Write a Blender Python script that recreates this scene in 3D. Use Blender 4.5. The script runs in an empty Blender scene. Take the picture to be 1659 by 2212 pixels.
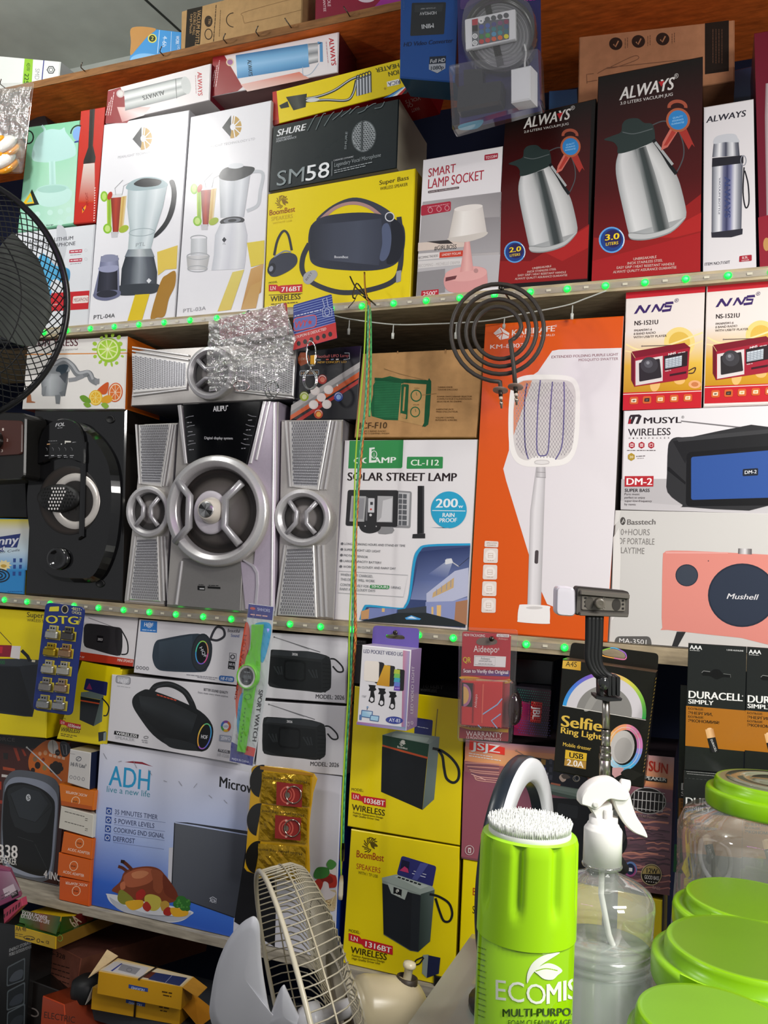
import bpy, math, random
from mathutils import Vector as V, Matrix
from mathutils.geometry import tessellate_polygon
random.seed(7)
sc = bpy.context.scene
col = sc.collection
# ---------------------------------------------------------------- camera
FPX, CX, CY, WPX = 1800.0, 829.5, 1106.0, 1659
YAW, PIT, ROL = math.radians(21.525), math.radians(4.805), math.radians(3.028)
CAM = V((0, -1.4, 1.55))
_f = V((-math.sin(YAW)*math.cos(PIT), math.cos(YAW)*math.cos(PIT), math.sin(PIT)))
_r0 = V((math.cos(YAW), math.sin(YAW), 0)); _u0 = _r0.cross(_f)
_r = _r0*math.cos(ROL) + _u0*math.sin(ROL); _u = -_r0*math.sin(ROL) + _u0*math.cos(ROL)
cd = bpy.data.cameras.new('camera'); cam = bpy.data.objects.new('camera', cd); col.objects.link(cam)
cam.matrix_world = Matrix(((_r.x, _u.x, -_f.x, CAM.x), (_r.y, _u.y, -_f.y, CAM.y), (_r.z, _u.z, -_f.z, CAM.z), (0, 0, 0, 1)))
cd.sensor_fit = 'HORIZONTAL'; cd.sensor_width = 36; cd.lens = 36*FPX/WPX; cd.clip_start = .02
sc.camera = cam
# ---------------------------------------------------------------- light and exposure
vs = sc.view_settings; vs.view_transform = 'Standard'; vs.look = 'None'; vs.exposure = 0.0; vs.gamma = 1; vs.use_curve_mapping = False
wd = bpy.data.worlds.new('world'); sc.world = wd; wd.use_nodes = True
wd.node_tree.nodes['Background'].inputs[0].default_value = (.97, .98, 1, 1)
wd.node_tree.nodes['Background'].inputs[1].default_value = .27
def lamp(name, loc, aim, sx, sy, power, c=(1, 1, 1)):
    l = bpy.data.lights.new(name, 'AREA'); l.shape = 'RECTANGLE'; l.size = sx; l.size_y = sy; l.energy = power; l.color = c
    o = bpy.data.objects.new(name, l); col.objects.link(o); o.location = loc
    o.rotation_euler = (V(aim)-V(loc)).to_track_quat('-Z', 'Y').to_euler(); return o
def bulb(name, loc, power, c, r=.06):
    l = bpy.data.lights.new(name, 'POINT'); l.energy = power; l.color = c; l.shadow_soft_size = r
    o = bpy.data.objects.new(name, l); col.objects.link(o); o.location = loc
bulb('bare_bulb', (-1.6, -1.25, 2.3), 18.5, (1, .98, .95))
bulb('ceiling_fill', (-1.5, -.6, 2.80), 13, (1, .98, .95))  # added unseen fill that brightens the ceiling above the topmost board
lamp('shop_lamp', (.7, -.95, 2.46), (.5, -.7, 0), .6, .25, 22, (1, .97, .93))
lamp('counter_fill', (.75, -1.2, 2.0), (.0, -.2, 1.15), .3, .3, 13, (1, .97, .92))  # added unseen fill from the right for the lids, ring light and lower boxes
lamp('purple_strip_lamp', (-.55, -1.3, 2.25), (-.4, 0, 1.85), .5, .02, .45, (.85, .15, 1))
# ---------------------------------------------------------------- materials (all procedural)
def lin(h):
    if not isinstance(h, str): return h
    f = lambda c: c/12.92 if c <= .04045 else ((c+.055)/1.055)**2.4
    return tuple(f(int(h[i:i+2], 16)/255) for i in (0, 2, 4))
MATS = {}
def mat(name, rough=.4, metal=0., spec=.5, bump=0., bscale=30., vary=0., vscale=60., coat=0., kind='p', alpha=.1, emit=0., stretch=None, base=.06):
    m = bpy.data.materials.new(name); m.use_nodes = True; nt = m.node_tree; N = nt.nodes; L = nt.links
    p = N['Principled BSDF']; out = N['Material Output']
    a = N.new('ShaderNodeAttribute'); a.attribute_name = 'Col'; a.attribute_type = 'GEOMETRY'
    c = a.outputs['Color']; tc = N.new('ShaderNodeTexCoord')
    if vary:
        n = N.new('ShaderNodeTexNoise'); n.inputs['Scale'].default_value = vscale; n.inputs['Detail'].default_value = 5
        L.new(tc.outputs['Object'], n.inputs['Vector'])
        if stretch:
            mp = N.new('ShaderNodeMapping'); mp.inputs['Scale'].default_value = stretch
            L.new(tc.outputs['Object'], mp.inputs['Vector']); L.new(mp.outputs[0], n.inputs['Vector'])
        mr = N.new('ShaderNodeMapRange'); mr.inputs[1].default_value = .3; mr.inputs[2].default_value = .7
        mr.inputs[3].default_value = 1-vary; mr.inputs[4].default_value = 1+vary*.4
        L.new(n.outputs['Fac'], mr.inputs[0])
        mx = N.new('ShaderNodeMix'); mx.data_type = 'RGBA'; mx.blend_type = 'MULTIPLY'; mx.inputs[0].default_value = 1
        L.new(c, mx.inputs[6]); L.new(mr.outputs[0], mx.inputs[7]); c = mx.outputs[2]
    L.new(c, p.inputs['Base Color'])
    p.inputs['Roughness'].default_value = rough; p.inputs['Metallic'].default_value = metal
    p.inputs['Specular IOR Level'].default_value = spec; p.inputs['Coat Weight'].default_value = coat; p.inputs['Coat Roughness'].default_value = .08
    nrm = None
    if bump:
        n = N.new('ShaderNodeTexNoise'); n.inputs['Scale'].default_value = bscale; n.inputs['Detail'].default_value = 3
        L.new(tc.outputs['Object'], n.inputs['Vector'])
        b = N.new('ShaderNodeBump'); b.inputs['Strength'].default_value = bump; b.inputs['Distance'].default_value = .01
        L.new(n.outputs['Fac'], b.inputs['Height']); L.new(b.outputs[0], p.inputs['Normal']); nrm = b.outputs[0]
    if emit:
        L.new(a.outputs['Color'], p.inputs['Emission Color']); p.inputs['Emission Strength'].default_value = emit
    if kind == 'film':
        t = N.new('ShaderNodeBsdfTransparent'); g = N.new('ShaderNodeBsdfGlossy'); g.inputs['Roughness'].default_value = rough
        d = N.new('ShaderNodeBsdfDiffuse'); L.new(a.outputs['Color'], d.inputs[0])
        lw = N.new('ShaderNodeLayerWeight'); lw.inputs[0].default_value = .25
        if nrm: L.new(nrm, g.inputs['Normal']); L.new(nrm, lw.inputs['Normal'])
        m1 = N.new('ShaderNodeMixShader'); m1.inputs[0].default_value = alpha
        L.new(t.outputs[0], m1.inputs[1]); L.new(d.outputs[0], m1.inputs[2])
        mm = N.new('ShaderNodeMath'); mm.operation = 'MULTIPLY_ADD'; mm.inputs[1].default_value = .75; mm.inputs[2].default_value = base
        L.new(lw.outputs['Facing'], mm.inputs[0])
        m2 = N.new('ShaderNodeMixShader'); L.new(mm.outputs[0], m2.inputs[0]); L.new(m1.outputs[0], m2.inputs[1]); L.new(g.outputs[0], m2.inputs[2])
        L.new(m2.outputs[0], out.inputs[0])
    MATS[name] = m
mat('card', .25, spec=.5, bump=.045, bscale=11)
mat('kraft', .8, spec=.2, vary=.12, vscale=55, bump=.05, bscale=60)
mat('plastic', .28, spec=.5)
mat('gloss', .09, spec=.6, coat=.4)
mat('satin', .5, spec=.4)
mat('matte', .85, spec=.15)
mat('metal', .28, 1, vary=.08, vscale=200)
mat('silver', .3, .35, spec=.6, vary=.04, vscale=300)
mat('chrome', .07, 1)
mat('wood', .7, spec=.25, vary=.35, vscale=18, bump=.15, bscale=40, stretch=(1.2, 6, 9))
mat('wall', .8, spec=.2, vary=.16, vscale=7, bump=.08, bscale=14)
mat('foil', .13, 1, bump=1.0, bscale=95)
mat('goldfoil', .22, .55, bump=.7, bscale=38)
mat('film', .06, kind='film', alpha=.05)
mat('tape', .45, kind='film', alpha=.12)
mat('wrap', .12, kind='film', alpha=.26, bump=1.0, bscale=85, base=.3)
mat('jar', .05, kind='film', alpha=.17, bump=.1, bscale=12)
mat('liquid', .12, kind='film', alpha=.48, bump=.06, bscale=10)
mat('led', .3, emit=2.2)
mat('ledlow', .3, emit=.7)
# ---------------------------------------------------------------- pixel -> place (the fitted camera turned round)
def ray(px, py):
    return (_f + _r*((px-CX)/FPX) - _u*((py-CY)/FPX))
def at(px, py, y):
    d = ray(px, py); return CAM + d*((y-CAM.y)/d.y)
def zq(px, py, z):
    d = ray(px, py); return CAM + d*((z-CAM.z)/d.z)
def atd(px, py, dist):
    return CAM + ray(px, py)*dist
class Plane:
    curved = False
    def __init__(s, y=0, three=None):
        if three: a, b, c = three
        else: a, b, c = V((0, y, 0)), V((0, y, -1)), V((1, y, 0))
        s.o = a; s.n = (b-a).cross(c-a).normalized()
        if s.n.dot(CAM-a) < 0: s.n = -s.n
    def p(s, px, py, l=0):
        d = ray(px, py); return CAM + d*((s.o-CAM).dot(s.n)/d.dot(s.n)) + s.n*l
class Cyl:
    curved = True
    def __init__(s, o, axis, r): s.o = o; s.a = axis.normalized(); s.r = r
    def p(s, px, py, l=0):
        d = ray(px, py); q = CAM-s.o; d2 = d-s.a*d.dot(s.a); q2 = q-s.a*q.dot(s.a)
        A = d2.dot(d2); B = d2.dot(q2); C = q2.dot(q2)-s.r**2; D = max(B*B-A*C, 0)
        s.hit = B*B-A*C > (A*s.r**2)*.04
        h = CAM + d*((-B-math.sqrt(D))/A); n = (h-s.o); n = (n-s.a*n.dot(s.a)).normalized()
        return h + n*l
K = 600/1659
CROPS = {'': (0, 0, 1), 'A': (0, 0, K), 'B': (560, 0, K), 'C': (1059, 0, K), 'D': (0, 400, K), 'E': (560, 400, K), 'F': (1059, 400, K),
         'G': (0, 850, K), 'H': (560, 850, K), 'I': (1059, 850, K), 'J': (0, 1280, K), 'K': (560, 1280, K), 'L': (1059, 1280, K),
         'M': (0, 1712, K), 'N': (460, 1712, K), 'O': (1059, 1712, K), 'W': (430, 630, 370/1659), 'X': (0, 860, 240/1130),
         'Y': (0, 1570, 300/1659), 'Z': (0, 1880, 480/1659), 'R': (990, 1580, 490/1659), 'U': (1420, 1370, 239/839),
         'Q': (440, 1860, 620/1659), 'S': (960, 0, 300/1659)}
# ---------------------------------------------------------------- letters
GL = {}
def glyphs():
    chars = [chr(i) for i in range(33, 127)] + list('БОЛЬШЕНРГИЭКМЯ®°™•')
    made = []
    for b in (0,):
        for ch in chars:
            for kind, body in (('g', ch), ('w', ch+'I')):
                if kind == 'w' and b: continue
                c = bpy.data.curves.new('g', 'FONT'); c.body = body; c.resolution_u = 3
                o = bpy.data.objects.new('g', c); col.objects.link(o); made.append((kind, ch, b, o))
    dg = bpy.context.evaluated_depsgraph_get(); dg.update()
    for kind, ch, b, o in made:
        e = o.evaluated_get(dg); m = e.to_mesh(); m.calc_loop_triangles()
        if kind == 'g': GL[ch, b] = ([(v.co.x, v.co.y) for v in m.vertices], [tuple(t.vertices) for t in m.loop_triangles])
        else: GL['w', ch] = max((v.co.x for v in m.vertices), default=0)
        e.to_mesh_clear()
    wi = GL['w', 'I']; base = max(x for x, y in GL['I', 0][0])
    for ch in chars: GL['a', ch] = GL['w', ch] - base
    GL['a', ' '] = .27
    for k_, ch, b, o in made:
        c = o.data; bpy.data.objects.remove(o); bpy.data.curves.remove(c)
glyphs()
CAPH = max(y for x, y in GL['H', 0][0])
# ---------------------------------------------------------------- mesh builder
def crom(pts, closed=True, n=5):
    out = []; m = len(pts)
    for i in range(m if closed else m-1):
        if closed: a, b, c, d = pts[i-1], pts[i], pts[(i+1) % m], pts[(i+2) % m]
        else: a, b, c, d = pts[max(i-1, 0)], pts[i], pts[i+1], pts[min(i+2, m-1)]
        for j in range(n):
            t = j/n
            out.append(tuple(.5*(2*q+(r-p)*t+(2*p-5*q+4*r-s_)*t*t+(3*q-p-3*r+s_)*t**3) for p, q, r, s_ in zip(a, b, c, d)))
    if not closed: out.append(tuple(pts[-1]))
    return out
def pairs(a): return [(a[i], a[i+1]) for i in range(0, len(a), 2)]
class MB:
    def __init__(s, S=None, crop='', fin='card'):
        s.v = []; s.F = []; s.c = []; s.m = []; s.sm = []; s.S = S; s.o = CROPS[crop]; s.L = .0004; s.T = (1, 0, 0, 0, 1, 0); s.fin = fin; s.q = None; s.gain = 1
    def org(s, c): s.o = CROPS[c]; return s
    def tf(s, sx=1, sy=1, tx=0, ty=0): s.T = (sx, 0, tx, 0, sy, ty); return s
    def aff(s, *t): s.T = t; return s
    def px(s, x, y): a, b, c, d, e, f = s.T; ox, oy, k = s.o; return ox+k*(a*x+b*y+c), oy+k*(d*x+e*y+f)
    def w(s, x, y, l=0): return s.S.p(*s.px(x, y), l)
    def add(s, vs, faces, c, fin=None, smooth=False):
        n = len(s.v); s.v += [tuple(p) for p in vs]
        c = [lin(k) for k in c] if isinstance(c, list) else [lin(c)]*len(vs)
        s.c += [tuple(min(.9, x*s.gain) for x in k) for k in c] if s.gain != 1 else c
        for f in faces: s.F.append(tuple(i+n for i in f)); s.m.append(fin or s.fin); s.sm.append(smooth)
    # ---- flat print on the surface (coordinates in the crop's own pixels)
    def _put(s, p2, tris, c, l, fin=None):
        if s.S.curved:
            cs = c if isinstance(c, list) else None
            P = [s.px(*p) for p in p2]; q = list(tris)
            while q:
                t = q.pop(); e = [(math.dist(P[t[i]], P[t[(i+1) % 3]]), i) for i in range(3)]; m, i = max(e)
                if m > 6:
                    a, b, d = t[i], t[(i+1) % 3], t[(i+2) % 3]; P.append(((P[a][0]+P[b][0])/2, (P[a][1]+P[b][1])/2)); k = len(P)-1
                    q += [(a, k, d), (k, b, d)]
                else:
                    ok = True; w = []
                    for j in t: w.append(s.S.p(*P[j], l)); ok = ok and s.S.hit
                    if ok: s.add(w, [(0, 1, 2)], c, fin)
            return
        s.add([s.w(x, y, l) for x, y in p2], tris, c, fin)
    def lay(s): s.L += .000011; return s.L
    def P(s, p2, c, fin=None):
        p2 = [p for i, p in enumerate(p2) if math.dist(p, p2[i-1]) > 1e-4]
        if len(p2) < 3: return
        tr = tessellate_polygon([[V((x, y, 0)) for x, y in p2]])
        s._put(p2, [tuple(t) for t in tr], c, s.lay(), fin)
    def f(s, c, *a, fin=None): s.P(pairs(a), c, fin)
    def s_(s, c, *a, n=5, fin=None): s.P(crom(pairs(a), True, n), c, fin)
    def g(s, cs, *a): # a quad or triangle with one colour per corner
        p = pairs(a); s._put(p, [(0, 1, 2), (0, 2, 3)] if len(p) == 4 else [(0, 1, 2)], list(cs), s.lay())
    def strip(s, cs, A, B, smooth=False, n=4): # printed shading across from line A to line B
        A, B = pairs(A), pairs(B)
        if smooth: A, B = crom(A, False, n), crom(B, False, n)
        m = len(cs); pts = []; cc = []; tr = []
        for (ax, ay), (bx, by) in zip(A, B):
            for j in range(m): t = j/(m-1); pts.append((ax+(bx-ax)*t, ay+(by-ay)*t)); cc.append(cs[j])
        for i in range(len(A)-1):
            for j in range(m-1): a = i*m+j; tr += [(a, a+1, a+m+1), (a, a+m+1, a+m)]
        s._put(pts, tr, cc, s.lay())
    def ep(s, x, y, rx, ry=None, rot=0, a0=0, a1=360, n=None):
        ry = rx if ry is None else ry; n = n or max(10, min(40, int(rx*.25+10))); r = math.radians(rot); o = []
        full = abs(a1-a0) >= 360
        for i in range(n if full else n+1):
            a = math.radians(a0+(a1-a0)*i/n); u, v = rx*math.cos(a), ry*math.sin(a)
            o.append((x+u*math.cos(r)-v*math.sin(r), y+u*math.sin(r)+v*math.cos(r)))
        return o
    def e(s, c, x, y, rx, ry=None, rot=0, a0=0, a1=360, fin=None, n=None): s.P(s.ep(x, y, rx, ry, rot, a0, a1, n), c, fin)
    def r(s, c, x, y, rx, ry, w, rot=0, a0=0, a1=360):
        s.stroke(s.ep(x, y, rx, ry, rot, a0, a1), w, c, abs(a1-a0) >= 360)
    def stroke(s, p, w, c, closed=False):
        if closed: p = p+[p[0]]
        pts = []; m = len(p)
        for i in range(m):
            a = p[max(i-1, 0)]; b = p[min(i+1, m-1)]
            if closed and i in (0, m-1): a, b = p[m-2], p[1]
            dx, dy = b[0]-a[0], b[1]-a[1]; d = math.hypot(dx, dy) or 1; nx, ny = -dy/d*w/2, dx/d*w/2
            pts += [(p[i][0]+nx, p[i][1]+ny), (p[i][0]-nx, p[i][1]-ny)]
        tr = []
        for i in range(m-1): a = 2*i; tr += [(a, a+1, a+3), (a, a+3, a+2)]
        s._put(pts, tr, c, s.lay())
    def l(s, c, w, *a, sm=False):
        p = pairs(a); s.stroke(crom(p, False, 6) if sm else p, w, c)
    def rr(s, c, x0, y0, x1, y1, x2, y2, x3, y3, r=10, fin=None): # rounded quad TL TR BR BL
        q = [(x0, y0), (x1, y1), (x2, y2), (x3, y3)]; s.P(rquad(q, r), c, fin)
    def up(s, x, y):
        if not s.q: return (0, -1)
        (ax, ay), (bx, by), (cx, cy), (dx, dy) = s.q; X, Y = s.px(x, y)
        t = min(1, max(0, (X-ax)/((bx-ax) or 1))); ux = (ax-dx)*(1-t)+(bx-cx)*t; uy = (ay-dy)*(1-t)+(by-cy)*t; d = math.hypot(ux, uy); return ux/d, uy/d
    def t(s, txt, x0, y0, x1, y1, h, c, b=0, sl=0):
        x = 0; items = []; lo, hi = 1e9, -1e9
        for ch in txt:
            if ch != ' ' and (ch, 0) in GL:
                vs_, tr = GL[ch, 0]; items.append((x, vs_, tr))
                if vs_: lo = min(lo, x+min(p[0] for p in vs_)); hi = max(hi, x+max(p[0] for p in vs_))
            x += GL.get(('a', ch), .3)
        W = hi-lo; ux, uy = (x1-x0)/W, (y1-y0)/W
        d = math.hypot(x1-x0, y1-y0); dx, dy = (x1-x0)/d, (y1-y0)/d
        vx, vy = s.up(x0, y0)
        if dx < .85: vx, vy = dy, -dx
        k = h/CAPH
        for sh in ((0,), (-.012, .012), (-.027, -.009, .009, .027))[b]: # heavier weights: the word printed over itself a hair to each side
          l = s.lay(); pts = []; tris = []
          for x, vs_, tr in items:
            n = len(pts)
            for a, bb in vs_: a2 = a+x-lo+sh+sl*bb*k/ (math.hypot(ux, uy) or 1); pts.append((x0+ux*a2+vx*k*bb, y0+uy*a2+vy*k*bb))
            tris += [tuple(i+n for i in t3) for t3 in tr]
          s._put(pts, tris, c, l)
    def gk(s, c, x0, y0, x1, y1, h): # tiny illegible print: a row of short dashes
        d = math.hypot(x1-x0, y1-y0); x = 0; rnd = random.Random(int(x0*7+y0))
        while x < d-h*.5:
            w = min(h*rnd.uniform(1, 3.5), d-x); t0, t1 = x/d, (x+w)/d
            a = (x0+(x1-x0)*t0, y0+(y1-y0)*t0); b = (x0+(x1-x0)*t1, y0+(y1-y0)*t1)
            s.stroke([a, b], h*.62, c); s.L -= .000011; x += w+h*.5
        s.L += .000011
    # ---- raised relief on the surface
    def slab(s, pts, l0, l1, c, ch=2, chl=.001, fin=None, top=None): # outline in crop px raised from lift l0 to l1, with a chamfer
        A = sum(pts[i-1][0]*pts[i][1]-pts[i][0]*pts[i-1][1] for i in range(len(pts)))
        if A < 0: pts = pts[::-1]
        ins = inset(pts, ch); n = len(pts)
        w0 = [s.w(x, y, l0) for x, y in pts]; w1 = [s.w(x, y, l1-chl) for x, y in pts]; w2 = [s.w(x, y, l1) for x, y in ins]
        q = [(i, (i+1) % n, n+(i+1) % n, n+i) for i in range(n)]
        s.add(w0+w1, q, c, fin); s.add(w1+w2, q, c, fin)
        s.add(w2, [tuple(t) for t in tessellate_polygon([[V((x, y, 0)) for x, y in ins]])], top or c, fin)
        s.L = max(s.L, l1+.0002)
    def lath(s, x, y, rx, ry, prof, fin=None, n=40, rot=0, smooth=True, sharp=False): # rings standing on the surface: (radius share, lift, colour)
        if sharp:
            for i in range(len(prof)-1): s.lath(x, y, rx, ry, prof[i:i+2], fin, n, rot)
            return
        vs_ = []; cc = []
        for f_, l, c in prof:
            for p in s.ep(x, y, rx*f_, ry*f_, rot, n=n): vs_.append(s.w(*p, l)); cc.append(c)
        s.add(vs_, [(i*n+j, i*n+(j+1) % n, (i+1)*n+(j+1) % n, (i+1)*n+j) for i in range(len(prof)-1) for j in range(n)], cc, fin, smooth)
    # ---- free solids in world metres
    def tube(s, p, r, c, n=8, closed=False, fin=None, cap=True):
        p = [V(q) for q in p]; m = len(p); vs_ = []; ref = None
        R = r if isinstance(r, (list, tuple)) else [r]*m
        for i in range(m):
            a = p[i-1] if (i or closed) else p[i]; b = p[(i+1) % m] if (i < m-1 or closed) else p[i]
            t = (b-a).normalized()
            if ref is None: ref = t.orthogonal().normalized()
            ref = (ref-t*ref.dot(t)); ref = ref.normalized() if ref.length > 1e-6 else t.orthogonal().normalized()
            bi = t.cross(ref)
            for j in range(n): a_ = 2*math.pi*j/n; vs_.append(p[i]+ref*(R[i]*math.cos(a_))+bi*(R[i]*math.sin(a_)))
        k = m if closed else m-1
        fs = [(i*n+j, i*n+(j+1) % n, ((i+1) % m)*n+(j+1) % n, ((i+1) % m)*n+j) for i in range(k) for j in range(n)]
        if cap and not closed: fs += [tuple(range(n))[::-1], tuple((m-1)*n+j for j in range(n))]
        s.add(vs_, fs, c, fin, True)
    def lathe(s, o, ax, prof, c=None, n=36, fin=None, smooth=True, sx=None, arc=None): # profile (radius, height[, colour]) about an axis
        o, ax = V(o), V(ax).normalized(); e1 = (sx or ax.orthogonal()); e1 = (e1-ax*e1.dot(ax)).normalized(); e2 = ax.cross(e1); vs_ = []; cc = []
        for q in prof:
            for j in range(n): a = 2*math.pi*j/n; vs_.append(o+ax*q[1]+e1*(q[0]*math.cos(a))+e2*(q[0]*math.sin(a))); cc.append(q[2] if len(q) > 2 else c)
        s.add(vs_, [(i*n+j, i*n+(j+1) % n, (i+1)*n+(j+1) % n, (i+1)*n+j) for i in range(len(prof)-1) for j in range(n)], cc, fin, smooth)
    def hexa(s, a, b, c, fin=None, ch=.0): # box from front corners a[4] and back corners b[4]; c one colour or six: front,right,back,left,top,bottom
        cs = c if isinstance(c, list) else [c]*6
        if ch:
            ce = sum(a, V())/4; a2 = [p+(ce-p).normalized()*ch*1.4 for p in a]; a3 = [p+(q-p).normalized()*ch for p, q in zip(a, b)]
            s.add(a2, [(0, 3, 2, 1)], cs[0], fin)
            for i in range(4): s.add([a2[i], a2[(i+1) % 4], a3[(i+1) % 4], a3[i]], [(0, 1, 2, 3)], cs[0], fin)
            a = a3
        else: s.add(a, [(0, 3, 2, 1)], cs[0], fin)
        for (i, j), k in (((1, 2), 1), ((3, 0), 3), ((0, 1), 4), ((2, 3), 5)): s.add([a[i], a[j], b[j], b[i]], [(0, 1, 2, 3)], cs[k], fin)
        s.add(b, [(0, 1, 2, 3)], cs[2], fin)
    def block(s, lo, hi, c, fin=None, ch=0):
        x0, y0, z0 = lo; x1, y1, z1 = hi
        s.hexa([V(p) for p in ((x0, y0, z1), (x1, y0, z1), (x1, y0, z0), (x0, y0, z0))], [V(p) for p in ((x0, y1, z1), (x1, y1, z1), (x1, y1, z0), (x0, y1, z0))], c, fin, ch)
    def build(s, name, parent=None, label=None, cat=None, group=None, kind=None):
        me = bpy.data.meshes.new(name)
        lo = [min(v[i] for v in s.v) for i in range(3)]; hi = [max(v[i] for v in s.v) for i in range(3)]
        o_ = V(((lo[0]+hi[0])/2, (lo[1]+hi[1])/2, lo[2]))
        me.from_pydata([tuple(V(v)-o_) for v in s.v], [], s.F)
        at_ = me.attributes.new('Col', 'FLOAT_COLOR', 'POINT')
        at_.data.foreach_set('color', [x for c in s.c for x in (c[0], c[1], c[2], 1)])
        names = list(dict.fromkeys(s.m))
        for k in names: me.materials.append(MATS[k])
        me.polygons.foreach_set('material_index', [names.index(k) for k in s.m])
        me.polygons.foreach_set('use_smooth', s.sm); me.update()
        ob = bpy.data.objects.new(name, me); col.objects.link(ob)
        if parent: ob.parent = parent; ob.location = o_ - wloc(parent)
        else: ob.location = o_
        return tag(ob, label, cat, group, kind)
def wloc(o):
    p = V(o.location)
    while o.parent: o = o.parent; p += V(o.location)
    return p
def tag(o, label=None, cat=None, group=None, kind=None):
    for k, v in (('label', label), ('category', cat), ('group', group), ('kind', kind)):
        if v: o[k] = v
    return o
def empty(name, loc, label=None, cat=None, group=None):
    o = bpy.data.objects.new(name, None); col.objects.link(o); o.location = loc; o.empty_display_size = .02
    return tag(o, label, cat, group)
def inset(pts, d):
    n = len(pts); out = []
    for i in range(n):
        a, b, c = pts[i-1], pts[i], pts[(i+1) % n]
        def nr(p, q):
            dx, dy = q[0]-p[0], q[1]-p[1]; k = math.hypot(dx, dy) or 1; return -dy/k, dx/k
        n1, n2 = nr(a, b), nr(b, c); m = (n1[0]+n2[0], n1[1]+n2[1]); k = max(.35, (m[0]**2+m[1]**2)/2)
        out.append((b[0]+m[0]*d/k, b[1]+m[1]*d/k))
    return out
def rquad(q, r, n=5):
    out = []; m = len(q)
    for i in range(m):
        a, b, c = q[i-1], q[i], q[(i+1) % m]
        da, dc = math.dist(a, b), math.dist(c, b); ra, rc = min(r, da*.49), min(r, dc*.49)
        p = (b[0]+(a[0]-b[0])/da*ra, b[1]+(a[1]-b[1])/da*ra); e = (b[0]+(c[0]-b[0])/dc*rc, b[1]+(c[1]-b[1])/dc*rc)
        for j in range(n+1): t = j/n; out.append(tuple((1-t)**2*u+2*t*(1-t)*v+t*t*w for u, v, w in zip(p, b, e)))
    return out
def corners(pl, q, rest=None):
    c = [pl.p(*p) for p in q]
    if rest is not None:
        for i, j in ((2, 1), (3, 0)): z = rest(c[i].x)+.0007; c[i] = c[j]+(c[i]-c[j])*((z-c[j].z)/(c[i].z-c[j].z))
    return c
class Box(MB):
    """A carton: front corners read off the photograph, set at its own distance y (one, or one for TL, TR, BL), with its own depth d."""
    def __init__(s, quad, y, d, c, crop='', side=None, top=None, bot=None, left=None, fin='card', rest=None, ch=.0015, back=None):
        q = pairs(quad); s.quad = q
        if isinstance(y, (int, float)): pl = Plane(y)
        else: pl = Plane(three=(at(*q[0], y[0]), at(*q[1], y[1]), at(*q[3], y[2])))
        MB.__init__(s, pl, crop, fin); s.q = q
        s.corn = [pl.p(*p) for p in q]
        if rest is not None:
            for i, j in ((2, 1), (3, 0)):
                a, b = s.corn[j], s.corn[i]
                z = (rest(b.x) if callable(rest) else rest)+.0007
                if abs(b.z-z) < .12: s.corn[i] = a+(b-a)*((z-a.z)/(b.z-a.z))
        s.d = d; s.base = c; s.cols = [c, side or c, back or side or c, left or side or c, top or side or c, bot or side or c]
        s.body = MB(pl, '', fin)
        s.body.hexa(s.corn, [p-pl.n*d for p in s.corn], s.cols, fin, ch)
        s.L = .0004; s.floor = s.corn[2:4] if rest is not None else None
    def w(s, x, y, l=0): # print never hangs below the carton's own bottom edge
        p = MB.w(s, x, y, l)
        if s.floor:
            a, b = s.floor[1], s.floor[0]; z = a.z+(b.z-a.z)*(p.x-a.x)/((b.x-a.x) or 1)+.0012
            if p.z < z: p.z = z
        return p
    def face(s, k): # print on another side: 'right','bottom','top','left' -> Plane
        i, j = {'right': (1, 2), 'bottom': (2, 3), 'top': (0, 1), 'left': (3, 0)}[k]
        return Plane(three=(s.corn[i], s.corn[j], s.corn[i]-s.S.n*s.d))
    def done(s, name, label, cat='box', group=None, parts=True, extra=None):
        if not s.v: parts = False
        if parts:
            # the printed front is a panel of its own lying on the carton's face
            r = s.body.build(name, None, label, cat, group)
            ce = sum(s.corn, V())/4; a = [p+(ce-p).normalized()*.0022+s.S.n*.0003 for p in s.corn]
            s.add(a, [(0, 3, 2, 1)], s.base, s.fin)
            s.build('front_panel', r)
        else:
            n = len(s.body.v)
            s.body.v += s.v; s.body.c += s.c; s.body.m += s.m; s.body.sm += s.sm; s.body.F += [tuple(i+n for i in f) for f in s.F]
            r = s.body.build(name, None, label, cat, group)
        if extra: extra.build(*extra.as_part, r)
        return r
# ---------------------------------------------------------------- the shelving and the room
def lerp(a, b, t): return a+(b-a)*t
Z1 = at(400, 104, 0).z
Z2 = lambda x: 2.0775+.005*x      # the second and third boards hang a little off level
Z3 = lambda x: 1.4700-.008*x
Z4 = lambda x: .8775+.006*(x+.6)
XL, XR, YB = -2.3, 1.0, .36
def shelf(name, z, th, c, label, under=None):
    b = MB(fin='wood'); zl, zr = (z(XL), z(XR)) if callable(z) else (z, z); y_ = YB-.012
    b.hexa([V((XL, 0, zl)), V((XR, 0, zr)), V((XR, 0, zr-th)), V((XL, 0, zl-th))], [V((XL, y_, zl)), V((XR, y_, zr)), V((XR, y_, zr-th)), V((XL, y_, zl-th))], [c, c, c, c, c, under or c], 'wood', .002)
    return b.build(name, None, label, 'shelf')
s1 = shelf('shelf_board', Z1, .017, '8a6038', 'bare brown board of the topmost shelf with an orange underside and bent nails', 'e8752e')
s2 = shelf('shelf_board', Z2, .0205, 'b9a98a', 'pale shelf board with green lights under the row of blender and jug boxes')
s3 = shelf('shelf_board', Z3, .026, 'a8987c', 'pale shelf board with green lights under the loudspeakers')
s4 = shelf('shelf_board', Z4, .016, 'a59d8d', 'scuffed white lowest shelf board under the microwave box')
b = MB(fin='wall'); b.block((XL, YB-.012, .2), (XR, YB, Z1), '1a2036', 'matte'); b.build('wall_rear', kind='structure')
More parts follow.
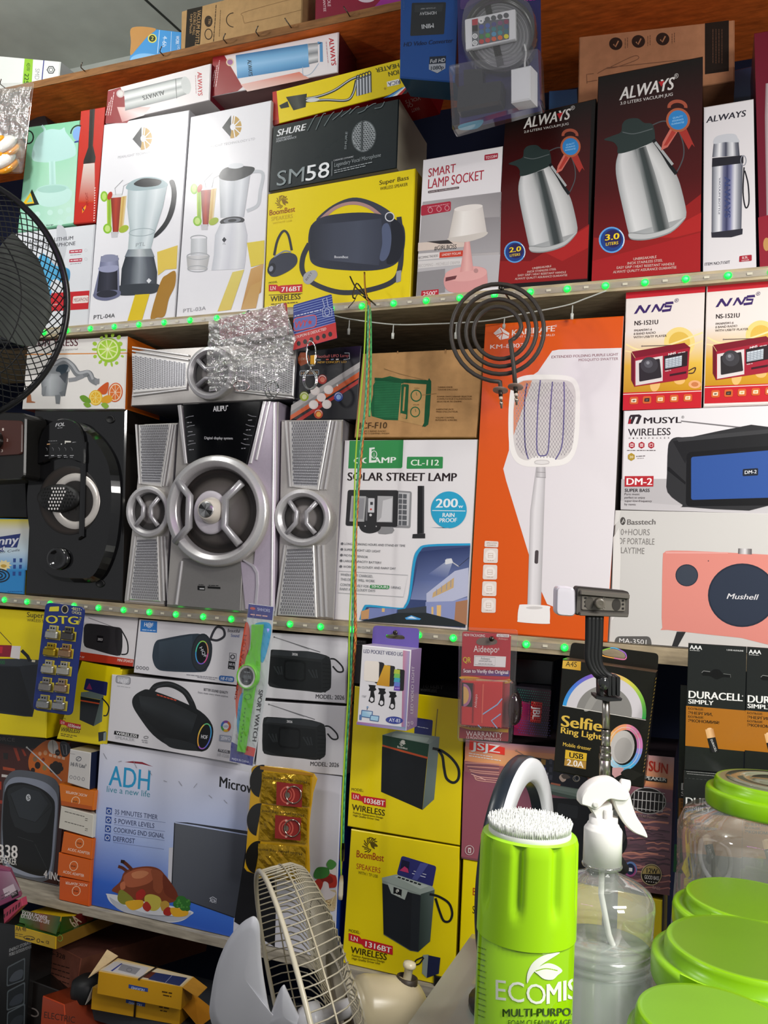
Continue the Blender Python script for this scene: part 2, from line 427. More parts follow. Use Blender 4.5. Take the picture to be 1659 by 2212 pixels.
b = MB(fin='wall'); b.block((XL-.4, YB, 0), (XR+.8, YB+.1, Z1+.9), 'b2b8b2', 'wall'); b.build('wall_back', kind='structure')
b = MB(fin='wall'); b.block((XL-.4, -.9, Z1+.30), (XR+.8, YB+.1, Z1+.36), 'c2c8c0', 'wall')
c0 = b.build('ceiling', kind='structure')
sa, sb_ = zq(250, -55, Z1+.299), zq(392, 73, Z1+.299)
b = MB(fin='matte'); b.hexa([sa, sb_, sb_+V((.007, 0, 0)), sa+V((.007, 0, 0))], [p+V((0, 0, .004)) for p in (sa, sb_, sb_+V((.007, 0, 0)), sa+V((.007, 0, 0)))], '3a3d39'); b.build('trim_1', kind='structure')
b = MB(fin='matte'); b.block((XL-.4, -3.2, -.05), (XR+1.2, YB, 0), '55504a'); b.build('floor', kind='structure')
b = MB(fin='wood'); b.block((XR-.02, 0, 0), (XR, YB, Z1), '6b5a48')
b.build('wall_right', kind='structure')
b = MB(fin='wood'); b.block((XL, 0, 0), (XL+.02, YB, Z1), '6b5a48'); b.build('wall_left', kind='structure')
# bent nails along the top board
for x, y in ((505, 425), (975, 332), (1352, 258), (1545, 215), (25, 522)):
    p = at(*[CROPS['A'][i]+K*(x, y)[i] for i in (0, 1)], -.001)
    b = MB(fin='metal'); b.tube([p+V((0, .012, 0)), p+V((0, -.012, .001)), p+V((.004, -.016, .004)), p+V((.008, -.017, .009))], .0012, '6d655c', 6); b.build('bent_nail', s1)
for x, y in ((190, 165), (540, 98)):
    p = at(560+K*x, K*y, -.001)
    b = MB(fin='metal'); b.tube([p+V((0, .012, 0)), p+V((0, -.012, .001)), p+V((-.003, -.016, .005)), p+V((-.006, -.017, .010))], .0012, '6d655c', 6); b.build('bent_nail', s1)
# the two green light strips
def led_strip(z, pts, label):
    x0, x1 = pts[0]-.03, pts[-1]+.03; zf = z; z = zf(x0)
    rt = empty('light_strip', (x0, -.001, z), label, 'light strip', 'green light strips on shelf edges')
    b = MB(fin='film'); z1 = zf(x1); b.hexa([V((x0, -.0022, z+.005)), V((x1, -.0022, z1+.005)), V((x1, -.0022, z1-.005)), V((x0, -.0022, z-.005))], [V((x0, -.0002, z+.005)), V((x1, -.0002, z1+.005)), V((x1, -.0002, z1-.005)), V((x0, -.0002, z-.005))], 'd8d4c4', 'tape'); b.build('tape', rt)
    first = None
    for i, x in enumerate(pts):
        if first is None:
            b = MB(fin='led'); z = zf(x); b.lathe(V((x, -.0022, z)), V((0, -1, 0)), [(.0062, 0, '00e030'), (.0052, .0020, '08ee38'), (.0028, .0036, '28f858'), (0, .0040, '58ff80')], n=14, fin='led')
            first = b.build('green_diode', rt); z0 = first.location.copy(); x00 = x
        else:
            o = first.copy(); o.location = (z0.x+x-x00, z0.y, z0.z+zf(x)-zf(x00)); col.objects.link(o); o.parent = rt
    for i in range(len(pts)-1):
        x = (pts[i]+pts[i+1])/2; z = zf(x)
        b = MB(fin='satin'); b.block((x-.004, -.0026, z-.002), (x+.004, -.0021, z+.002), 'cfc9b4'); b.build('resistor', rt)
xs = [at(x, y, 0).x for x, y in ((145.7, 717), (198.9, 711), (252, 705.6), (305.6, 702), (361.7, 701), (418.8, 697))]
st = (at(1572.6, 601, 0).x-at(145.7, 717, 0).x)/21
x0 = at(145.7, 717, 0).x
led_strip(lambda x: Z2(x)-.0105, [x0+st*i for i in range(-3, 24)], 'green lit light strip along the second shelf edge above the loudspeakers')
x0 = at(59.7, 1298, 0).x; st = (at(1220, 1395.7, 0).x-x0)/18
led_strip(lambda x: Z3(x)-.013, [x0+st*i for i in range(-2, 19)], 'green lit light strip along the third shelf edge under the loudspeakers')
# ---------------------------------------------------------------- printing shared by several cartons
YEL = 'e8d20a'; WHT = 'e9e9ee'; BLK = '16181c'
def lion(b, x, y, s, c):
    for i in range(11):
        a = math.radians(95+i*21); r = s*(.9+.16*(i % 2)); r2 = s*.38
        x0, y0 = x+r2*math.cos(a), y+r2*math.sin(a); x1, y1 = x+r*math.cos(a+.35), y+r*math.sin(a+.35)
        b.l(c, s*.13, x0, y0, (x0+x1)/2+s*.1*math.sin(a), (y0+y1)/2-s*.1*math.cos(a), x1, y1, sm=True)
    b.s_(c, x-s*.1, y-s*.45, x+s*.35, y-s*.4, x+s*.78, y-s*.05, x+s*.72, y+s*.12, x+s*.4, y+s*.1, x+s*.45, y+s*.4, x+s*.1, y+s*.2, x-s*.05, y-s*.1)
    b.l(c, s*.12, x-s*.5, y-s*.85, x+s*.1, y-s*.95, x+s*.5, y-s*.6, sm=True)
def model(b, x0, y0, x1, y1, h, num, c='c8202c'): # the red model ticket: small LN flag and number plate, then WIRELESS
    dx, dy = x1-x0, y1-y0
    p = lambda t, v: (x0+dx*t, y0+dy*t+v)
    b.P([p(0, 0), p(.24, h*.06), p(.31, h*.42), p(.31, h*.95), p(0, h*.9)], c)
    b.P([p(.3, h*.3), p(.36, h*.22), p(1, h*.22), p(1, h*1.28), p(.36, h*1.25), p(.3, h*.95)], c)
    b.t('LN', *p(.05, h*.75), *p(.2, h*.77), h*.52, 'f3e9e0', 1)
    b.t(num, *p(.38, h*1.08), *p(.96, h*1.1), h*.62, 'f6f0ea', 2)
def jug(b, cap): # steel vacuum jug picture, drawn in the larger box's crop pixels
    b.l('4a4d50', 7, 960, 752, 1040, 724, 1110, 760, 1150, 850, 1155, 930, 1130, 1000, 1105, 1040, sm=True)
    b.strip(['9fa3a4', 'd5d6d6', 'c9caca', 'b6b8b8', '6e7373', 'bcbebe', 'd2d3d2', 'c0c1c0', '9d9e9e'],
            [765, 918, 750, 985, 757, 1080, 800, 1280, 828, 1395, 850, 1424], [970, 850, 1040, 930, 1110, 1040, 1142, 1130, 1172, 1268, 1160, 1310], True, 3)
    b.g(['9fa3a4', '9d9e9e', 'a9abab', 'b0b2b2'], 828, 1395, 1166, 1300, 1080, 1388, 860, 1432)
    b.strip(['8c9090', '3c4444', '3a4040', '8c8f8f'], [872, 893, 905, 1060, 950, 1260, 985, 1425], [930, 872, 985, 1040, 1040, 1230, 1080, 1392])
    b.s_('8a8d8d', 845, 1432, 950, 1432, 1080, 1390, 1162, 1312, 1168, 1275, 1160, 1300, 1060, 1365, 940, 1395, 832, 1390)
    b.s_('b8baba', 846, 1425, 950, 1424, 1080, 1382, 1155, 1312, 1160, 1300, 1060, 1369, 940, 1399, 834, 1396)
    b.s_(cap, 680, 835, 730, 812, 780, 790, 790, 740, 820, 713, 880, 708, 920, 735, 970, 745, 985, 825, 972, 848, 870, 892, 768, 918, 760, 880, 735, 850)
    b.l('5b6363', 5, 790, 790, 860, 800, 970, 770, sm=True)
    b.l('15181a', 22, 975, 835, 1030, 915, 1075, 990, 1112, 1040, sm=True); b.l('a5a8a8', 16, 985, 850, 1040, 920, 1090, 985)
    # rosette
    b.r('a3503a', 1118, 640, 50, 34, 20, 0, 170, 370); b.f('c2675a', 1075, 770, 1118, 790, 1060, 880, 1020, 900, 1030, 850); b.f('a03028', 1122, 780, 1170, 765, 1222, 880, 1205, 862, 1185, 895)
    b.f('a83a30', 1085, 780, 1110, 792, 1055, 870, 1035, 872)
    b.e('a85a3c', 1122, 718, 72); b.e('2f7fc0', 1122, 718, 58)
    for i, w in enumerate(('QUALITY', 'ASSURANCE', 'GUARANTEE')): b.t(w, 1090-i*4, 712+i*18, 1150+i*4, 700+i*18, 10, '9fd0f0')
def badge(b, x, y, s, num):
    b.e('cfe0f0', x, y, s*1.1); b.e('1f3f86', x, y, s); b.r('5fa0dc', x, y, s*1.02, s*1.05, s*.13, 10, 20, 300); b.e('2b2352', x+s*.1, y-s*.1, s*.76)
    b.t(num, x-s*.55, y+s*.06, x+s*.62, y-s*.1, s*.5, 'f3d21c', 2); b.t('LITERS', x-s*.5, y+s*.5, x+s*.55, y+s*.36, s*.25, 'f3d21c', 1)
def always(b, x0, y0, x1, y1, h, c, sl=.16):
    b.t('ALWAYS', x0, y0, x1, y1, h, c, 2, sl)
# ================================================================ on top of the shelving
yt = .05
b = Box([-25, 119, 131, 133, 124, 196, -25, 196], yt, .16, 'dfe3e0', 'A', rest=Z1, bot='b9b9b5')
b.f('8fc13a', 148, 350, 198, 355, 190, 500, 135, 500); b.t('45W', 160, 375, 158, 425, 22, '1d3a1a'); b.t('225', 148, 440, 144, 500, 26, '1d3a1a', 1)
b.t('SMD', 212, 410, 208, 475, 26, '9a9da0'); b.f('3a3f8a', 260, 360, 266, 360, 252, 500, 246, 500); b.P(b.ep(305, 418, 26, n=6), '55585c'); b.P(b.ep(305, 418, 19, n=6), 'dfe3e0'); b.r('55585c', 305, 418, 11, 11, 4)
b.done('lamp_carton', 'white carton with green wattage stripe on top of the shelving, near the corner')
b = Box([287, 57, 393, 69, 391, 135, 279, 133], yt, .14, '3c8fd0', 'A', rest=Z1)
b.s_('b8874a', 790, 165, 930, 172, 880, 220, 820, 290, 780, 330, 783, 250); b.e('ddd455', 910, 230, 27); b.e('23301c', 910, 230, 20); b.t('2', 903, 240, 917, 240, 22, 'ddd455', 1)
b.t('4-6h', 975, 215, 970, 280, 24, 'd8e8f4'); b.f('d8e8f4', 952, 180, 955, 180, 943, 320, 940, 320); b.t('WORK', 1052, 215, 1050, 265, 20, 'd8e8f4', 1); b.t('LIGHT', 1062, 270, 1058, 320, 14, 'b9d4ea'); b.f('d8e8f4', 1024, 190, 1026, 190, 1020, 330, 1018, 330)
b.s_('7fb8e6', 790, 340, 850, 320, 950, 330, 1010, 350, 900, 372, 790, 368)
b.done('work_light_carton', 'blue and tan carton standing tilted on the topmost board')
b = Box([392, 25, 655, -46, 651, 66, 390, 119], .02, .12, 'b08f62', 'A', rest=Z1, fin='kraft')
b.f('2a2620', 1118, 58, 1210, 38, 1195, 265, 1105, 290)
b.t('VACUUM BOTTLE', 1180, 60, 1165, 275, 22, 'b08f62', 1); b.t('DOUBLE WALL', 1158, 75, 1150, 210, 15, 'b08f62'); b.t('Large Mouth', 1140, 85, 1132, 200, 14, 'b08f62')
for y in (128, 205): b.e('3a2f24', 1246, y, 24, 34)
b.e('b08f62', 1246, 205, 19, 28); b.t('TRI', 1246, 112, 1244, 144, 14, 'b08f62'); b.gk('3a2f24', 1292, 30, 1275, 260, 7); b.gk('6a543a', 1318, 60, 1310, 220, 5)
b.r('3a2f24', 1395, 120, 42, 42, 5, 0, 90, 270); b.l('8a6c48', 3, 1460, 140, 1452, 100, 1470, 70, 1800, -20, sm=True); b.l('8a6c48', 3, 1460, 140, 1600, 110, 1800, 60)
b.done('bottle_carton', 'kraft bottle carton with a black end band lying on the topmost board')
b = Box([682, -55, 885, -110, 880, 2, 680, 46], .02, .14, '7d1630', 'B', rest=Z1)
b.t('HANDLE', 405, -60, 410, 40, 18, 'd8b8c0', 1); b.t('GUARANTEE', 378, -60, 385, 70, 15, 'd8b8c0', 1); b.e('c8b8c4', 640, -20, 60, 36); b.f('8f2a86', 680, 50, 845, 10, 845, -60, 780, -60)
b.done('kettle_carton', 'dark red carton standing on the topmost board behind the edge nails')
# ================================================================ first row
y1 = .012
b = Box([62, 274, 173, 259, 158, 485, 38, 502], y1, .16, '86c9a4', 'A')
b.g(['7cc59c', '86c9a4', 'c8eadb', '9fd8c0'], 175, 775, 476, 720, 440, 1330, 120, 1380)
b.r('1e2a24', 170, 820, 30, 38, 9); b.r('1e2a24', 470, 800, 46, 50, 8, 0, 180, 290); b.P(b.ep(470, 800, 36, 44, 0, 90, 290), '7fa8e0'); b.f('26308a', 445, 845, 470, 840, 468, 850, 445, 854)
b.s_('b5dcd8', 192, 950, 205, 860, 240, 800, 300, 772, 360, 775, 385, 762, 395, 790, 440, 850, 455, 900, 440, 935, 340, 965, 250, 970); b.l('b5dcd8', 14, 262, 800, 268, 775, 250, 750, sm=True)
b.strip(['c2e6e0', 'a9d4cc', 'c2e6e0'], [293, 965, 296, 1110], [330, 962, 335, 1110]); b.e('b3dcd2', 315, 1135, 100, 34, -4); b.s_('bfe4dc', 215, 1140, 415, 1130, 410, 1200, 320, 1235, 235, 1220); b.e('a5d0c6', 312, 1130, 86, 22, -4)
b.f('1e2a24', 192, 1130, 235, 1222, 143, 1237); b.f('e8c020', 183, 1150, 205, 1215, 133, 1222); b.f('86c9a4', 184, 1170, 196, 1205, 160, 1212)
for x, y in ((225, 1280), (300, 1270), (362, 1265), (362, 1330), (412, 1255), (412, 1310)): b.e('c4e8dc', x, y, 17)
b.t('Warm light', 275, 1352, 320, 1346, 9, '3a5a4a')
b.done('lamp_box', 'mint green box printed with a cat-eared white lamp, on the second shelf')
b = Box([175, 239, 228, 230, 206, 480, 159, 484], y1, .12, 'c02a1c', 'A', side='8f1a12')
b.strip(['2a2422', '201c1a', '3a3430'], [537, 655, 528, 880, 500, 960, 498, 980], [568, 650, 556, 870, 572, 940, 568, 972])
b.g(['d8cfc8', 'd8cfc8', 'c23a16', 'c23a16'], 500, 980, 566, 974, 568, 1210, 468, 1210)
b.t('XPLIGHT', 530, 1230, 525, 1150, 15, '8a1a10'); b.f('f0a020', 492, 1250, 515, 1225, 512, 1245, 492, 1275); b.f('2a2050', 490, 1232, 504, 1255, 498, 1262)
for i in range(14): b.f('f0e8e4', 565-i*.4, 1120+i*15, 574-i*.4, 1122+i*15, 565-i*.4, 1128+i*15)
b.done('paddle_box', 'narrow red box printed with a black-handled tool, between mint box and blender box')
b = Box([28, 504, 205, 484, 190, 695, 14, 708], y1, .16, 'dcdfe4', 'D', rest=Z2)
b.s_('c6c9cf', 340, 250, 375, 245, 400, 300, 390, 420, 340, 520, 250, 560, 230, 500, 330, 380)
b.t('HANDHELD LITHIUM', 150, 352, 437, 326, 22, '4a4c52', 1); b.t('BATTERY MEGAPHONE', 140, 390, 450, 358, 22, '4a4c52', 1)
for y in (395, 448): b.f('b8344a', 416, y-6, 492, y-12, 490, y+8, 414, y+13); b.gk('f0e4e8', 422, y+3, 486, y-2, 9); b.gk('9a9aa0', 420, y+24, 485, y+18, 6); b.r('c0c4ca', 514, y-6, 8, 8, 2)
b.s_('54a8d4', 190, 560, 215, 470, 250, 410, 285, 430, 330, 480, 385, 490, 418, 510, 415, 570, 385, 588, 330, 560, 300, 600, 290, 690, 270, 700, 262, 680, 290, 590, 240, 570)
b.s_('3f8cba', 345, 500, 395, 495, 418, 520, 412, 572, 385, 586, 350, 560)
b.f('c3242c', 215, 652, 535, 630, 528, 740, 200, 760); b.rr('e9dcd8', 438, 665, 530, 658, 528, 702, 434, 708, 8); b.t('MEGAPHONE', 442, 698, 527, 692, 22, '8a2a2c'); b.t('30 Seconds Recording', 258, 722, 345, 716, 10, 'f0e4e0')
b.s_('54a8d4', 290, 620, 310, 640, 290, 695, 262, 692, 270, 665)
b.done('megaphone_box', 'white box printed with a blue megaphone, behind the black fan')
def blender(quad, art, label):
    b = Box(quad, y1, .19, WHT, 'D', rest=Z2, side='c9c9cc'); art(b); b.tf(); b.done('blender_box', label, group=None)
def emblem(b, x, y):
    b.f('23242a', x-58, y+2, x-4, y-72, x-4, y+62); b.P(b.ep(x, y-2, 58, 68, 8, -90, 90), 'b8923c')
    for i in range(5): a = math.radians(-75+i*37); b.l(WHT, 6, x+8, y-2, x+70*math.cos(a), y-2+76*math.sin(a))
    b.e(WHT, x+6, y-2, 16, 20)
def juice(b, x, y): # three glasses of juice
    b.strip(['b9d24a', '7fae2a', 'b5cf60'], [x-46, y-70, x-44, y+150], [x-16, y-74, x-20, y+150]); b.strip(['7a2a20', 'b4402a', '8a3226'], [x-22, y-55, x-10, y+160], [x+40, y-60, x+22, y+160])
    b.strip(['d8c078', 'c8a050', 'e0d0a0'], [x+40, y-60, x+24, y+140], [x+72, y-66, x+52, y+130])
    b.f('d8d8da', x-20, y-75, x+44, y-80, x+42, y-58, x-22, y-53); b.e('8ac030', x-62, y-62, 22, 32); b.e('b9dc70', x-62, y-62, 13, 22); b.e('8ac030', x-42, y+130, 26, 30); b.e('c4e080', x-42, y+130, 16, 20); b.e('a4b83a', x+55, y+132, 32, 20, -30)
    b.e('b83a2a', x-28, y-66, 14, 26, 20); b.f('c4c4c8', x-22, y+150, x+22, y+150, x+18, y+182, x-18, y+184); b.l('9a9ca0', 3, x+8, y-70, x+2, y-110, x+50, y-160); b.l('9a9ca0', 3, x+45, y-70, x+55, y-125, x+92, y-145)
def art4(b):
    emblem(b, 850, -276); b.t('PEARLIGHT TECHNOLOGY LTD', 705, -158, 985, -204, 14, 'b4b4ba')
    juice(b, 685, 130)
    b.s_('26282c', 1012, -22, 1040, -26, 1056, 50, 1040, 160, 995, 250, 935, 310, 915, 305, 985, 215, 1020, 110, 1025, 30)
    b.strip(['a9b8bc', 'd5e0e4', 'bccacf', 'dbe4e8', 'aab9be'], [765, 15, 760, 130, 775, 260, 765, 390], [1000, 0, 975, 130, 930, 270, 900, 390]); b.r('98a8ae', 848, 282, 76, 22, 4, -4)
    b.s_('9fb4ba', 752, 18, 790, -25, 870, -48, 950, -40, 1002, -8, 980, 15, 880, 30, 800, 34); b.s_('202226', 800, -5, 850, -38, 920, -38, 965, -25, 945, 2, 860, 12)
    b.t('PTL', 812, 370, 868, 362, 22, '8f999e')
    b.strip(['6a7480', '98a2a8', 'c6ccd0', '8e989c', '7a8288'], [765, 385, 745, 430], [905, 380, 925, 430]); b.strip(['2a3038', '444a54', '8b939b', '565c66', '343a42'], [750, 428, 728, 500, 718, 650], [920, 428, 940, 520, 935, 630])
    b.s_('343a42', 718, 600, 940, 590, 935, 640, 850, 655, 740, 660, 718, 650); b.P([(890, 556), (906, 570), (890, 588), (876, 572)], 'dfe3e8')
    b.strip(['6a6e8c', '9a9ebc', '70748c'], [605, 425, 590, 520, 560, 650], [705, 420, 712, 500, 715, 640]); b.s_('8a8ea8', 605, 440, 625, 418, 680, 415, 706, 430, 704, 450, 610, 460); b.strip(['20222e', '3a3c4a', '1c1e28'], [596, 500, 580, 640], [702, 492, 704, 630]); b.s_('6a6e8c', 560, 650, 630, 630, 715, 630, 712, 665, 640, 690, 575, 680); b.e('2a2c38', 640, 650, 62, 22, -4); b.s_('9a9ebc', 596, 490, 700, 480, 700, 510, 650, 522, 600, 515)
    b.f('dcc01a', 808, 655, 895, 650, 850, 805, 762, 812); b.s_('a87a24', 900, 790, 960, 580, 1000, 535, 1048, 515, 1046, 600, 1010, 680, 985, 780, 940, 792)
    b.f('dfc455', 940, 400, 1062, 360, 1055, 500, 990, 505, 945, 540); b.t('PTL-04A', 560, 802, 687, 790, 24, '3a3c40')
def art3(b):
    emblem(b, 1385, -345); b.t('PEARLIGHT TECHNOLOGY LTD', 1225, -216, 1523, -270, 14, 'b4b4ba')
    juice(b, 1222, 85)
    b.l('c2c6cc', 20, 1500, -80, 1570, -70, 1555, 40, 1540, 120, 1475, 155, sm=True)
    b.strip(['a8aeb4', 'd4d8de', 'b8bec6', 'dadee4', 'b0b4bc'], [1310, -40, 1318, 195], [1495, -60, 1458, 190]); b.s_('26282e', 1312, -40, 1330, -92, 1390, -112, 1480, -112, 1522, -100, 1495, -60, 1400, -25); b.s_('d8dce2', 1365, -105, 1380, -126, 1440, -130, 1455, -112, 1410, -98)
    b.e('2c2e34', 1388, 215, 74, 26, -6); b.e('787c84', 1388, 212, 52, 16, -6); b.e('2c2e34', 1388, 212, 26, 9, -6)
    b.strip(['c4c8d0', 'e6e8ee', 'd4d6de', 'e4e6ea', 'c6c8d0'], [1315, 232, 1285, 300, 1278, 420, 1264, 510], [1462, 222, 1478, 300, 1470, 420, 1460, 500]); b.P([(1340, 310), (1354, 326), (1340, 344), (1327, 328)], '3a3c44'); b.t('PTL', 1332, 358, 1350, 356, 10, '50525a')
    b.r('a9adb2', 1188, 316, 48, 16, 5); b.strip(['b4b8bc', 'dde0e4', 'b8bcc0'], [1142, 320, 1140, 420], [1236, 318, 1236, 415]); b.strip(['b0b0b0', 'd8d8da', 'b4b4b4'], [1115, 425, 1122, 505], [1252, 420, 1236, 505]); b.r('a9adb2', 1184, 425, 66, 20, 5); b.r('a9adb2', 1180, 500, 58, 18, 5)
    b.f('e0cc4a', 1476, 345, 1580, 330, 1578, 470, 1500, 490); b.g(['dfd070', 'dfd070', 'd8c050', 'd8c050'], 1390, 520, 1460, 505, 1380, 745, 1300, 755); b.g(['cfa468', 'cfa468', 'b8863e', 'b8863e'], 1500, 500, 1575, 470, 1560, 640, 1440, 745)
    b.f('c69c58', 1440, 745, 1500, 600, 1565, 570, 1530, 735); b.t('PTL-03A', 1095, 762, 1230, 745, 22, '9a9aa0')
blender([225, 269, 409, 237, 377, 680, 191, 696], art4, 'tall white box printed with a black-based blender, beside the narrow red box')
blender([412, 252, 586, 216, 567, 666, 381, 679], art3, 'tall white box printed with a white-based blender, beside the black microphone box')
b = Box([233, 195, 456, 137, 453, 216, 228, 267], .012, .09, 'e4dfe0', 'A', bot='cfcac8', side='70202c')
b.f('8f2028', 645, 545, 720, 522, 790, 690, 760, 735, 630, 738); b.g(['e4b8b4', 'e4b8b4', 'e4dfe0', 'c88a88'], 700, 640, 900, 640, 860, 690, 730, 730)
for i in range(3): b.gk('e8d0d0', 682+i*-14, 550+i*30, 660-i*14, 690, 6)
b.strip(['6e7376', 'c6caca', 'eef0f0', '9a9ea0', 'd6d8d8', 'b4b8b8', '7e8284'], [742, 545, 1050, 470, 1110, 458], [748, 662, 1055, 585, 1120, 562]); b.e('c2c6c6', 1112, 510, 28, 54, -12); b.l('5c6062', 4, 1050, 470, 1056, 588); b.e('c8b8b8', 720, 560, 24); b.e('d8d4d0', 720, 560, 16)
b.t('ALWAYS', 980, 540, 850, 574, 26, '3a3c40', 2); always(b, 1180, 432, 1184, 572, 26, 'b82434', 0); b.gk('c89aa0', 1168, 450, 1172, 560, 6)
b.done('bottle_box', 'white and red box with a silver flask, lying across the blender boxes')
b = Box([459, 125, 732, 69, 730, 156, 455, 209], .021, .09, 'e4dfe0', 'A', bot='8a6a68', side='4a141c')
b.f('8f2028', 1272, 342, 1340, 330, 1450, 520, 1420, 545, 1260, 578); b.e('d8c8a8', 1375, 372, 24); b.e('a06a9a', 1375, 372, 17)
for i in range(3): b.gk('e8d0d0', 1312-i*14, 360+i*30, 1290-i*14, 520, 6)
b.org('B'); b.g(['e4b8b0', 'd87a64', 'd8a090', 'e4c8c0'], -110, 505, 240, 430, 300, 470, -70, 548)
b.strip(['3f78a8', '6fa8d4', '8ec0e6', '6aa4d2', '4a86b8'], [-140, 330, 290, 262], [-130, 470, 300, 400]); b.strip(['707478', 'd0d4d8', '84888c', 'd8dadc', '6c7074'], [292, 262, 350, 255], [296, 385, 352, 372]); b.l('5a94c4', 18, 350, 258, 370, 255, 372, 370); b.l('a0b4c8', 4, 260, 400, 265, 450, 310, 440, 355, 380, sm=True)
b.t('ALWAYS', -70, 360, -62, 455, 24, '1c2430', 2); always(b, 416, 230, 432, 392, 28, 'b82434', 0); b.gk('c89aa0', 400, 250, 412, 380, 7)
b.done('bottle_box', 'white and red box with a blue flask, topmost beside the heater box')
b = Box([588, 199, 936, 110, 916, 186, 590, 270], .022, .1, 'e6cf0c', 'B', bot='a01a1c', side='a01a1c')
b.f('b82a1e', 80, 550, 104, 544, 120, 738, 85, 748); b.f('8a1a18', 80, 720, 110, 715, 112, 742, 85, 750)
b.strip(['2a2c28', '4c4e48', '20221e'], [160, 580, 205, 660], [285, 560, 278, 640]); b.f('2a2c28', 120, 630, 170, 605, 180, 640, 130, 650)
b.l('2e302e', 16, 280, 590, 360, 575, 450, 540, 540, 480, 600, 455, sm=True); b.l('c8ccd0', 5, 280, 588, 360, 573, 450, 538, 540, 478, 600, 453, sm=True); b.l('2e302e', 16, 280, 605, 400, 598, 520, 600, 560, 560, 580, 480, sm=True); b.l('c8ccd0', 5, 280, 603, 400, 596, 520, 598, 562, 558, 582, 478, sm=True)
for i in range(5): b.strip(['23262c', '8a9098', 'dfe4ea', '5a6068', '23262c'], [578+i*18, 470-i*6, 580+i*18, 575-i*5], [598+i*18, 462-i*6, 600+i*18, 572-i*5]); b.r('2e3238', 590+i*17, 462-i*6, 9, 12, 6)
b.e('cfd2d0', 320, 598, 40, 12, -6)
for tx, a in (('ION', (830, 418, 770, 432)), ('HEATER', (832, 378, 694, 410))): b.t(tx, *a, 26, '50501c', 2)
b.f('f0f0ea', 762, 490, 835, 472, 838, 505, 766, 520); b.t('RICA', 840, 478, 768, 494, 22, '2a3a70', 1); b.e('b89a20', 752, 530, 7)
for i, c_ in enumerate(('2a5aa0', '6ab4e0', 'f0f0ea', 'b82a2a', '1c1c20')): b.f(c_, 740+i*28, 590-i*6, 850+i*12, 525-i*4, 870+i*12, 520-i*4, 768+i*28, 584-i*6)
m = MB(b.face('bottom'), 'B'); m.L = .0006
for w, a in (('VOLTS', (960, 575, 870, 598)), ('QI', (915, 615, 885, 622)), ('WATT', (955, 635, 905, 650))): m.t(w, *a, 20, 'd8b8b0')
n = len(b.body.v)
b.body.v += m.v; b.body.c += m.c; b.body.m += m.m; b.body.sm += m.sm; b.body.F += [tuple(i+n for i in f) for f in m.F]
b.done('heater_box', 'long yellow box with a red underside, printed with a coiled water heater')
b = Box([590, 273, 862, 213, 857, 363, 580, 414], .016, .17, '1b2326', 'B', side='b0a998', top='2a3032')
b.t('SHURE', 105, 815, 272, 778, 38, 'e8eaec', 2, .2); b.t('LEGENDARY', 104, 836, 196, 818, 11, 'b9bec2', 1); b.t('PERFORMANCE', 102, 852, 222, 824, 11, 'b9bec2', 1)
b.e('4a5254', 625, 815, 74, 96, 8); b.e('8d9497', 625, 815, 68, 90, 8)
for j in range(15):
    for i in range(9):
        x, y = 566+i*15+(j % 2)*7, 736+j*12-i*2
        if ((x-625)/66)**2+((y-815)/88)**2 < 1: b.e('23292b', x, y, 4.2, 3, 0)
b.strip(['60686a', '20282a'], [610, 725, 606, 900], [620, 722, 618, 898]); b.t('SM58', 105, 1114, 418, 1058, 88, '8b9698', 0); b.t('58', 278, 1084, 418, 1057, 90, 'eef2f4', 0)
b.t('CARDIOID | DYNAMIC', 446, 966, 565, 942, 9, 'b9bec2', 1); b.t('Legendary Vocal Microphone', 450, 1000, 728, 938, 24, '8f989b'); b.f('9aa2a5', 436, 966, 439, 966, 437, 1052, 434, 1052)
b.gk('9aa2a5', 450, 1022, 680, 970, 8); b.gk('9aa2a5', 450, 1034, 640, 992, 8); b.t('SHURE', 522, 895, 530, 790, 12, '8f989b')
for i in range(9): b.l('6e7a7c', 4, 290+i*50, 790-i*18+random.uniform(-20, 20), 330+i*50, 720-i*12+random.uniform(-20, 20), 350+i*50, 690-i*10, sm=True)
b.done('microphone_box', 'black box printed with a round microphone grille, open at its grey end')
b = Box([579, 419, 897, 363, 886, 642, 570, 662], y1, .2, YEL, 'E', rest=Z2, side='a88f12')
lion(b, 140, 105, 42, '8a6a12'); b.t('BoomBest', 62, 182, 214, 158, 32, '8f2a14', 1); b.t('SPEAKERS', 72, 215, 200, 196, 24, 'c8aa1a', 1); b.t('WITH/TF USB', 80, 235, 196, 218, 12, 'c8aa1a')
b.t('Super Bass', 718, 1-1, 893, -33, 26, '4a3c10', 1); b.t('WIRLESS SPEAKER', 722, 32, 887, 4, 19, '4a3c10')
b.l('34363e', 30, 300, 350, 262, 430, 262, 520, 330, 590, 480, 640, 640, 630, 790, 580, 840, 500, 850, 330, 835, 190, sm=True)
b.s_('3b3f4c', 345, 200, 440, 120, 560, 75, 680, 100, 790, 165, 800, 215, 740, 205, 640, 130, 540, 110, 440, 140, 370, 215); b.s_('b08a86', 350, 212, 450, 128, 560, 98, 660, 122, 740, 185, 720, 190, 640, 135, 550, 118, 460, 145, 372, 216)
b.s_('333744', 295, 300, 320, 230, 400, 185, 560, 165, 700, 170, 800, 200, 860, 240, 872, 330, 850, 430, 780, 490, 640, 512, 420, 500, 320, 470, 298, 400)
b.strip(['2b2f3a', '434857', '4a5060', '3c4150'], [310, 240, 305, 330, 310, 440], [730, 200, 735, 330, 715, 480], True, 3); b.s_('20232c', 790, 205, 850, 240, 868, 330, 845, 430, 800, 470, 760, 460, 790, 350); b.s_('56607c', 735, 250, 770, 230, 790, 300, 780, 400, 750, 450, 720, 440, 735, 350)
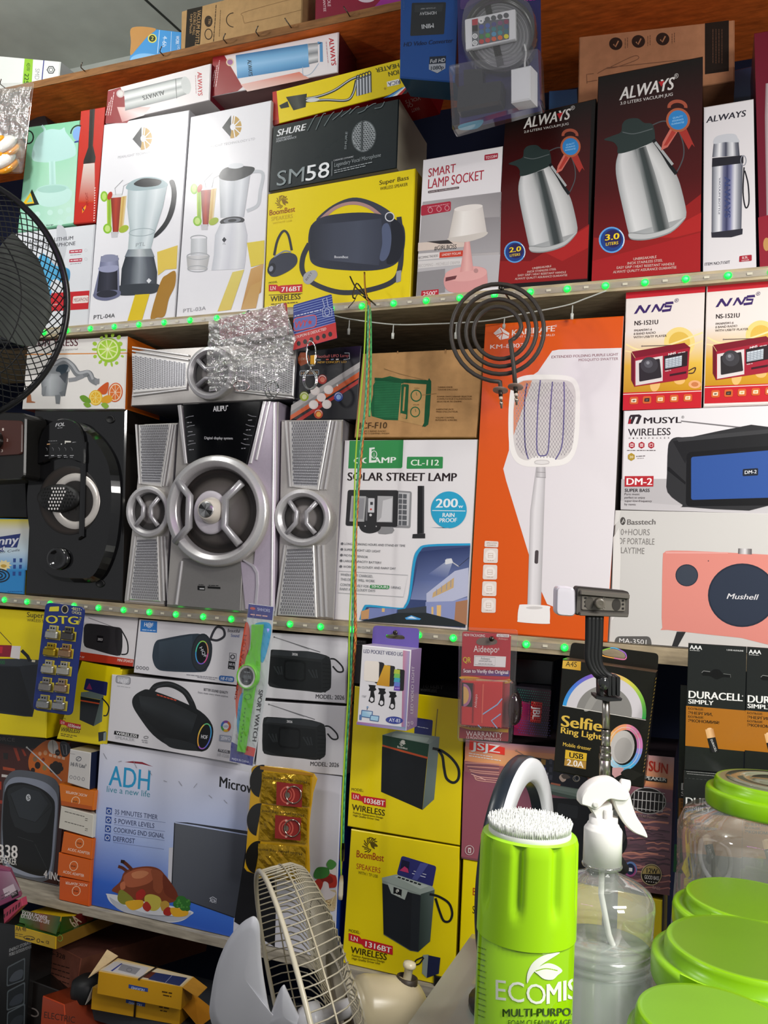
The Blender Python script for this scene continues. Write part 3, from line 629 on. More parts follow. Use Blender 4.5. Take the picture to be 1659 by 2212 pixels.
b.t('BoomBest', 450, 436, 532, 437, 14, 'dfe2e8', 1); b.s_('a9a9ac', 272, 530, 330, 508, 348, 540, 300, 592, 265, 575); b.t('BEST', 285, 572, 320, 525, 12, '50525a'); b.rr('9a9ca4', 820, 515, 850, 508, 846, 575, 818, 585, 6); b.r('d8dae0', 780, 190, 26, 26, 6)
b.l('34363e', 14, 90, 420, 110, 330, 145, 275, 175, 300, 195, 390, sm=True); b.s_('3b3f4c', 55, 490, 75, 440, 150, 405, 215, 415, 228, 460, 190, 505, 110, 545, 65, 540); b.e('23262e', 75, 500, 24, 36, 20); b.e('8a90a0', 72, 500, 12, 18, 20); b.l('8a90a0', 8, 90, 430, 150, 395, 190, 400, sm=True)
b.t('MODEL', 58, 590, 110, 583, 11, '3a3010'); model(b, 58, 595, 258, 582, 44, '716BT'); b.f('3a3010', 58, 656, 258, 646, 258, 649, 58, 659); b.t('WIRELESS', 68, 697, 246, 681, 32, '3a3010', 1); b.gk('6a5a10', 72, 712, 230, 700, 9)
b.done('speaker_box', 'yellow box printed with a large barrel speaker on a strap, on the second shelf')
b = Box([914, 345, 1086, 315, 1076, 621, 898, 642], y1, .14, 'e3e0e2', 'E', rest=Z2, side='9a8f8c')
b.f('a4a0a2', 978, 100, 1447, 40, 1425, 608, 940, 666); b.g(['a8a5a6', '8e8a8c', 'b5b0b0', 'a39fa0'], 975, 105, 1446, 42, 1440, 420, 950, 440); b.f('b9b6b8', 950, 440, 1440, 415, 1425, 608, 940, 664)
b.t('SMART', 1010, -47, 1172, -78, 50, 'a8283c', 1); b.t('LAMP SOCKET', 1008, 22, 1340, -34, 56, 'a8283c', 1); b.rr('5a4a4c', 1008, 35, 1195, 8, 1194, 22, 1008, 50, 7); b.t('Suitable for home/office/dormitory', 1014, 45, 1186, 20, 8, 'd8d0d0'); b.rr('a8283c', 1346, -180, 1427, -192, 1425, -158, 1345, -146, 6); b.t('TD2284', 1352, -154, 1420, -166, 16, 'e8dada', 1)
b.rr('a8283c', 968, 122, 1146, 96, 1144, 155, 966, 185, 12); b.gk('d8a0a8', 1005, 132, 1135, 112, 6)
for x in (1022, 1074, 1122): b.r('d8a8b0', x, 150-(x-1022)*.13, 13, 15, 3)
b.g(['8d898b', '8d898b', 'a5a2a4', 'a5a2a4'], 1240, 200, 1442, 190, 1435, 400, 1230, 410)
for i, (a0, h, c1) in enumerate(((345, 50, 'd8c8bc'), (410, 40, 'ddd8d6'), (455, 44, 'd8d4d2'))): b.f(c1, 950, a0, 1226, a0-20, 1226, a0+h-26, 948, a0+h)
b.f('3a3434', 1000, 338, 1130, 328, 1160, 350, 1080, 352); b.t('#GIRLBOSS', 1046, 390, 1178, 380, 26, '2a2426', 1); b.f('c8402c', 1078, 402, 1218, 390, 1216, 425, 1076, 436); b.t('LINDSEY POLLAK', 1092, 424, 1206, 413, 14, 'ead8d0', 1); b.t('BECOMING THE BOSS', 952, 442, 1068, 428, 14, '4a4244'); b.t('BECOMING - MICHELLE OBAMA', 950, 492, 1200, 470, 18, 'b5b0ae')
b.f('8f8c8e', 945, 520, 1110, 500, 1110, 640, 940, 662); b.s_('d89a98', 1108, 545, 1180, 500, 1280, 485, 1350, 500, 1362, 540, 1358, 600, 1290, 635, 1180, 645, 1115, 620); b.e('e2a8a4', 1235, 530, 126, 44, -5); b.strip(['d49490', 'e8b4ae', 'd89a96'], [1228, 340, 1212, 440, 1200, 520], [1258, 335, 1270, 430, 1280, 510]); b.f('6a3a3e', 1115, 552, 1182, 540, 1172, 562, 1112, 576); b.e('b88a88', 1295, 512, 14)
b.strip(['cfc8c0', 'f0ece6', 'e6e0da', 'cfc8c2'], [1165, 150, 1130, 320], [1335, 125, 1360, 285]); b.s_('cfc8c0', 1128, 318, 1240, 300, 1360, 280, 1340, 310, 1240, 340, 1150, 335); b.e('e6e0da', 1250, 136, 86, 18, -8)
b.f('b82434', 970, 632, 1072, 622, 1072, 660, 966, 668); b.t('2500', 978, 664, 1050, 656, 24, 'f0e4e4', 1); b.t('°', 1052, 656, 1062, 655, 24, 'f0e4e4', 1)
b.done('lamp_socket_box', 'grey and white box printed with a pink table lamp and books')
b = Box([1091, 258, 1288, 212, 1270, 606, 1080, 621], y1, .17, '15110f', 'C', rest=Z2, side='2a0d0b')
b.g(['15110f', '15110f', '4a0c0c', '4a0c0c'], 90, 730, 605, 600, 590, 1100, 60, 1200); b.g(['4a0c0c', '4a0c0c', '7d1216', '7d1216'], 60, 1200, 590, 1100, 580, 1665, 50, 1700)
b.f('8f1a18', 60, 1560, 240, 1560, 590, 1340, 580, 1660, 50, 1700); b.f('a82220', 330, 1510, 590, 1350, 585, 1480, 430, 1560)
b.t('ALWAYS', 200, 770, 470, 712, 62, 'd8d4d0', 2, .16); b.f('b02028', 398, 680, 436, 672, 414, 712); b.t('®', 480, 660, 505, 655, 24, 'c8c4c0'); b.t('2.0 LITERS VACUUM JUG', 202, 796, 468, 746, 14, 'c8c4c0', 1)
b.tf(.837, .882, 110-680*.837, 868-708*.882); jug(b, '2a3634'); b.tf(); badge(b, 147, 1506, 58, '2.0')
for i, (tx, x0_, x1_) in enumerate((('UNBREAKABLE', 252, 365), ('INOX STAINLESS STEEL', 222, 395), ('EASY GRIP / HEAT RESISTANT HANDLE', 166, 453), ("ALWAYS' QUALITY ASSURANCE GUARANTEE", 148, 460))): b.t(tx, x0_, 1610+i*21, x1_, 1596+i*18, 12, 'd8b8b0', 1)
b.done('jug_box', 'black and red box with the smaller vacuum jug, beside the grey lamp box')
b = Box([1292, 165, 1518, 121, 1513, 588, 1278, 608], y1-.004, .19, '15110f', 'C', rest=Z2, side='2a0d0b')
b.g(['15110f', '15110f', '4a0c0c', '4a0c0c'], 650, 470, 1270, 345, 1262, 1050, 625, 1150); b.g(['4a0c0c', '4a0c0c', '7d1216', '7d1216'], 625, 1150, 1262, 1050, 1255, 1620, 605, 1680)
b.f('8f1a18', 620, 1420, 900, 1440, 1258, 1160, 1255, 1400, 610, 1560); b.f('a01c1e', 610, 1560, 1255, 1390, 1255, 1622, 605, 1680); b.f('a82220', 980, 1420, 1260, 1270, 1258, 1380, 1100, 1420)
b.t('ALWAYS', 772, 600, 1090, 534, 72, 'd8d4d0', 2, .16); b.f('b02028', 1005, 490, 1042, 482, 1022, 520); b.t('®', 1098, 472, 1124, 466, 28, 'c8c4c0'); b.t('3.0 LITERS VACUUM JUG', 777, 628, 1090, 572, 18, 'c8c4c0', 1)
jug(b, '2a3634'); badge(b, 726, 1434, 70, '3.0')
for i, (tx, x0_, x1_) in enumerate((('UNBREAKABLE', 855, 993), ('INOX STAINLESS STEEL', 820, 1030), ('EASY GRIP / HEAT RESISTANT HANDLE', 756, 1100), ("ALWAYS' QUALITY ASSURANCE GUARANTEE", 734, 1112))): b.t(tx, x0_, 1556+i*26, x1_, 1542+i*21, 15, 'd8b8b0', 1)
b.done('jug_box', 'black and red box with the larger vacuum jug, beside the white flask box')
b = Box([1520, 231, 1628, 213, 1634, 568, 1518, 585], y1, .12, 'd8d4d6', 'C', rest=Z2, side='8a8688')
b.t('ALWAYS', 1290, 735, 1523, 695, 36, '2c2a34', 2, .16)
b.strip(['4a4c58', 'a0a2aa', 'e4e4e6', '8a8c98', '3c3e50', 'b4b6bc', 'dadade', '70727c', '3a3c48'], [1335, 850, 1326, 940], [1482, 830, 1490, 930], False); b.s_('c2c4ca', 1335, 860, 1345, 820, 1400, 802, 1460, 802, 1480, 830, 1484, 850, 1400, 850)
b.strip(['4a4c58', 'a8aab2', 'e0e0e4', '6a6c88', '34365a', '7a7ca0', 'd4d4da', '8a8c96', '4a4c58'], [1325, 990, 1322, 1385, 1320, 1390], [1508, 970, 1500, 1370, 1500, 1376]); b.f('23222a', 1326, 945, 1512, 928, 1512, 975, 1324, 998); b.f('2a2932', 1320, 1390, 1508, 1366, 1506, 1400, 1440, 1418, 1322, 1420)
b.t('ALWAYS', 1400, 1058, 1400, 1300, 34, '3a4472', 2); b.t('VACUUM BOTTLE', 1366, 1062, 1362, 1282, 10, '50546a', 1); b.l('1c1b22', 8, 1516, 1000, 1510, 1150, 1525, 1240, 1545, 1210, 1540, 1100, 1520, 1020, sm=True); b.r('8a8c96', 1512, 960, 16, 30, 5)
b.t('ITEM NO:7150T', 1282, 1588, 1432, 1574, 17, '3a3840', 1); b.rr('a02030', 1488, 1530, 1562, 1522, 1562, 1558, 1486, 1566, 6); b.t('0.5L', 1505, 1548, 1540, 1543, 14, 'e8dada', 1); b.t('VACUUM', 1500, 1562, 1545, 1557, 8, 'e8dada')
b.done('flask_box', 'slim white box printed with a silver flask on a wrist strap')
b = Box([1629, 71, 1720, 55, 1722, 560, 1642, 575], y1, .14, '6a1226', 'C', rest=Z2, left='4a0c1a')
b.strip(['8a7478', 'c8b8ba', 'a89092'], [1645, 500, 1640, 700, 1650, 1300], [1700, 490, 1700, 700, 1700, 1300]); b.f('8a1a2a', 1600, 1300, 1800, 1250, 1800, 1600, 1610, 1600); b.e('b88a50', 1650, 1460, 20, 40)
b.done('kettle_box', 'tall dark red box cut by the picture edge beside the slim flask box')
b = Box([1251, 80, 1587, 43, 1587, 150, 1249, 190], .1, .12, 'b07a58', 'C', fin='kraft', rest=at(1518, 121, .008).z+.002)
b.f('241a14', 1282, 140, 1425, 122, 1425, 425, 1282, 445)
for i, x in enumerate((750, 885, 1030)):
    b.e('33211a', x, 262-i*14, 40, 38); b.l('b07a58', 8, x-14, 265-i*14, x-2, 280-i*14, x+16, 245-i*14); b.gk('6a4836', x+56, 230-i*14, x+56, 290-i*14, 6); b.gk('6a4836', x+70, 225-i*14, x+70, 285-i*14, 6)
b.l('7a523c', 4, 720, 400, 860, 335, 880, 355, 760, 400, 690, 410, sm=True); b.l('7a523c', 4, 640, 440, 700, 405, 1080, 365, 1270, 350); b.l('7a523c', 4, 578, 500, 576, 445, 618, 440); b.l('7a523c', 4, 578, 490, 640, 480)
for i in range(4): b.gk('6a4836', 1330+i*18, 175, 1330+i*18, 380, 6)
b.done('bottle_carton', 'brown kraft flask carton lying in the gloom behind the larger jug box')
for q, c_, lb in (([1186, 196, 1247, 191, 1252, 300, 1184, 300], '2f5a8a', 'small blue box standing behind the smaller jug box'), ([1582, 152, 1634, 140, 1636, 300, 1580, 300], '23304e', 'dark blue box in the gloom behind the slim flask box')):
    b = Box(q, .2, .1, c_, 'C'); b.done('storage_box', lb)
b = Box([60, 262, 95, 245, 110, 290, 62, 292], .1, .1, '3a3c40', ''); b.done('storage_box', 'dark grey box tucked behind the mint green lamp box')
# ================================================================ second row (between the two lit shelves)
y2 = .012
b = Box([60, 738, 275, 726, 269, 884, 47, 884], y2, .12, 'eae6e2', 'D', side='d86a14', top='c8c2bc')
b.t('FRUIT PRESS', 168, 966, 465, 960, 44, '5a2630', 1); b.t('innoxious material', 290, 994, 464, 984, 12, '8a8a8a')
b.f('e0924a', 150, 1008, 760, 1000, 760, 1006, 150, 1015)
for i in range(14): a = math.radians(i*26); b.e('a4cc38', 650+82*math.cos(a)*random.uniform(.85, 1.15), 985+86*math.sin(a)*random.uniform(.9, 1.2), random.uniform(8, 22), random.uniform(6, 14), i*26)
b.e('9cc832', 650, 985, 72, 74); b.e('e4f0a8', 645, 980, 62, 63)
for i in range(9): a = math.radians(i*40); b.g(['c4e060', '9cd02a', '9cd02a'], 645+8*math.cos(a), 980+8*math.sin(a), 645+55*math.cos(a-.28), 980+55*math.sin(a-.28), 645+55*math.cos(a+.28), 980+55*math.sin(a+.28))
b.e('f0f8d0', 645, 980, 8)
b.l('7d8084', 40, 320, 1080, 380, 1050, 430, 1080, 470, 1130, 530, 1125, 550, 1160, 585, 1180, sm=True); b.l('aeb0b4', 14, 320, 1072, 380, 1042, 430, 1072, 470, 1122, 530, 1115, 556, 1160, sm=True); b.l('8e9094', 24, 410, 1165, 450, 1160, 500, 1140); b.rr('8a8c90', 566, 1160, 596, 1155, 594, 1188, 568, 1190, 6)
b.strip(['707478', 'b4b8bc', '94989c', '5c6064'], [285, 1085, 245, 1160, 255, 1260], [410, 1100, 405, 1180, 390, 1260]); b.s_('94989c', 285, 1100, 340, 1080, 410, 1090, 405, 1120, 300, 1125); b.s_('3a4650', 335, 1110, 350, 1080, 390, 1070, 410, 1085, 375, 1150, 360, 1120)
b.f('4a4e54', 355, 1140, 410, 1110, 392, 1185); b.f('85898d', 250, 1210, 280, 1200, 272, 1255, 250, 1252); b.f('7a7e82', 330, 1255, 365, 1250, 358, 1308, 335, 1306); b.f('6a6e72', 355, 1240, 395, 1220, 372, 1265)
b.e('d85a1c', 690, 1238, 44, 58, 8); b.e('f0dcc0', 690, 1238, 38, 52, 8); b.e('e0702a', 690, 1238, 32, 46, 8); b.s_('d0561c', 580, 1230, 620, 1190, 650, 1180, 640, 1240, 610, 1250)
b.e('e0a020', 640, 1280, 36, 24, -20); b.e('e8b828', 573, 1270, 40, 46); b.e('f4dc80', 573, 1270, 34, 40); b.e('eab52a', 573, 1270, 29, 35)
for i in range(8): a = math.radians(i*45); b.l('f4dc80', 3, 573, 1270, 573+28*math.cos(a), 1270+34*math.sin(a)); b.l('f0dcc0', 3, 690, 1238, 690+30*math.cos(a), 1238+44*math.sin(a))
b.s_('6a9a2a', 478, 1265, 505, 1255, 540, 1280, 540, 1300, 500, 1295); b.s_('7aa632', 500, 1305, 530, 1300, 545, 1320, 520, 1328); b.s_('8ab03a', 605, 1310, 630, 1300, 652, 1320, 630, 1335)
b.f('b06a40', 165, 1250, 185, 1250, 190, 1290, 212, 1295, 212, 1300, 160, 1300)
b.done('juicer_box', 'white box printed with a citrus press and lime, open orange end, on the black loudspeaker')
# ---- the silver loudspeaker set
SIL, SIL2, LAV = 'cac6c0', 'a8a49e', 'c8bccc'
def mesh_panel(b, tl, tr, br, bl, nx, ny, holes, lift=.0042):
    for j in range(ny):
        for i in range(nx):
            u, v = (i+.5+(.5 if j % 2 else 0))/(nx+.5), (j+.5)/ny
            x = (tl[0]*(1-u)+tr[0]*u)*(1-v)+(bl[0]*(1-u)+br[0]*u)*v; y = (tl[1]*(1-u)+tr[1]*u)*(1-v)+(bl[1]*(1-u)+br[1]*u)*v
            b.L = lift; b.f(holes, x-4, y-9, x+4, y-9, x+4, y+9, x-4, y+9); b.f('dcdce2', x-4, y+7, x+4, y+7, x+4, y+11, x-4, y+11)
def satellite(quad, affine, label, rest=Z3):
    q = pairs(quad); pl = Plane(.004); c = corners(pl, q, rest)
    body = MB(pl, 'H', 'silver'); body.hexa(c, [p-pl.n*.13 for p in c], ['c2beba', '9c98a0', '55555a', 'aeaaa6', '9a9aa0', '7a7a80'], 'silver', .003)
    rt = body.build('satellite_speaker', None, label, 'loudspeaker')
    b = MB(pl, 'H', 'silver').aff(*affine)
    b.slab(pairs([180, 168, 432, 160, 358, 580, 196, 560]), 0, .0035, 'd6d4d2', 4)
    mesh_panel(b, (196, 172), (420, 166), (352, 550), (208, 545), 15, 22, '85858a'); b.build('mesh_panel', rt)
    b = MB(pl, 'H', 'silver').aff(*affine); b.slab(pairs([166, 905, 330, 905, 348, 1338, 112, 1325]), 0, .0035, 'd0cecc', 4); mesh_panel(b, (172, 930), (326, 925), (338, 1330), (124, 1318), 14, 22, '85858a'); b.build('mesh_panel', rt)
    for x0, y0_, x1, y1_ in ((440, 165, 365, 575), (462, 165, 392, 575), (352, 905, 372, 1335), (380, 905, 402, 1335), (155, 905, 94, 1330), (158, 165, 185, 560)):
        b = MB(pl, 'H', 'silver').aff(*affine); b.slab(pairs([x0, y0_, x0+11, y0_, x1+11, y1_, x1, y1_]), 0, .005, 'd4d2d2', 2); b.build('trim_bar', rt)
    b = MB(pl, 'H', 'silver').aff(*affine)
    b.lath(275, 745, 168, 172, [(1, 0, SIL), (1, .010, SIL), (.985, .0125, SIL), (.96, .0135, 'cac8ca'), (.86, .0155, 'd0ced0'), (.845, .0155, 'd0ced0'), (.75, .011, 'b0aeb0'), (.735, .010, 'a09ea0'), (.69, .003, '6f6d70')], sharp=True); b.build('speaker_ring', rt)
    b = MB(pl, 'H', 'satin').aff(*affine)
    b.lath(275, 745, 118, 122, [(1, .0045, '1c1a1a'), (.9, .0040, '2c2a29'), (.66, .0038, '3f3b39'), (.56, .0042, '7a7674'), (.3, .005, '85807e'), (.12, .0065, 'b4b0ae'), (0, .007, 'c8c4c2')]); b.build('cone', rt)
    b = MB(pl, 'H', 'silver').aff(*affine)
    for sgn in (-1, 1):
        p = [(275+sgn*x, y) for x, y in ((82, 655), (30, 715), (30, 775), (88, 840))]
        if sgn < 0: p = [(198, 650), (242, 712), (236, 775), (182, 838)]
        else: p = [(358, 655), (300, 712), (300, 780), (350, 838)]
        w = [b.w(x, y, .0115) for x, y in p]; b.tube(w, .0048, 'b8b6ba', 8)
    b.build('spoke', rt)
    return rt
satellite([607, 907, 740, 906, 720, 1336, 600, 1330], (1, 0, 0, 0, 1, 0), 'silver satellite loudspeaker with a lavender side, beside the solar lamp box')
rt = satellite([310, 916, 383, 913, 355, 1305, 268, 1299], (.78, 0, 690.5-1548, 0, .9, 37.8), 'silver satellite loudspeaker between the black loudspeaker and the large silver one')
satellite([291, 757, 640, 738, 631, 861, 281, 877], (0, .826, 1275-745*.826-1548, -.95, -.04, 1130+.95*275+.04*745-1244.25), 'silver satellite loudspeaker lying on its side on top of the large silver one', None)
# main unit, in crop G
pl = Plane(-.004); q = pairs([386, 876, 600, 867, 590, 1326, 358, 1308]); c = corners(pl, q, Z3)
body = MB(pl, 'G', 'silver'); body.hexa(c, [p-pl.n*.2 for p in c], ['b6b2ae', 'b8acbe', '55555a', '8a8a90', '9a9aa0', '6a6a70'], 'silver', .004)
main = body.build('subwoofer', None, 'large silver loudspeaker with a black display and a big round driver, centre of the set', 'loudspeaker')
b = MB(pl, 'G', 'silver')
b.slab(pairs([1578, 50, 1655, 52, 1642, 1300, 1470, 1290, 1440, 1000, 1520, 1020, 1545, 700, 1480, 440]), 0, .004, LAV, 4); b.build('side_cheek', main)
for a0 in ([1580, 50, 1598, 50, 1512, 420, 1494, 420], [1610, 50, 1624, 50, 1545, 400, 1530, 400], [1640, 60, 1650, 60, 1636, 1290, 1624, 1290], [1070, 75, 1090, 72, 1128, 420, 1112, 425], [1092, 1000, 1102, 1000, 1068, 1262, 1056, 1262]): b = MB(pl, 'G', 'silver'); b.slab(pairs(a0), 0, .007, 'd4d2d4', 3); b.build('trim_bar', main)
b = MB(pl, 'G', 'silver'); b.slab(crom(pairs([1460, 1000, 1480, 1002, 1552, 1068, 1540, 1300, 1526, 1300, 1536, 1075]), True, 3), 0, .007, 'c8c4cc', 2); b.build('trim_bar', main)
b = MB(pl, 'G', 'silver'); b.slab(pairs([1092, 985, 1455, 1005, 1440, 1300, 1060, 1268]), 0, .003, '8a8886', 3); b.L = .0034
b.rr('1a1a1a', 1186, 1148, 1230, 1150, 1230, 1176, 1186, 1174, 3); b.f('e0e0e0', 1198, 1162, 1226, 1163, 1226, 1170, 1198, 1169); b.f('1a1a1a', 1246, 1152, 1322, 1156, 1322, 1168, 1246, 1164); b.gk('3a3a3a', 1252, 1146, 1310, 1148, 8); b.gk('3a3a3a', 1192, 1142, 1222, 1144, 6); b.build('port_panel', main)
b = MB(pl, 'G', 'gloss'); b.slab(pairs([1100, 66, 1572, 47, 1482, 425, 1132, 418]), 0, .006, '0a0b0e', 3, .0015)
b.L = .0064; b.t('AILIPU', 1284, 112, 1362, 108, 32, 'e8e8ea', 2); b.e('e8e8ea', 1369, 78, 4); b.t('Digital display system', 1232, 276, 1400, 278, 15, 'd4d4d8', 1)
for y0, x0 in ((150, 1120), (205, 1126), (260, 1130), (312, 1132)): b.l('8a8a90', 4, x0, y0, x0+20, y0-8, x0+48, y0-12); b.gk('9a9aa0', x0+8, y0+28, x0+36, y0+26, 8)
for y0, x0 in ((130, 1490), (188, 1478), (243, 1464), (298, 1450)): b.l('8a8a90', 4, x0, y0, x0+25, y0+10, x0+52, y0+12); b.gk('9a9aa0', x0+2, y0+34, x0+30, y0+32, 8)
b.build('display', main)
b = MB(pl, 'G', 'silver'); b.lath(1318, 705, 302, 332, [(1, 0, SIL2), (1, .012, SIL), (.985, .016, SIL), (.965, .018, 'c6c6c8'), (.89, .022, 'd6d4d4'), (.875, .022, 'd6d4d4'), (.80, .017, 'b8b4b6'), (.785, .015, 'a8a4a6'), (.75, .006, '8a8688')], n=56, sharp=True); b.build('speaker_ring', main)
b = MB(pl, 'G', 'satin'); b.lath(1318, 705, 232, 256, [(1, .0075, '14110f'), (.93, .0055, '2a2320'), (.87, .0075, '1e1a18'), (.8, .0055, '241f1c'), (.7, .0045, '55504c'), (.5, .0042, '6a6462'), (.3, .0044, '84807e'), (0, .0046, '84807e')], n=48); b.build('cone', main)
b = MB(pl, 'G', 'gloss'); b.lath(1280, 715, 100, 130, [(1, .010, 'c8c2cc'), (1, .014, 'd2ccd6'), (.93, .0165, 'd8d2da'), (.75, .017, 'cec8d0'), (0, .017, 'cec8d0')]); b.build('phase_plate', main)
b = MB(pl, 'G', 'gloss'); b.lath(1290, 704, 72, 80, [(1, .017, 'c8c0b4'), (.98, .020, 'd8d0c4'), (.86, .026, 'e0d8cc'), (.72, .034, 'e6ded2'), (.66, .0352, 'e0d8ce'), (0, .0352, 'e0d8ce')]); b.build('dust_cap', main)
b = MB(pl, 'G', 'metal'); b.lath(1290, 704, 44, 48, [(1, .0354, 'b0b0b0'), (.94, .0366, 'c8c8c8'), (0, .0366, '8a8a8a')])
b.L = .0368
for i in range(4): b.P([(1290, 704)]+[(1290+40*math.cos(math.radians(i*90+a_)), 704+44*math.sin(math.radians(i*90+a_))) for a_ in (10, 30, 50)], 'e8e8e8' if i % 2 else '5a5a5a')
b.build('star_cap', main)
for p in ([1098, 532, 1166, 622, 1160, 800, 1078, 895], [1474, 540, 1378, 632, 1372, 800, 1460, 905]):
    b = MB(pl, 'G', 'silver'); b.tube([b.w(x, y, .0185) for x, y in pairs(p)], .0078, 'b6b4b8', 10); b.build('spoke', main)
# ---- black loudspeaker (crop G)
pl = Plane(.004); q = pairs([74, 884, 272, 884, 262, 1287, 54, 1276]); c = corners(pl, q, Z3)
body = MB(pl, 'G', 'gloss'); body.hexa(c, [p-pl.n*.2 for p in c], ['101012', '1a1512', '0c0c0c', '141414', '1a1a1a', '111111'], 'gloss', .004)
sp = body.build('tower_speaker', None, 'glossy black loudspeaker with an oval bezel and silver-ringed driver, under the juicer box', 'loudspeaker')
b = MB(pl, 'G', 'gloss'); oval = crom(pairs([182, 560, 225, 380, 300, 235, 400, 170, 520, 190, 620, 270, 700, 400, 728, 560, 722, 760, 690, 950, 610, 1110, 480, 1130, 340, 1108, 255, 1030, 205, 880, 180, 720]), True, 5)
b.slab(oval, 0, .020, '0e0e10', 26, .015); b.build('bezel', sp)
b = MB(pl, 'G', 'gloss'); b.slab(crom(pairs([272, 420, 285, 300, 330, 205, 420, 165, 505, 185, 548, 260, 560, 420, 520, 420, 440, 395, 370, 402, 300, 430]), True, 4), .02, .028, '0a0a0c', 6, .003)
b.L = .0284; b.t('FOL', 388, 214, 442, 208, 20, 'd0d0d4', 2, .3); b.gk('9a9aa0', 400, 222, 430, 219, 6)
b.gk('8a8a8e', 346, 298, 404, 296, 6); b.f('d0a070', 338, 314, 356, 312, 356, 318, 338, 320); b.f('1c1c1c', 356, 310, 408, 308, 408, 316, 356, 320); b.e('c0c0c0', 424, 316, 4); b.f('e0dcd4', 444, 296, 480, 298, 480, 306, 450, 306, 448, 314, 444, 314); b.gk('a0a0a4', 488, 306, 510, 304, 6)
for i in range(5): b.l('8a8a8e', 2, 332+i*37, 336, 340+i*37, 344, 340+i*37, 354); b.gk('b0b0b4', 326+i*37, 384, 350+i*37, 383, 7)
for i in (2, 3, 4): b.gk('8a8a8e', 328+i*37, 394, 350+i*37, 393, 6)
b.build('control_panel', sp)
b = MB(pl, 'G', 'satin'); b.lath(455, 645, 182, 205, [(1, .0202, '0a0a0a'), (.98, .0208, '1a1614'), (.9, .0205, '2a211c'), (.7, .0207, '1a1614'), (0, .0207, '1a1614')]); b.build('cone', sp)
b = MB(pl, 'G', 'silver'); b.lath(492, 650, 146, 166, [(1, .0208, 'bcb6b0'), (.99, .0218, 'dcd6cf'), (.74, .0218, 'c8c2bc'), (.72, .0208, '6a6460')]); b.build('driver_ring', sp)
b = MB(pl, 'G', 'gloss'); b.slab(pairs([530, 300, 562, 300, 548, 860, 515, 880]), .02, .0265, '0e0e10', 8, .003); b.build('bezel_rail', sp)
b = MB(pl, 'G', 'satin'); b.lath(398, 632, 128, 84, [(1, .021, '121212'), (.96, .026, '1a1a1a'), (.85, .029, '1e1e1f'), (.5, .0315, '1c1c1d'), (0, .032, '1a1a1b')]); b.L = .0328
for j in range(7):
    for i in range(12):
        x, y = 310+i*17+(j % 2)*8, 578+j*20
        if ((x-398)/115)**2+((y-632)/75)**2 < 1: b.e('e0dcda' if 362 < x-(3-j)*4 < 450-max(0, j-2)*6 else '0a0a0a', x, y, 5, 6.5, n=None)
b.build('horn_cover', sp)
b = MB(pl, 'G', 'gloss'); b.lath(400, 990, 62, 66, [(1, .022, '141416'), (.95, .03, '1c1c1e'), (.75, .03, '0c0c0e'), (.6, .024, '101012'), (.3, .026, '060606'), (.12, .026, '020202'), (0, .026, '020202')]); b.build('volume_knob', sp)
for x, y in ((232, 160), (660, 155), (600, 1135)):
    b = MB(pl, 'G', 'satin'); b.lath(x, y, 26, 24, [(1, .0005, '050505'), (.9, .003, '0c0c0c'), (.7, .001, '020202'), (0, .001, '020202')], n=20); b.build('screw_hole', sp)
# ---- stabiliser with its selector plate, at the left edge (crop X)
pl = Plane(-.06); q = pairs([-60, 888, 56, 893, 53, 1040, -60, 1040]); c = [pl.p(*p) for p in q]
body = MB(pl, 'X', 'plastic'); body.slab(rquad([(-300, 130), (262, 150), (248, 820), (-300, 850)], 60), -.06, 0, '1b1a19', 10, .004)
st_ = body.build('stabiliser', None, 'black device with a brown numbered selector plate, beside the black loudspeaker', 'appliance')
b = MB(pl, 'X', 'plastic'); b.slab(rquad([(-300, 215), (240, 232), (236, 575), (-300, 610)], 40), 0, .004, '4a2a24', 6, .002); b.L = .0044
for n_, x, y in (('1', 38, 336), ('2', 82, 444), ('3', 28, 552)): b.t(n_, x, y, x+18, y-1, 26, 'd8c8c0')
b.build('selector_plate', st_)
b = MB(pl, 'X', 'gloss'); b.lath(-30, 430, 80, 100, [(1, .004, '141210'), (.95, .02, '1c1a18'), (.8, .03, '221e1c'), (.4, .031, '3a3430'), (0, .031, 'b0a8a4')], n=30); b.build('selector_knob', st_)
# dark block added to stand for shade in the gap over the coil box
b = Box([-60, 1040, 56, 1040, 58, 1118, -60, 1116], .05, .2, '0e1012', ''); b.done('storage_box', 'added dark block for the shaded gap above the mosquito coil box')
b = Box([-60, 1118, 61, 1121, 52, 1283, -60, 1278], y2, .15, '2f86c8', 'X', side='d8c010', rest=Z3)
b.g(['e0cc20', 'e0cc20', 'e4e4dc', 'e4e4dc'], -260, 1230, 318, 1232, 312, 1340, -260, 1340); b.g(['e4e4dc', 'e4e4dc', 'c8dcea', 'c8dcea'], -260, 1340, 312, 1340, 292, 1560, -260, 1560); b.g(['c8dcea', 'c8dcea', '3a90d0', '2a80c4'], -260, 1560, 292, 1560, 275, 1750, -260, 1750)
b.f('2a3a7a', 0, 1410, 212, 1378, 175, 1520, 45, 1520, 40, 1560, 0, 1560); b.t('Jonny', -150, 1505, 180, 1480, 85, 'e4e6f0', 2, .2); b.t('guard', -160, 1556, 40, 1548, 40, 'e4e6f0', 2, .2); b.t('Mosquito Coils', -180, 1600, 200, 1555, 24, '2a2c34', 0, .2)
b.P([(40+(62 if i % 2 else 95)*math.cos(i*math.pi/10)*.9, 1700+(38 if i % 2 else 58)*math.sin(i*math.pi/10)) for i in range(20)], 'ecd9a0'); b.s_('c8a040', 10, 1700, 40, 1690, 70, 1705, 50, 1725, 20, 1720)
for r_ in (105, 70, 35): b.r('1c2a3c', -10, 1805, r_, r_*.62, 14)
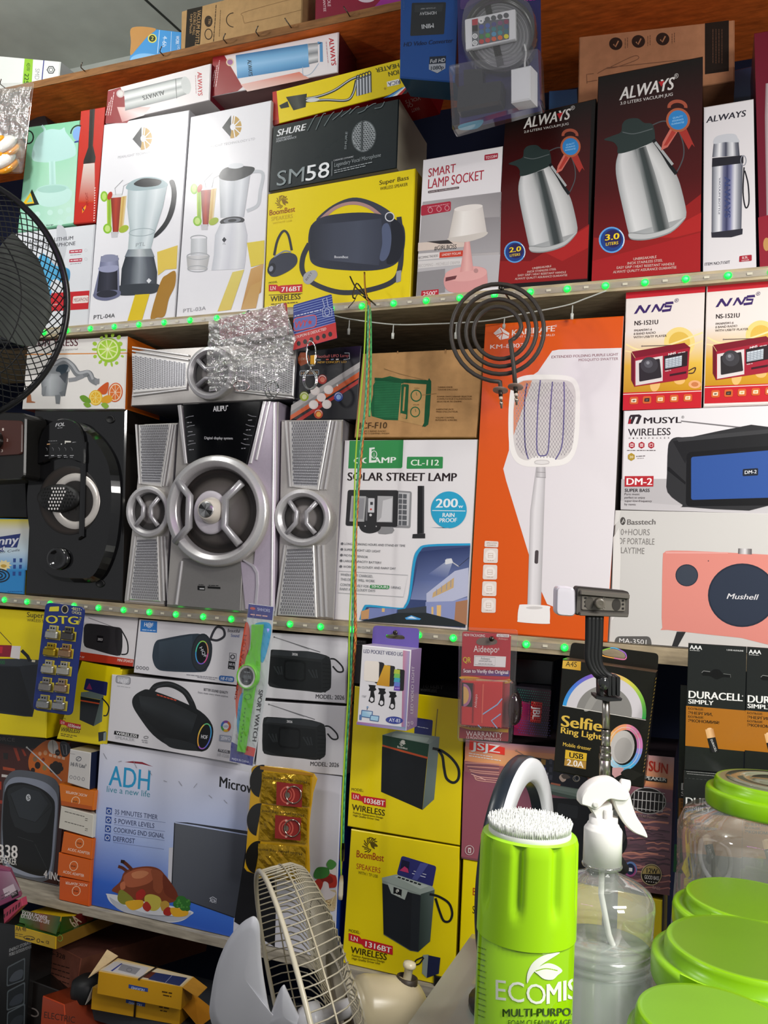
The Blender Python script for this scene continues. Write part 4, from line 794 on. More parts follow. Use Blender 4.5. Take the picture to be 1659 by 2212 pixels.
for x, y in ((150, 1650), (215, 1650), (150, 1715), (210, 1715), (145, 1785), (205, 1785)): b.f('2a4a90', x-14, y-20, x+14, y-20, x+12, y+20, x-14, y+20)
b.gk('1a5a9a', 80, 1968, 230, 1966, 10); b.done('coil_box', 'yellow and blue mosquito coil box under the selector plate device')
# ---- cartons
b = Box([646, 758, 780, 747, 770, 907, 627, 907], y2, .16, '17171d', 'W', side='0f0f14', top='2a262e')
b.g(['17171d', '2a1c38', '1a1822', '17171d'], 1300, 545, 1570, 525, 1545, 700, 1300, 700)
b.f('b4501e', 985, 590, 1030, 590, 1065, 620, 1075, 660, 1060, 690, 985, 722, 962, 690, 958, 640); b.t('OKO', 985, 665, 1050, 662, 24, 'd8b8a0', 1)
b.t('Football UFO Lamp', 1140, 642, 1450, 632, 28, 'c86a6a', 1); b.t('NEW CONCEPT LED', 1150, 695, 1428, 690, 20, 'd0a040', 2)
b.l('b8c0c8', 8, 1410, 595, 1455, 595, 1460, 650, 1400, 660); b.l('b8c0c8', 8, 1180, 662, 1130, 660, 1130, 610)
for i, c_ in enumerate(('d86a5a', '8a9ab0', 'e8e0d8')): b.rr(c_, 1230+i*48, 652, 1258+i*48, 650, 1258+i*48, 662, 1230+i*48, 664, 4)
b.f('b4b0ae', 895, 1100, 1560, 680, 1558, 740, 888, 1165); b.f('8c8a8a', 888, 1165, 1556, 740, 1554, 775, 886, 1200); b.f('d05a24', 886, 1200, 1554, 775, 1548, 835, 884, 1245); b.f('b42c24', 940, 1245, 1546, 850, 1543, 890, 1000, 1245)
for x, y in ((1125, 960), (1255, 950), (1110, 1095), (1238, 1092)): b.e('e4d8d4', x, y, 46, 44); b.e('ece4e0', x-4, y-4, 36, 34)
b.e('e8dcd8', 1185, 1025, 44, 42); b.e('b42c24', 1172, 1078, 16, 14)
for x, y, c1, c2 in ((1195, 850, 'b02a22', 'e0806a'), (1020, 1015, '9ab020', 'd8e0a0'), (1352, 1018, '2a4aa8', '9ac0f0'), (1158, 1185, 'c04a2a', 'f0b050')): b.e(c1, x, y, 44, 46); b.e('d8d4d0', x, y-6, 36, 34); b.e(c1, x, y+2, 34, 34); b.e(c2, x+2, y+4, 24, 26)
b.rr('8a9098', 975, 765, 1165, 755, 1165, 810, 975, 820, 14); b.rr('17171d', 983, 773, 1157, 763, 1157, 802, 983, 812, 10); b.t('HY-2600', 990, 806, 1150, 798, 26, 'b4906a', 1)
b.f('e8e4e0', 1330, 910, 1340, 895, 1350, 908, 1345, 920)
b.done('football_lamp_box', 'black box printed with a white five-ball lamp, beside the ropes')
b = Box([783, 764, 1046, 752, 1028, 945, 765, 945], y2, .15, 'b48a5a', 'E', fin='kraft', top='8a6840')
b.l('8a6a44', 3, 745, 1095, 840, 1130, 1000, 1165); b.l('8a6a44', 3, 745, 1100, 990, 1168)
b.s_('1f5c3a', 700, 1160, 860, 1160, 858, 1380, 830, 1405, 672, 1380, 680, 1250, n=2)
for i in range(22): b.l('2f7a50', 4, 688, 1172+i*10, 848, 1176+i*10)
b.f('1a5234', 690, 1150, 1000, 1165, 1028, 1170, 1000, 1190, 860, 1180, 690, 1168); b.f('b8925e', 850, 1185, 1000, 1190, 985, 1440, 830, 1405); b.s_('1a5234', 1000, 1180, 1028, 1172, 1022, 1300, 1010, 1430, 975, 1440, 985, 1420, n=2)
b.rr('1f5c3a', 850, 1188, 895, 1190, 885, 1400, 842, 1385, 10); b.f('b8925e', 866, 1205, 876, 1206, 866, 1350, 856, 1348); b.rr('b8925e', 845, 1362, 880, 1370, 876, 1395, 842, 1385, 4)
for x, y, r_ in ((938, 1258, 34), (932, 1355, 30)): b.e('1f5c3a', x, y, r_, r_*1.08); b.e('b8925e', x, y, r_*.8, r_*.86); b.l('1f5c3a', 3, x, y-r_*.6, x+4, y)
b.t('TUNING', 925, 1218, 958, 1218, 8, '6a4c2a'); b.t('VOLUME', 920, 1316, 955, 1316, 8, '6a4c2a'); b.l('8a6a44', 3, 970, 1255, 1060, 1245)
for x, y, w1, w2 in ((1066, 1212, 'TUNING KNOB', "TOUCHE D'ACCORD"), (1062, 1268, 'POWER SWITCH/BAND SELECTOR', "COMMUTATEUR D'ALIMENTATION"), (1058, 1344, 'EARPHONE JACK', "PRISE D'ECOUTEUR"), (1054, 1394, 'VOLUME CONTROL', 'INTENSITE SONORE')): b.t(w1, x, y, x+8*len(w1), y-1, 9, '6a4c2a', 1); b.t(w2, x, y+14, x+8*len(w2), y+14, 9, '6a4c2a', 1)
b.t('SELECTEUR DE GAMME', 1062, 1298, 1210, 1297, 9, '6a4c2a', 1)
b.t('ICF-F10', 600, 1455, 762, 1452, 36, '4a3620', 1); b.t('FM/AM 2 BAND RADIO', 600, 1474, 758, 1474, 9, '6a4c2a'); b.t('RADIO 2 GAMMES FM/AM', 600, 1488, 776, 1488, 9, '6a4c2a')
b.f('9a744a', 825, 992, 832, 992, 830, 1006, 824, 1006); b.f('9a744a', 1110, 982, 1118, 982, 1116, 1005, 1108, 1005)
b.done('radio_carton', 'kraft carton printed with a green radio, on the solar lamp box')
b = Box([744, 951, 1032, 949, 1010, 1357, 721, 1336], y2, .2, 'e2dfe0', 'H', rest=Z3, side='c8c060')
b.f('2f8a4a', 540, 282, 862, 278, 855, 440, 532, 448); b.P(rquad([(532, 430), (855, 428), (852, 447), (532, 448)], 8), '2f8a4a'); b.t('CC AMP', 566, 418, 815, 414, 34, 'e6ece6', 2); b.f('2f8a4a', 640, 380, 698, 378, 698, 420, 640, 420); b.f('e6ece6', 658, 325, 690, 322, 690, 332, 672, 334, 670, 400, 700, 398, 700, 412, 656, 414)
b.e('e6ece6', 686, 365, 19, 24); b.e('2f8a4a', 686, 365, 15, 20); b.l('e6ece6', 2, 680, 380, 686, 352, 692, 380)
b.rr('2f8a4a', 884, 378, 1098, 378, 1096, 448, 880, 450, 6); b.t('CL-112', 906, 430, 1072, 430, 34, 'e2ecdc', 2)
b.t('SOLAR STREET LAMP', 528, 520, 1178, 524, 48, '22181a', 2)
b.rr('8a8a8c', 800, 578, 912, 585, 904, 805, 790, 800, 14); b.f('c0c0c2', 828, 590, 900, 595, 892, 790, 820, 786)
for j in range(2):
    for i in range(6): b.f('5a5c60', 834+j*0, 600+i*32-j, 882, 602+i*32, 881, 628+i*32, 832, 626+i*32)
b.f('c0c0c2', 856, 596, 860, 596, 854, 790, 850, 790); b.s_('8a8a8c', 712, 795, 800, 800, 795, 835, 715, 838, n=2)
b.rr('2a2a2c', 530, 576, 832, 578, 826, 798, 516, 790, 14); b.s_('2a2a2c', 605, 780, 720, 785, 715, 820, 660, 836, 612, 820, n=3); b.f('a8a8aa', 552, 612, 640, 614, 628, 766, 540, 764); b.f('8e8e92', 560, 625, 630, 626, 620, 750, 552, 748); b.f('a8a8aa', 708, 612, 800, 614, 796, 770, 702, 768); b.f('c8c8ca', 740, 640, 796, 625, 790, 765, 706, 766, 730, 740)
b.rr('c8c8cc', 652, 625, 690, 626, 688, 712, 650, 711, 4); b.f('3a3a40', 664, 648, 680, 648, 680, 666, 664, 666); b.e('c04030', 668, 692, 6); b.e('d0d0d2', 666, 726, 8); b.f('6a6a6e', 640, 620, 650, 620, 646, 760, 636, 760); b.e('b0b0b0', 634, 792, 4); b.e('b0b0b0', 700, 794, 4)
b.f('1c1c1e', 948, 552, 986, 552, 985, 835, 945, 838); b.f('2a2a2c', 918, 840, 992, 836, 992, 865, 915, 865); b.f('3a3a3c', 975, 552, 986, 552, 985, 835, 976, 835)
b.P(b.ep(1133, 695, 107, 110, 0, 92, 360)+[(1240, 695)]+b.ep(1133, 695, 107, 110, 0, 0, 88)+[(1130, 803), (1022, 800)], '28a0c8'); b.t('200', 1056, 682, 1184, 680, 52, 'e8eef0', 2); b.t('w', 1190, 684, 1218, 684, 22, 'e8eef0', 1); b.f('e8eef0', 1034, 697, 1232, 700, 1232, 704, 1034, 701); b.t('RAIN', 1096, 738, 1166, 738, 24, 'e8eef0', 2); b.t('PROOF', 1078, 770, 1180, 768, 24, 'e8eef0', 2)
for i, tx in enumerate(('LONG WORKING HOURS AND STAND-BY TIME', 'SUPER BRIGHT LED LIGHT', 'MOTION SENSOR', 'LARGE CAPACITY BATTERY', 'WORKING IN CLOUDY AND RAINY DAY')):
    y, x1 = 902+i*34, (873, 726, 650, 732, 817)[i]; b.e('6a6a6e', 497-i*2, y-5, 8); b.t(tx, 511-i*2, y+2, x1, y+14, 13, '5a5c60')
b.stroke(pairs([478, 1060, 890, 1085, 864, 1215, 472, 1190]), 3, 'b4b4b8', True)
for tx, x0_, y0_, x1_ in (('WHEN FULLY CHARGED,', 488, 1088, 680), ('THIS DEVICE WILL WORK', 488, 1116, 692), ('CONTINUOUSLY FOR', 486, 1148, 656), ('RAINY AND CLOUDY DAYS', 484, 1174, 694)): b.t(tx, x0_, y0_, x1_, y0_+12, 15, '8a8c90', 1)
b.rr('2f8a4a', 664, 1142, 780, 1146, 778, 1168, 662, 1164, 10); b.t('50HOURS', 672, 1160, 772, 1164, 16, 'e4ece4', 1); b.t('URING', 790, 1164, 846, 1168, 14, '8a8c90', 1)
b.P(crom(pairs([1262, 895, 1010, 902, 950, 930, 920, 1000, 895, 1200, 870, 1265, 840, 1280, 660, 1262, 625, 1275, 600, 1350]), False, 4)+[(1234, 1382), (1262, 900)], '2a9ccc')
sky = crom(pairs([1262, 908, 1015, 915, 965, 940, 935, 1010, 908, 1205, 880, 1275, 840, 1292, 665, 1275, 635, 1290, 612, 1352]), False, 4)
b.P(sky+[(1233, 1400), (1262, 910)], '3a4874'); b.g(['2c3a66', '2c3a66', '6a78a8', '5a6896'], 960, 945, 1255, 915, 1250, 1140, 930, 1120); b.g(['5a6896', '6a78a8', '8a94b8', '7a86b0'], 930, 1120, 1150, 1120, 1100, 1240, 905, 1230)
b.f('8a93b0', 1120, 985, 1150, 985, 1160, 1010, 1110, 1010); b.g(['9aa2bc', '9aa2bc', '5a6898', '5a6898'], 1115, 1005, 1155, 1012, 1120, 1110, 1010, 1080); b.rr('d8d8dc', 1112, 992, 1150, 984, 1160, 1012, 1112, 1022, 6); b.l('c0c0c4', 6, 1155, 1008, 1195, 1035); b.l('2a2c34', 3, 1190, 1035, 1255, 980)
b.f('b8bcd4', 1000, 1195, 1170, 1060, 1252, 1040, 1248, 1210, 1160, 1240, 1000, 1245); b.f('c8a878', 1040, 1190, 1165, 1100, 1162, 1160, 1035, 1220); 
for x in (1060, 1090, 1120, 1145): b.l('8a90a8', 4, x, 1215-(x-1040)*.55, x+2, 1180-(x-1040)*.62)
b.f('8a94c0', 995, 1245, 1160, 1240, 1245, 1215, 1240, 1355, 1160, 1352, 995, 1330); b.f('a87858', 1175, 1245, 1246, 1232, 1240, 1382, 1165, 1382); b.f('e0b878', 1062, 1265, 1088, 1264, 1086, 1340, 1062, 1338); b.f('e0b878', 1030, 1275, 1042, 1274, 1042, 1320, 1030, 1320)
b.f('7a86b8', 655, 1280, 825, 1285, 820, 1330, 650, 1350); b.f('c89868', 612, 1300, 660, 1285, 655, 1345, 608, 1350); b.f('e0b878', 735, 1282, 752, 1283, 750, 1305, 734, 1304); b.f('3a4048', 830, 1290, 1000, 1270, 1000, 1320, 830, 1325)
b.f('252b2e', 600, 1365, 830, 1310, 1000, 1310, 1160, 1350, 1232, 1380, 1232, 1395, 600, 1362); b.f('4aa0e0', 872, 1340, 910, 1325, 968, 1345, 960, 1352, 880, 1350); b.f('d8e8f4', 885, 1342, 912, 1330, 945, 1346)
b.done('solar_lamp_box', 'white and green box printed with a solar street lamp, behind the hanging ropes')
b = Box([1048, 700, 1347, 682, 1312, 1392, 1012, 1353], y2-.004, .2, 'd9560e', 'I', rest=Z3, side='b9b3ae')
b.P(crom([(370, -254), (410, -262)], False, 1)+[(785, -272), (745, 690), (705, 1270), (375, 1272), (340, 1258), (305, 1180), (238, 985), (95, 520), (78, 450), (112, 340), (112, 100), (150, -40), (285, -130)], 'e2dcdf')
b.P(pairs([20, -360, 60, -395, 115, -360, 110, -330, 60, -320]), 'ece0dc'); b.l('d9560e', 5, 30, -345, 75, -362, 110, -345); b.l('d9560e', 5, 60, -390, 75, -362, 65, -322); b.l('d9560e', 4, 75, -362, 40, -330)
b.t('KAMISAFE', 130, -345, 385, -372, 34, 'ecd8d0', 2); b.t('LIGHT UP THE WORLD', 130, -330, 385, -344, 12, 'ecd8d0'); b.t('®', 386, -395, 398, -396, 14, 'ecd8d0'); b.t('KM-8803', 0, -266, 200, -276, 24, 'ecd8d0', 1)
b.t('EXTENDED FOLDING PURPLE LIGHT', 366, -210, 764, -226, 15, '8a5a60', 1); b.t('MOSQUITO SWATTER', 528, -192, 764, -200, 15, '8a5a60')
b.s_('f0ece8', 112, 60, 135, -60, 200, -105, 330, -112, 480, -100, 530, -40, 536, 80, 528, 260, 500, 370, 440, 425, 320, 438, 190, 430, 130, 370, 110, 260); b.s_('d2ccca', 140, 60, 160, -50, 215, -80, 330, -84, 460, -76, 505, -30, 510, 80, 500, 260, 478, 350, 420, 395, 350, 378, 300, 370, 260, 380, 220, 400, 165, 370, 138, 260)
b.f('d98a68', 150, 20, 160, -55, 200, -75, 250, -78, 140, 250, 140, 100)
cl = lambda x, y: ((x-325)/180)**4+((y-155)/232)**4 < 1
for s_ in (-1, 1):
    for i in range(-18, 34):
        x0_ = 140+i*19; seg = []
        for j in range(0, 33):
            y = -80+j*15; x = x0_+s_*(y-150)*.62
            if cl(x, y): seg.append((x, y))
        if len(seg) > 1: b.stroke([seg[0], seg[-1]], 2.4, '9d979c'); b.L -= .000011
for p in ([220, -60, 205, 60, 208, 300, 228, 392], [300, -80, 286, 60, 278, 300, 290, 365, 318, 372, 340, 360, 350, 300, 362, 60, 372, -70], [440, -70, 442, 60, 430, 300, 390, 395]): b.l('6a6490', 8, *p, sm=True); b.L += .00002
b.rr('e2dedc', 265, 398, 352, 398, 355, 425, 262, 425, 12); b.r('b8b2b0', 309, 411, 44, 13, 3)
b.strip(['b8b4b6', 'e4e0e2', 'd8d4d6', 'b4b0b2'], [275, 440, 240, 700, 222, 1280], [330, 440, 322, 700, 303, 1280]); b.strip(['a8a4a6', 'd4d0d2', 'a8a4a6'], [276, 440, 274, 500], [330, 440, 332, 502]); b.l('8a8688', 3, 276, 470, 330, 472); b.l('8a8688', 3, 275, 500, 332, 503); b.rr('4a4244', 268, 936, 290, 936, 286, 1018, 264, 1016, 11)
b.s_('f0ecea', 172, 1275, 195, 1260, 345, 1268, 356, 1290, 356, 1360, 340, 1376, 180, 1366, 164, 1350, n=4); b.e('cfcac8', 264, 1280, 50, 9)
for i, y in enumerate((935, 1034, 1133, 1232)):
    x = -29-i*4; b.rr('e4d8d0', x-8, y-12, x+76, y-10, x+74, y+78, x-12, y+76, 12); b.e('efe6e0', x+32, y+32, 32); b.stroke(pairs([x+18, y+20, x+46, y+20, x+46, y+46, x+18, y+46]), 3, 'c0a898', True); b.l('c0a898', 3, x+18, y+34, x+46, y+34); b.gk('b09888', x+14, y+62, x+50, y+63, 6)
b.rr('e4d8d0', -32, 880, 50, 884, 48, 920, -34, 916, 8); b.t('APPLICATION', -22, 897, 40, 899, 9, 'a08878', 1); b.t('SCENARIOS', -18, 911, 34, 913, 9, 'a08878', 1)
b.done('swatter_box', 'tall orange box printed with a white racket swatter, behind the hanging coil')
def radio_box(quad, dx, dy, label, kx=1):
    b = Box(quad, y2, .13, 'e6dcd6', 'F', side='8a1a1c'); b.aff(1, 0, dx, -.045*0, 1, dy)
    b.f('c0202c', 812, 632, 1284, 592, 1283, 640, 810, 680)
    b.g(['e6dcd6', 'e6dcd6', 'e0b848', 'd8a838'], 806, 880, 1275, 850, 1268, 1060, 800, 1080); b.g(['d8a838', 'e0b848', 'c89018', 'c08a18'], 800, 1080, 1268, 1060, 1262, 1222, 795, 1240)
    b.e('ead080', 1130, 940, 92); b.e('dcb650', 1130, 940, 64); b.l('f0dca0', 10, 810, 950, 900, 985, 1050, 960, 1270, 880, sm=True); b.l('eed8a0', 8, 806, 990, 950, 1010, 1100, 990, 1270, 930, sm=True); b.e('e8a878', 1222, 1190, 38, 24); b.e('c87a48', 1222, 1190, 22, 14); b.e('e8b870', 985, 1185, 30, 50, 10); b.e('e8b870', 1130, 1165, 34, 26)
    b.f('c41e28', 794, 1240, 1263, 1222, 1260, 1330, 792, 1345); b.f('f0e8e4', 794, 1248, 1263, 1228, 1263, 1232, 794, 1252)
    for i, ch in enumerate('NNS'): pass
    b.f('3a2462', 858, 770, 888, 722, 905, 720, 875, 768); b.f('3a2462', 884, 722, 900, 716, 930, 762, 915, 766); b.f('3a2462', 918, 764, 945, 716, 962, 714, 933, 762)
    b.f('3a2462', 960, 760, 986, 712, 1000, 711, 972, 758); b.f('3a2462', 982, 716, 996, 710, 1020, 752, 1006, 757); b.f('3a2462', 1006, 757, 1032, 708, 1048, 706, 1020, 752)
    b.l('3a2462', 15, 1094, 702, 1050, 706, 1044, 724, 1082, 724, 1074, 746, 1026, 752); b.t('®', 1100, 702, 1126, 698, 22, '3a2462')
    b.t('NS-1521U', 862, 838, 1002, 830, 26, '2a2020', 2)
    for i, (tx, x1) in enumerate((('FM/AM/SW1-6', 966), ('8 BAND RADIO', 988), ('WITH USB/TF PLAYER', 1054))): b.t(tx, 860-i*2, 876+i*20, x1, 868+i*19, 13, '4a3a30', 1)
    b.l('6a5a54', 5, 905, 962, 1150, 955); b.e('8a7a74', 907, 962, 5)
    b.f('7a1424', 845, 995, 1160, 942, 1195, 970, 1190, 1000, 870, 1035); b.f('a01c30', 862, 1034, 1192, 972, 1180, 1150, 1168, 1160, 860, 1205); b.f('6a1020', 842, 998, 864, 1034, 862, 1205, 842, 1165)
    b.f('d8d0ce', 868, 1050, 1030, 1020, 1030, 1170, 868, 1198); b.rr('2a2628', 888, 1062, 1012, 1036, 1024, 1150, 890, 1175, 8); b.e('3c3a3e', 950, 1075, 52, 48); b.e('55545a', 945, 1068, 26, 24); b.e('8a8a90', 942, 1062, 10)
    b.rr('2a1c20', 1038, 1022, 1180, 992, 1176, 1080, 1040, 1108, 5); b.f('c4ccd4', 1046, 1038, 1145, 1018, 1143, 1078, 1046, 1096)
    for i in range(5): b.f('6a727c', 1048, 1050+i*10, 1142, 1030+i*10, 1142, 1033+i*10, 1048, 1053+i*10)
    for i in range(4): b.f('8a929c', 1066+i*20, 1034-i*4, 1069+i*20, 1033-i*4, 1067+i*20, 1090-i*4, 1064+i*20, 1090-i*4)
    b.t('NNS', 1064, 1018, 1108, 1008, 12, 'f0ecec', 2); b.gk('d0c0c0', 1122, 1004, 1165, 996, 7); b.gk('c8b8b8', 1045, 1112, 1080, 1106, 8); b.f('3a141c', 1072, 1130, 1172, 1112, 1170, 1125, 1072, 1142); b.l('3a2026', 6, 1185, 1110, 1225, 1090, 1215, 1120, 1185, 1125, sm=True)
    for i, x in enumerate((858, 936, 1016, 1098, 1180)):
        y = 1288-i*4; b.rr('d0602a', x-24, y-22, x+26, y-24, x+26, y+20, x-26, y+22, 12); b.rr('ead8b8' if i != 1 else '2a2420', x-14, y-10, x+16, y-12, x+14, y+10, x-16, y+10, 3); b.f('c8a860' if i > 1 else '6a5a4a', x-8, y-4, x+10, y-5, x+6, y+4, x-8, y+5)
    b.done('radio_box', label)
radio_box([1352, 631, 1523, 618, 1515, 880, 1345, 886], 0, 0, 'red and cream box printed with a small red radio, beside the orange swatter box')
radio_box([1526, 618, 1710, 603, 1702, 873, 1519, 880], 487, -40, 'red and cream box printed with a small red radio, cut by the picture edge')
b = Box([1347, 887, 1770, 872, 1758, 1113, 1341, 1101], y2, .15, 'e2dee0', 'I')
b.f('b8b4b6', 783, 512, 1700, 505, 1700, 720, 779, 690); b.f('c2bec0', 779, 640, 1150, 670, 1700, 640, 1700, 720, 779, 692)
b.f('2a2226', 838, 128, 890, 125, 905, 135, 885, 182, 868, 182, 884, 140, 868, 140, 850, 182, 832, 182, 848, 140, 842, 140, 838, 160, 822, 182, 830, 140); b.f('a01c28', 822, 182, 832, 150, 842, 156, 838, 182)
b.t('MUSYL', 918, 180, 1140, 176, 36, '2a2226', 2); b.t('®', 1142, 150, 1158, 150, 16, '2a2226'); b.t('WIRELESS', 823, 254, 1076, 248, 42, '2a2226', 1)
for i, ch in enumerate('MINISPEAKER'): b.t(ch, 828+i*23.4, 272-i*.2, 836+i*23.4, 272-i*.2, 9, '5a5052')
for x in (846, 904, 962): b.P([(x+20*math.cos(math.radians(30+60*i)), 309+21*math.sin(math.radians(30+60*i))) for i in range(6)], 'a82430'); b.rr('ecd8d8', x-10, 300, x+10, 300, x+10, 318, x-10, 318, 3); b.gk('6a6062', x-28, 340, x+26, 340, 7)
b.f('a82430', 838, 306, 854, 306, 854, 312, 838, 312); b.r('a82430', 899, 309, 4, 4, 2); b.r('a82430', 909, 309, 4, 4, 2); b.f('a82430', 955, 305, 970, 303, 968, 316, 956, 316)
b.P([(843+23*math.cos(math.radians(30+60*i)), 379+24*math.sin(math.radians(30+60*i))) for i in range(6)], 'b09030'); b.t('20', 832, 386, 854, 386, 13, 'ece4c8', 1); b.gk('6a6062', 872, 376, 925, 373, 7); b.gk('9a9092', 878, 388, 918, 386, 5)
b.f('b42830', 804, 494, 976, 493, 974, 556, 803, 557); b.t('DM-2', 815, 546, 966, 546, 40, 'f0e8e8', 2); b.t('SUPER BASS', 804, 588, 952, 588, 19, '2a2226', 1)
for i, tx in enumerate(('Pure music', 'perfect to enjoy', 'super-low-frequency', 'by namic')): b.t(tx, 803, 607+i*20, (893, 925, 966, 870)[i], 607+i*20.5, 12, '5a5254')
b.l('6a6668', 5, 1140, 165, 1660, 222); b.l('8a8688', 3, 1140, 163, 1600, 212)
b.s_('2c2c2e', 1062, 330, 1075, 285, 1110, 262, 1210, 258, 1700, 205, 1700, 660, 1180, 678, 1150, 665, 1060, 590, 1057, 480, n=3); b.f('1c1c1e', 1090, 285, 1700, 225, 1700, 320, 1180, 355, 1165, 420); b.f('3a3a3c', 1110, 268, 1700, 210, 1700, 235, 1125, 290)
b.f('141416', 1058, 440, 1070, 440, 1168, 530, 1165, 545, 1058, 460); b.rr('101012', 1172, 352, 1760, 305, 1760, 668, 1168, 675, 30); b.rr('2f5298', 1200, 380, 1760, 332, 1760, 620, 1200, 636, 14); b.rr('1c2230', 1508, 452, 1600, 446, 1600, 490, 1507, 495, 8); b.t('DM-2', 1520, 482, 1590, 477, 20, 'e4e6ea', 1)
b.done('wireless_box', 'white box printed with a black and blue speaker, below the two radio boxes')
b = Box([1329, 1102, 1790, 1112, 1792, 1432, 1314, 1389], y2-.002, .2, 'cbc8c4', 'I', rest=Z3, side='a8a49e')
b.e('4a4644', 792, 762, 16, 24); b.l('cbc8c4', 5, 786, 775, 798, 750, 800, 768); b.t('Basstech', 818, 784, 986, 782, 32, '6a6664', 2)
for i, (tx, x1) in enumerate((('10+HOURS', 952), ('OF PORTABLE', 980), ('PLAYTIME', 920))): b.t(tx, 766-i*2, 845+i*54, x1, 847+i*58-i*2, 36, '7a7673', 0)
b.s_('d8887c', 1030, 990, 1040, 950, 1085, 938, 1320, 945, 1700, 965, 1800, 970, 1800, 1480, 1500, 1460, 1060, 1412, 1028, 1400, 1025, 1250, n=2); b.f('e0a098', 1045, 945, 1420, 948, 1420, 956, 1050, 956)
b.strip(['4a4446', 'b0acac', 'dcd8d8', '8a8484', '5a5456'], [1482, 925, 1480, 958], [1562, 928, 1562, 962]); b.e('2a303c', 1174, 1086, 68, 66); b.e('39404c', 1174, 1086, 62, 60); b.e('232a38', 1505, 1205, 205, 190); b.e('2c3444', 1505, 1205, 195, 180); b.t('Mushell', 1412, 1226, 1592, 1232, 32, 'd8d6d8', 1, .35); b.e('6a4a48', 1303, 1000, 4)
b.f('2a2a2c', 1115, 1422, 1168, 1424, 1118, 1518, 1084, 1512); b.t('Strong', 1135, 1528, 1175, 1530, 11, '6a6664')
b.P(rquad([(752, 1450), (955, 1450), (968, 1510), (738, 1497)], 24), '5a5856'); b.t('MA-3501', 770, 1490, 932, 1500, 29, 'e0dedc', 0)
b.f('4a4a4c', 968, 1504, 1190, 1515, 1190, 1540, 740, 1500, 740, 1493)
b.f('d8d4d0', 748, 700, 780, 700, 768, 760, 740, 790); b.f('dedad6', 735, 860, 770, 800, 780, 960, 770, 1300, 725, 1360)
b.done('retro_speaker_box', 'large scuffed grey box printed with a pink retro speaker, on the third shelf')
# ================================================================ third row (between the third shelf and the lowest one)
y3 = .012
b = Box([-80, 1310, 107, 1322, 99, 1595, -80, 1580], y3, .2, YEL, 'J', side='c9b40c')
b.t('Super Bass', 162, 146, 345, 158, 30, '4a3c10', 1); b.t('WIRLESS SPEAKER', 162, 172, 335, 184, 16, '4a3c10')
b.s_('20242a', -250, 400, 0, 405, 130, 400, 250, 402, 235, 560, 195, 742, 150, 740, -250, 690, n=1); b.f('33383e', -100, 395, 130, 395, 250, 405, 248, 425, 120, 440, -100, 432); b.f('15181c', -100, 440, 118, 445, 190, 690, 190, 740, -100, 690); b.l('1a1c20', 20, 130, 345, 165, 380, 180, 410); b.f('8a2030', -100, 310, 72, 315, 66, 385, -100, 380); b.f('c02838', -100, 320, 18, 322, 14, 362, -100, 360); b.f('e0d8d8', 72, 318, 125, 320, 118, 398, 62, 388); b.t('000', -10, 425, 30, 428, 22, '1f6a3a', 1)
b.l('4a4030', 4, 0, 235, 70, 310); b.f('e8e0c0', 192, 402, 212, 404, 210, 416, 190, 414)
b.done('speaker_box', 'yellow box printed with a black karaoke speaker, behind the blue adapter card')
b = Box([178, 1324, 298, 1332, 287, 1440, 166, 1424], y3, .12, 'dcd8da', 'J', side='a8a4a6')
b.l('8a868a', 4, 528, 150, 690, 210); b.s_('2e2c2e', 500, 250, 505, 200, 540, 185, 690, 205, 722, 215, 732, 260, 728, 350, 700, 378, 560, 340, 505, 318, n=3); b.s_('252325', 690, 215, 722, 220, 730, 270, 725, 345, 705, 372, 690, 300); b.l('252325', 8, 720, 215, 760, 290, 762, 360, 725, 370, sm=True)
b.rr('161416', 580, 255, 618, 260, 616, 300, 578, 296, 4); b.t('2023', 584, 285, 612, 288, 14, 'd8d4d4', 1)
b.f('b8361e', 475, 352, 800, 400, 794, 442, 470, 402); b.t('MINI SPEAKER', 702, 410, 795, 420, 16, 'ecdcd4', 1); b.t('• or', 478, 388, 505, 392, 14, 'ecdcd4')
b.done('speaker_box', 'small white and red box printed with a grey clutch-shaped speaker')
b = Box([176, 1428, 264, 1447, 222, 1611, 122, 1596], y3, .14, YEL, 'J', side='c9b40c')
b.g(['d8c40a', 'e8d20a', 'e8d20a', 'd8c40a'], 490, 412, 720, 450, 640, 905, 342, 872)
b.rr('252a5a', 515, 512, 645, 535, 636, 618, 500, 580, 8); b.f('8a3060', 515, 575, 535, 540, 552, 580)
b.f('6a7a74', 485, 595, 540, 590, 620, 612, 600, 640, 482, 620); b.f('1c2226', 482, 620, 600, 642, 560, 798, 476, 760); b.f('c8502a', 482, 640, 598, 660, 597, 668, 481, 648); b.f('5c6c66', 600, 640, 620, 612, 610, 770, 560, 798); b.l('1c2226', 8, 610, 630, 650, 680, 640, 730, 618, 735, sm=True)
b.t('MODEL', 358, 752, 395, 757, 8, '3a3010'); model(b, 358, 758, 484, 782, 30, '1036mini'); b.t('WIRELESS', 362, 828, 475, 840, 26, '3a3010', 1); b.gk('6a5a10', 364, 842, 460, 858, 8); b.gk('6a5a10', 364, 852, 440, 866, 8)
b.f('2a3034', 588, 835, 632, 828, 632, 880, 590, 890); b.f('8a9894', 620, 838, 638, 832, 634, 882, 618, 888)
b.done('speaker_box', 'narrow yellow box printed with a small black speaker, behind the adapter card')
b = Box([300, 1337, 529, 1356, 516, 1481, 288, 1453], y3-.003, .12, 'dcdade', 'J', side='a8a6aa')
b.f('2a74c0', 842, 165, 940, 172, 938, 240, 838, 232); b.t('H@F', 862, 202, 915, 206, 24, 'e0e8f0', 2); b.gk('c0d4ec', 850, 222, 930, 228, 8)
b.t('Beautiful', 1360, 236, 1432, 240, 20, '3a3a44', 1); b.t('Sound', 1380, 264, 1428, 268, 18, '3a5aa0', 1)
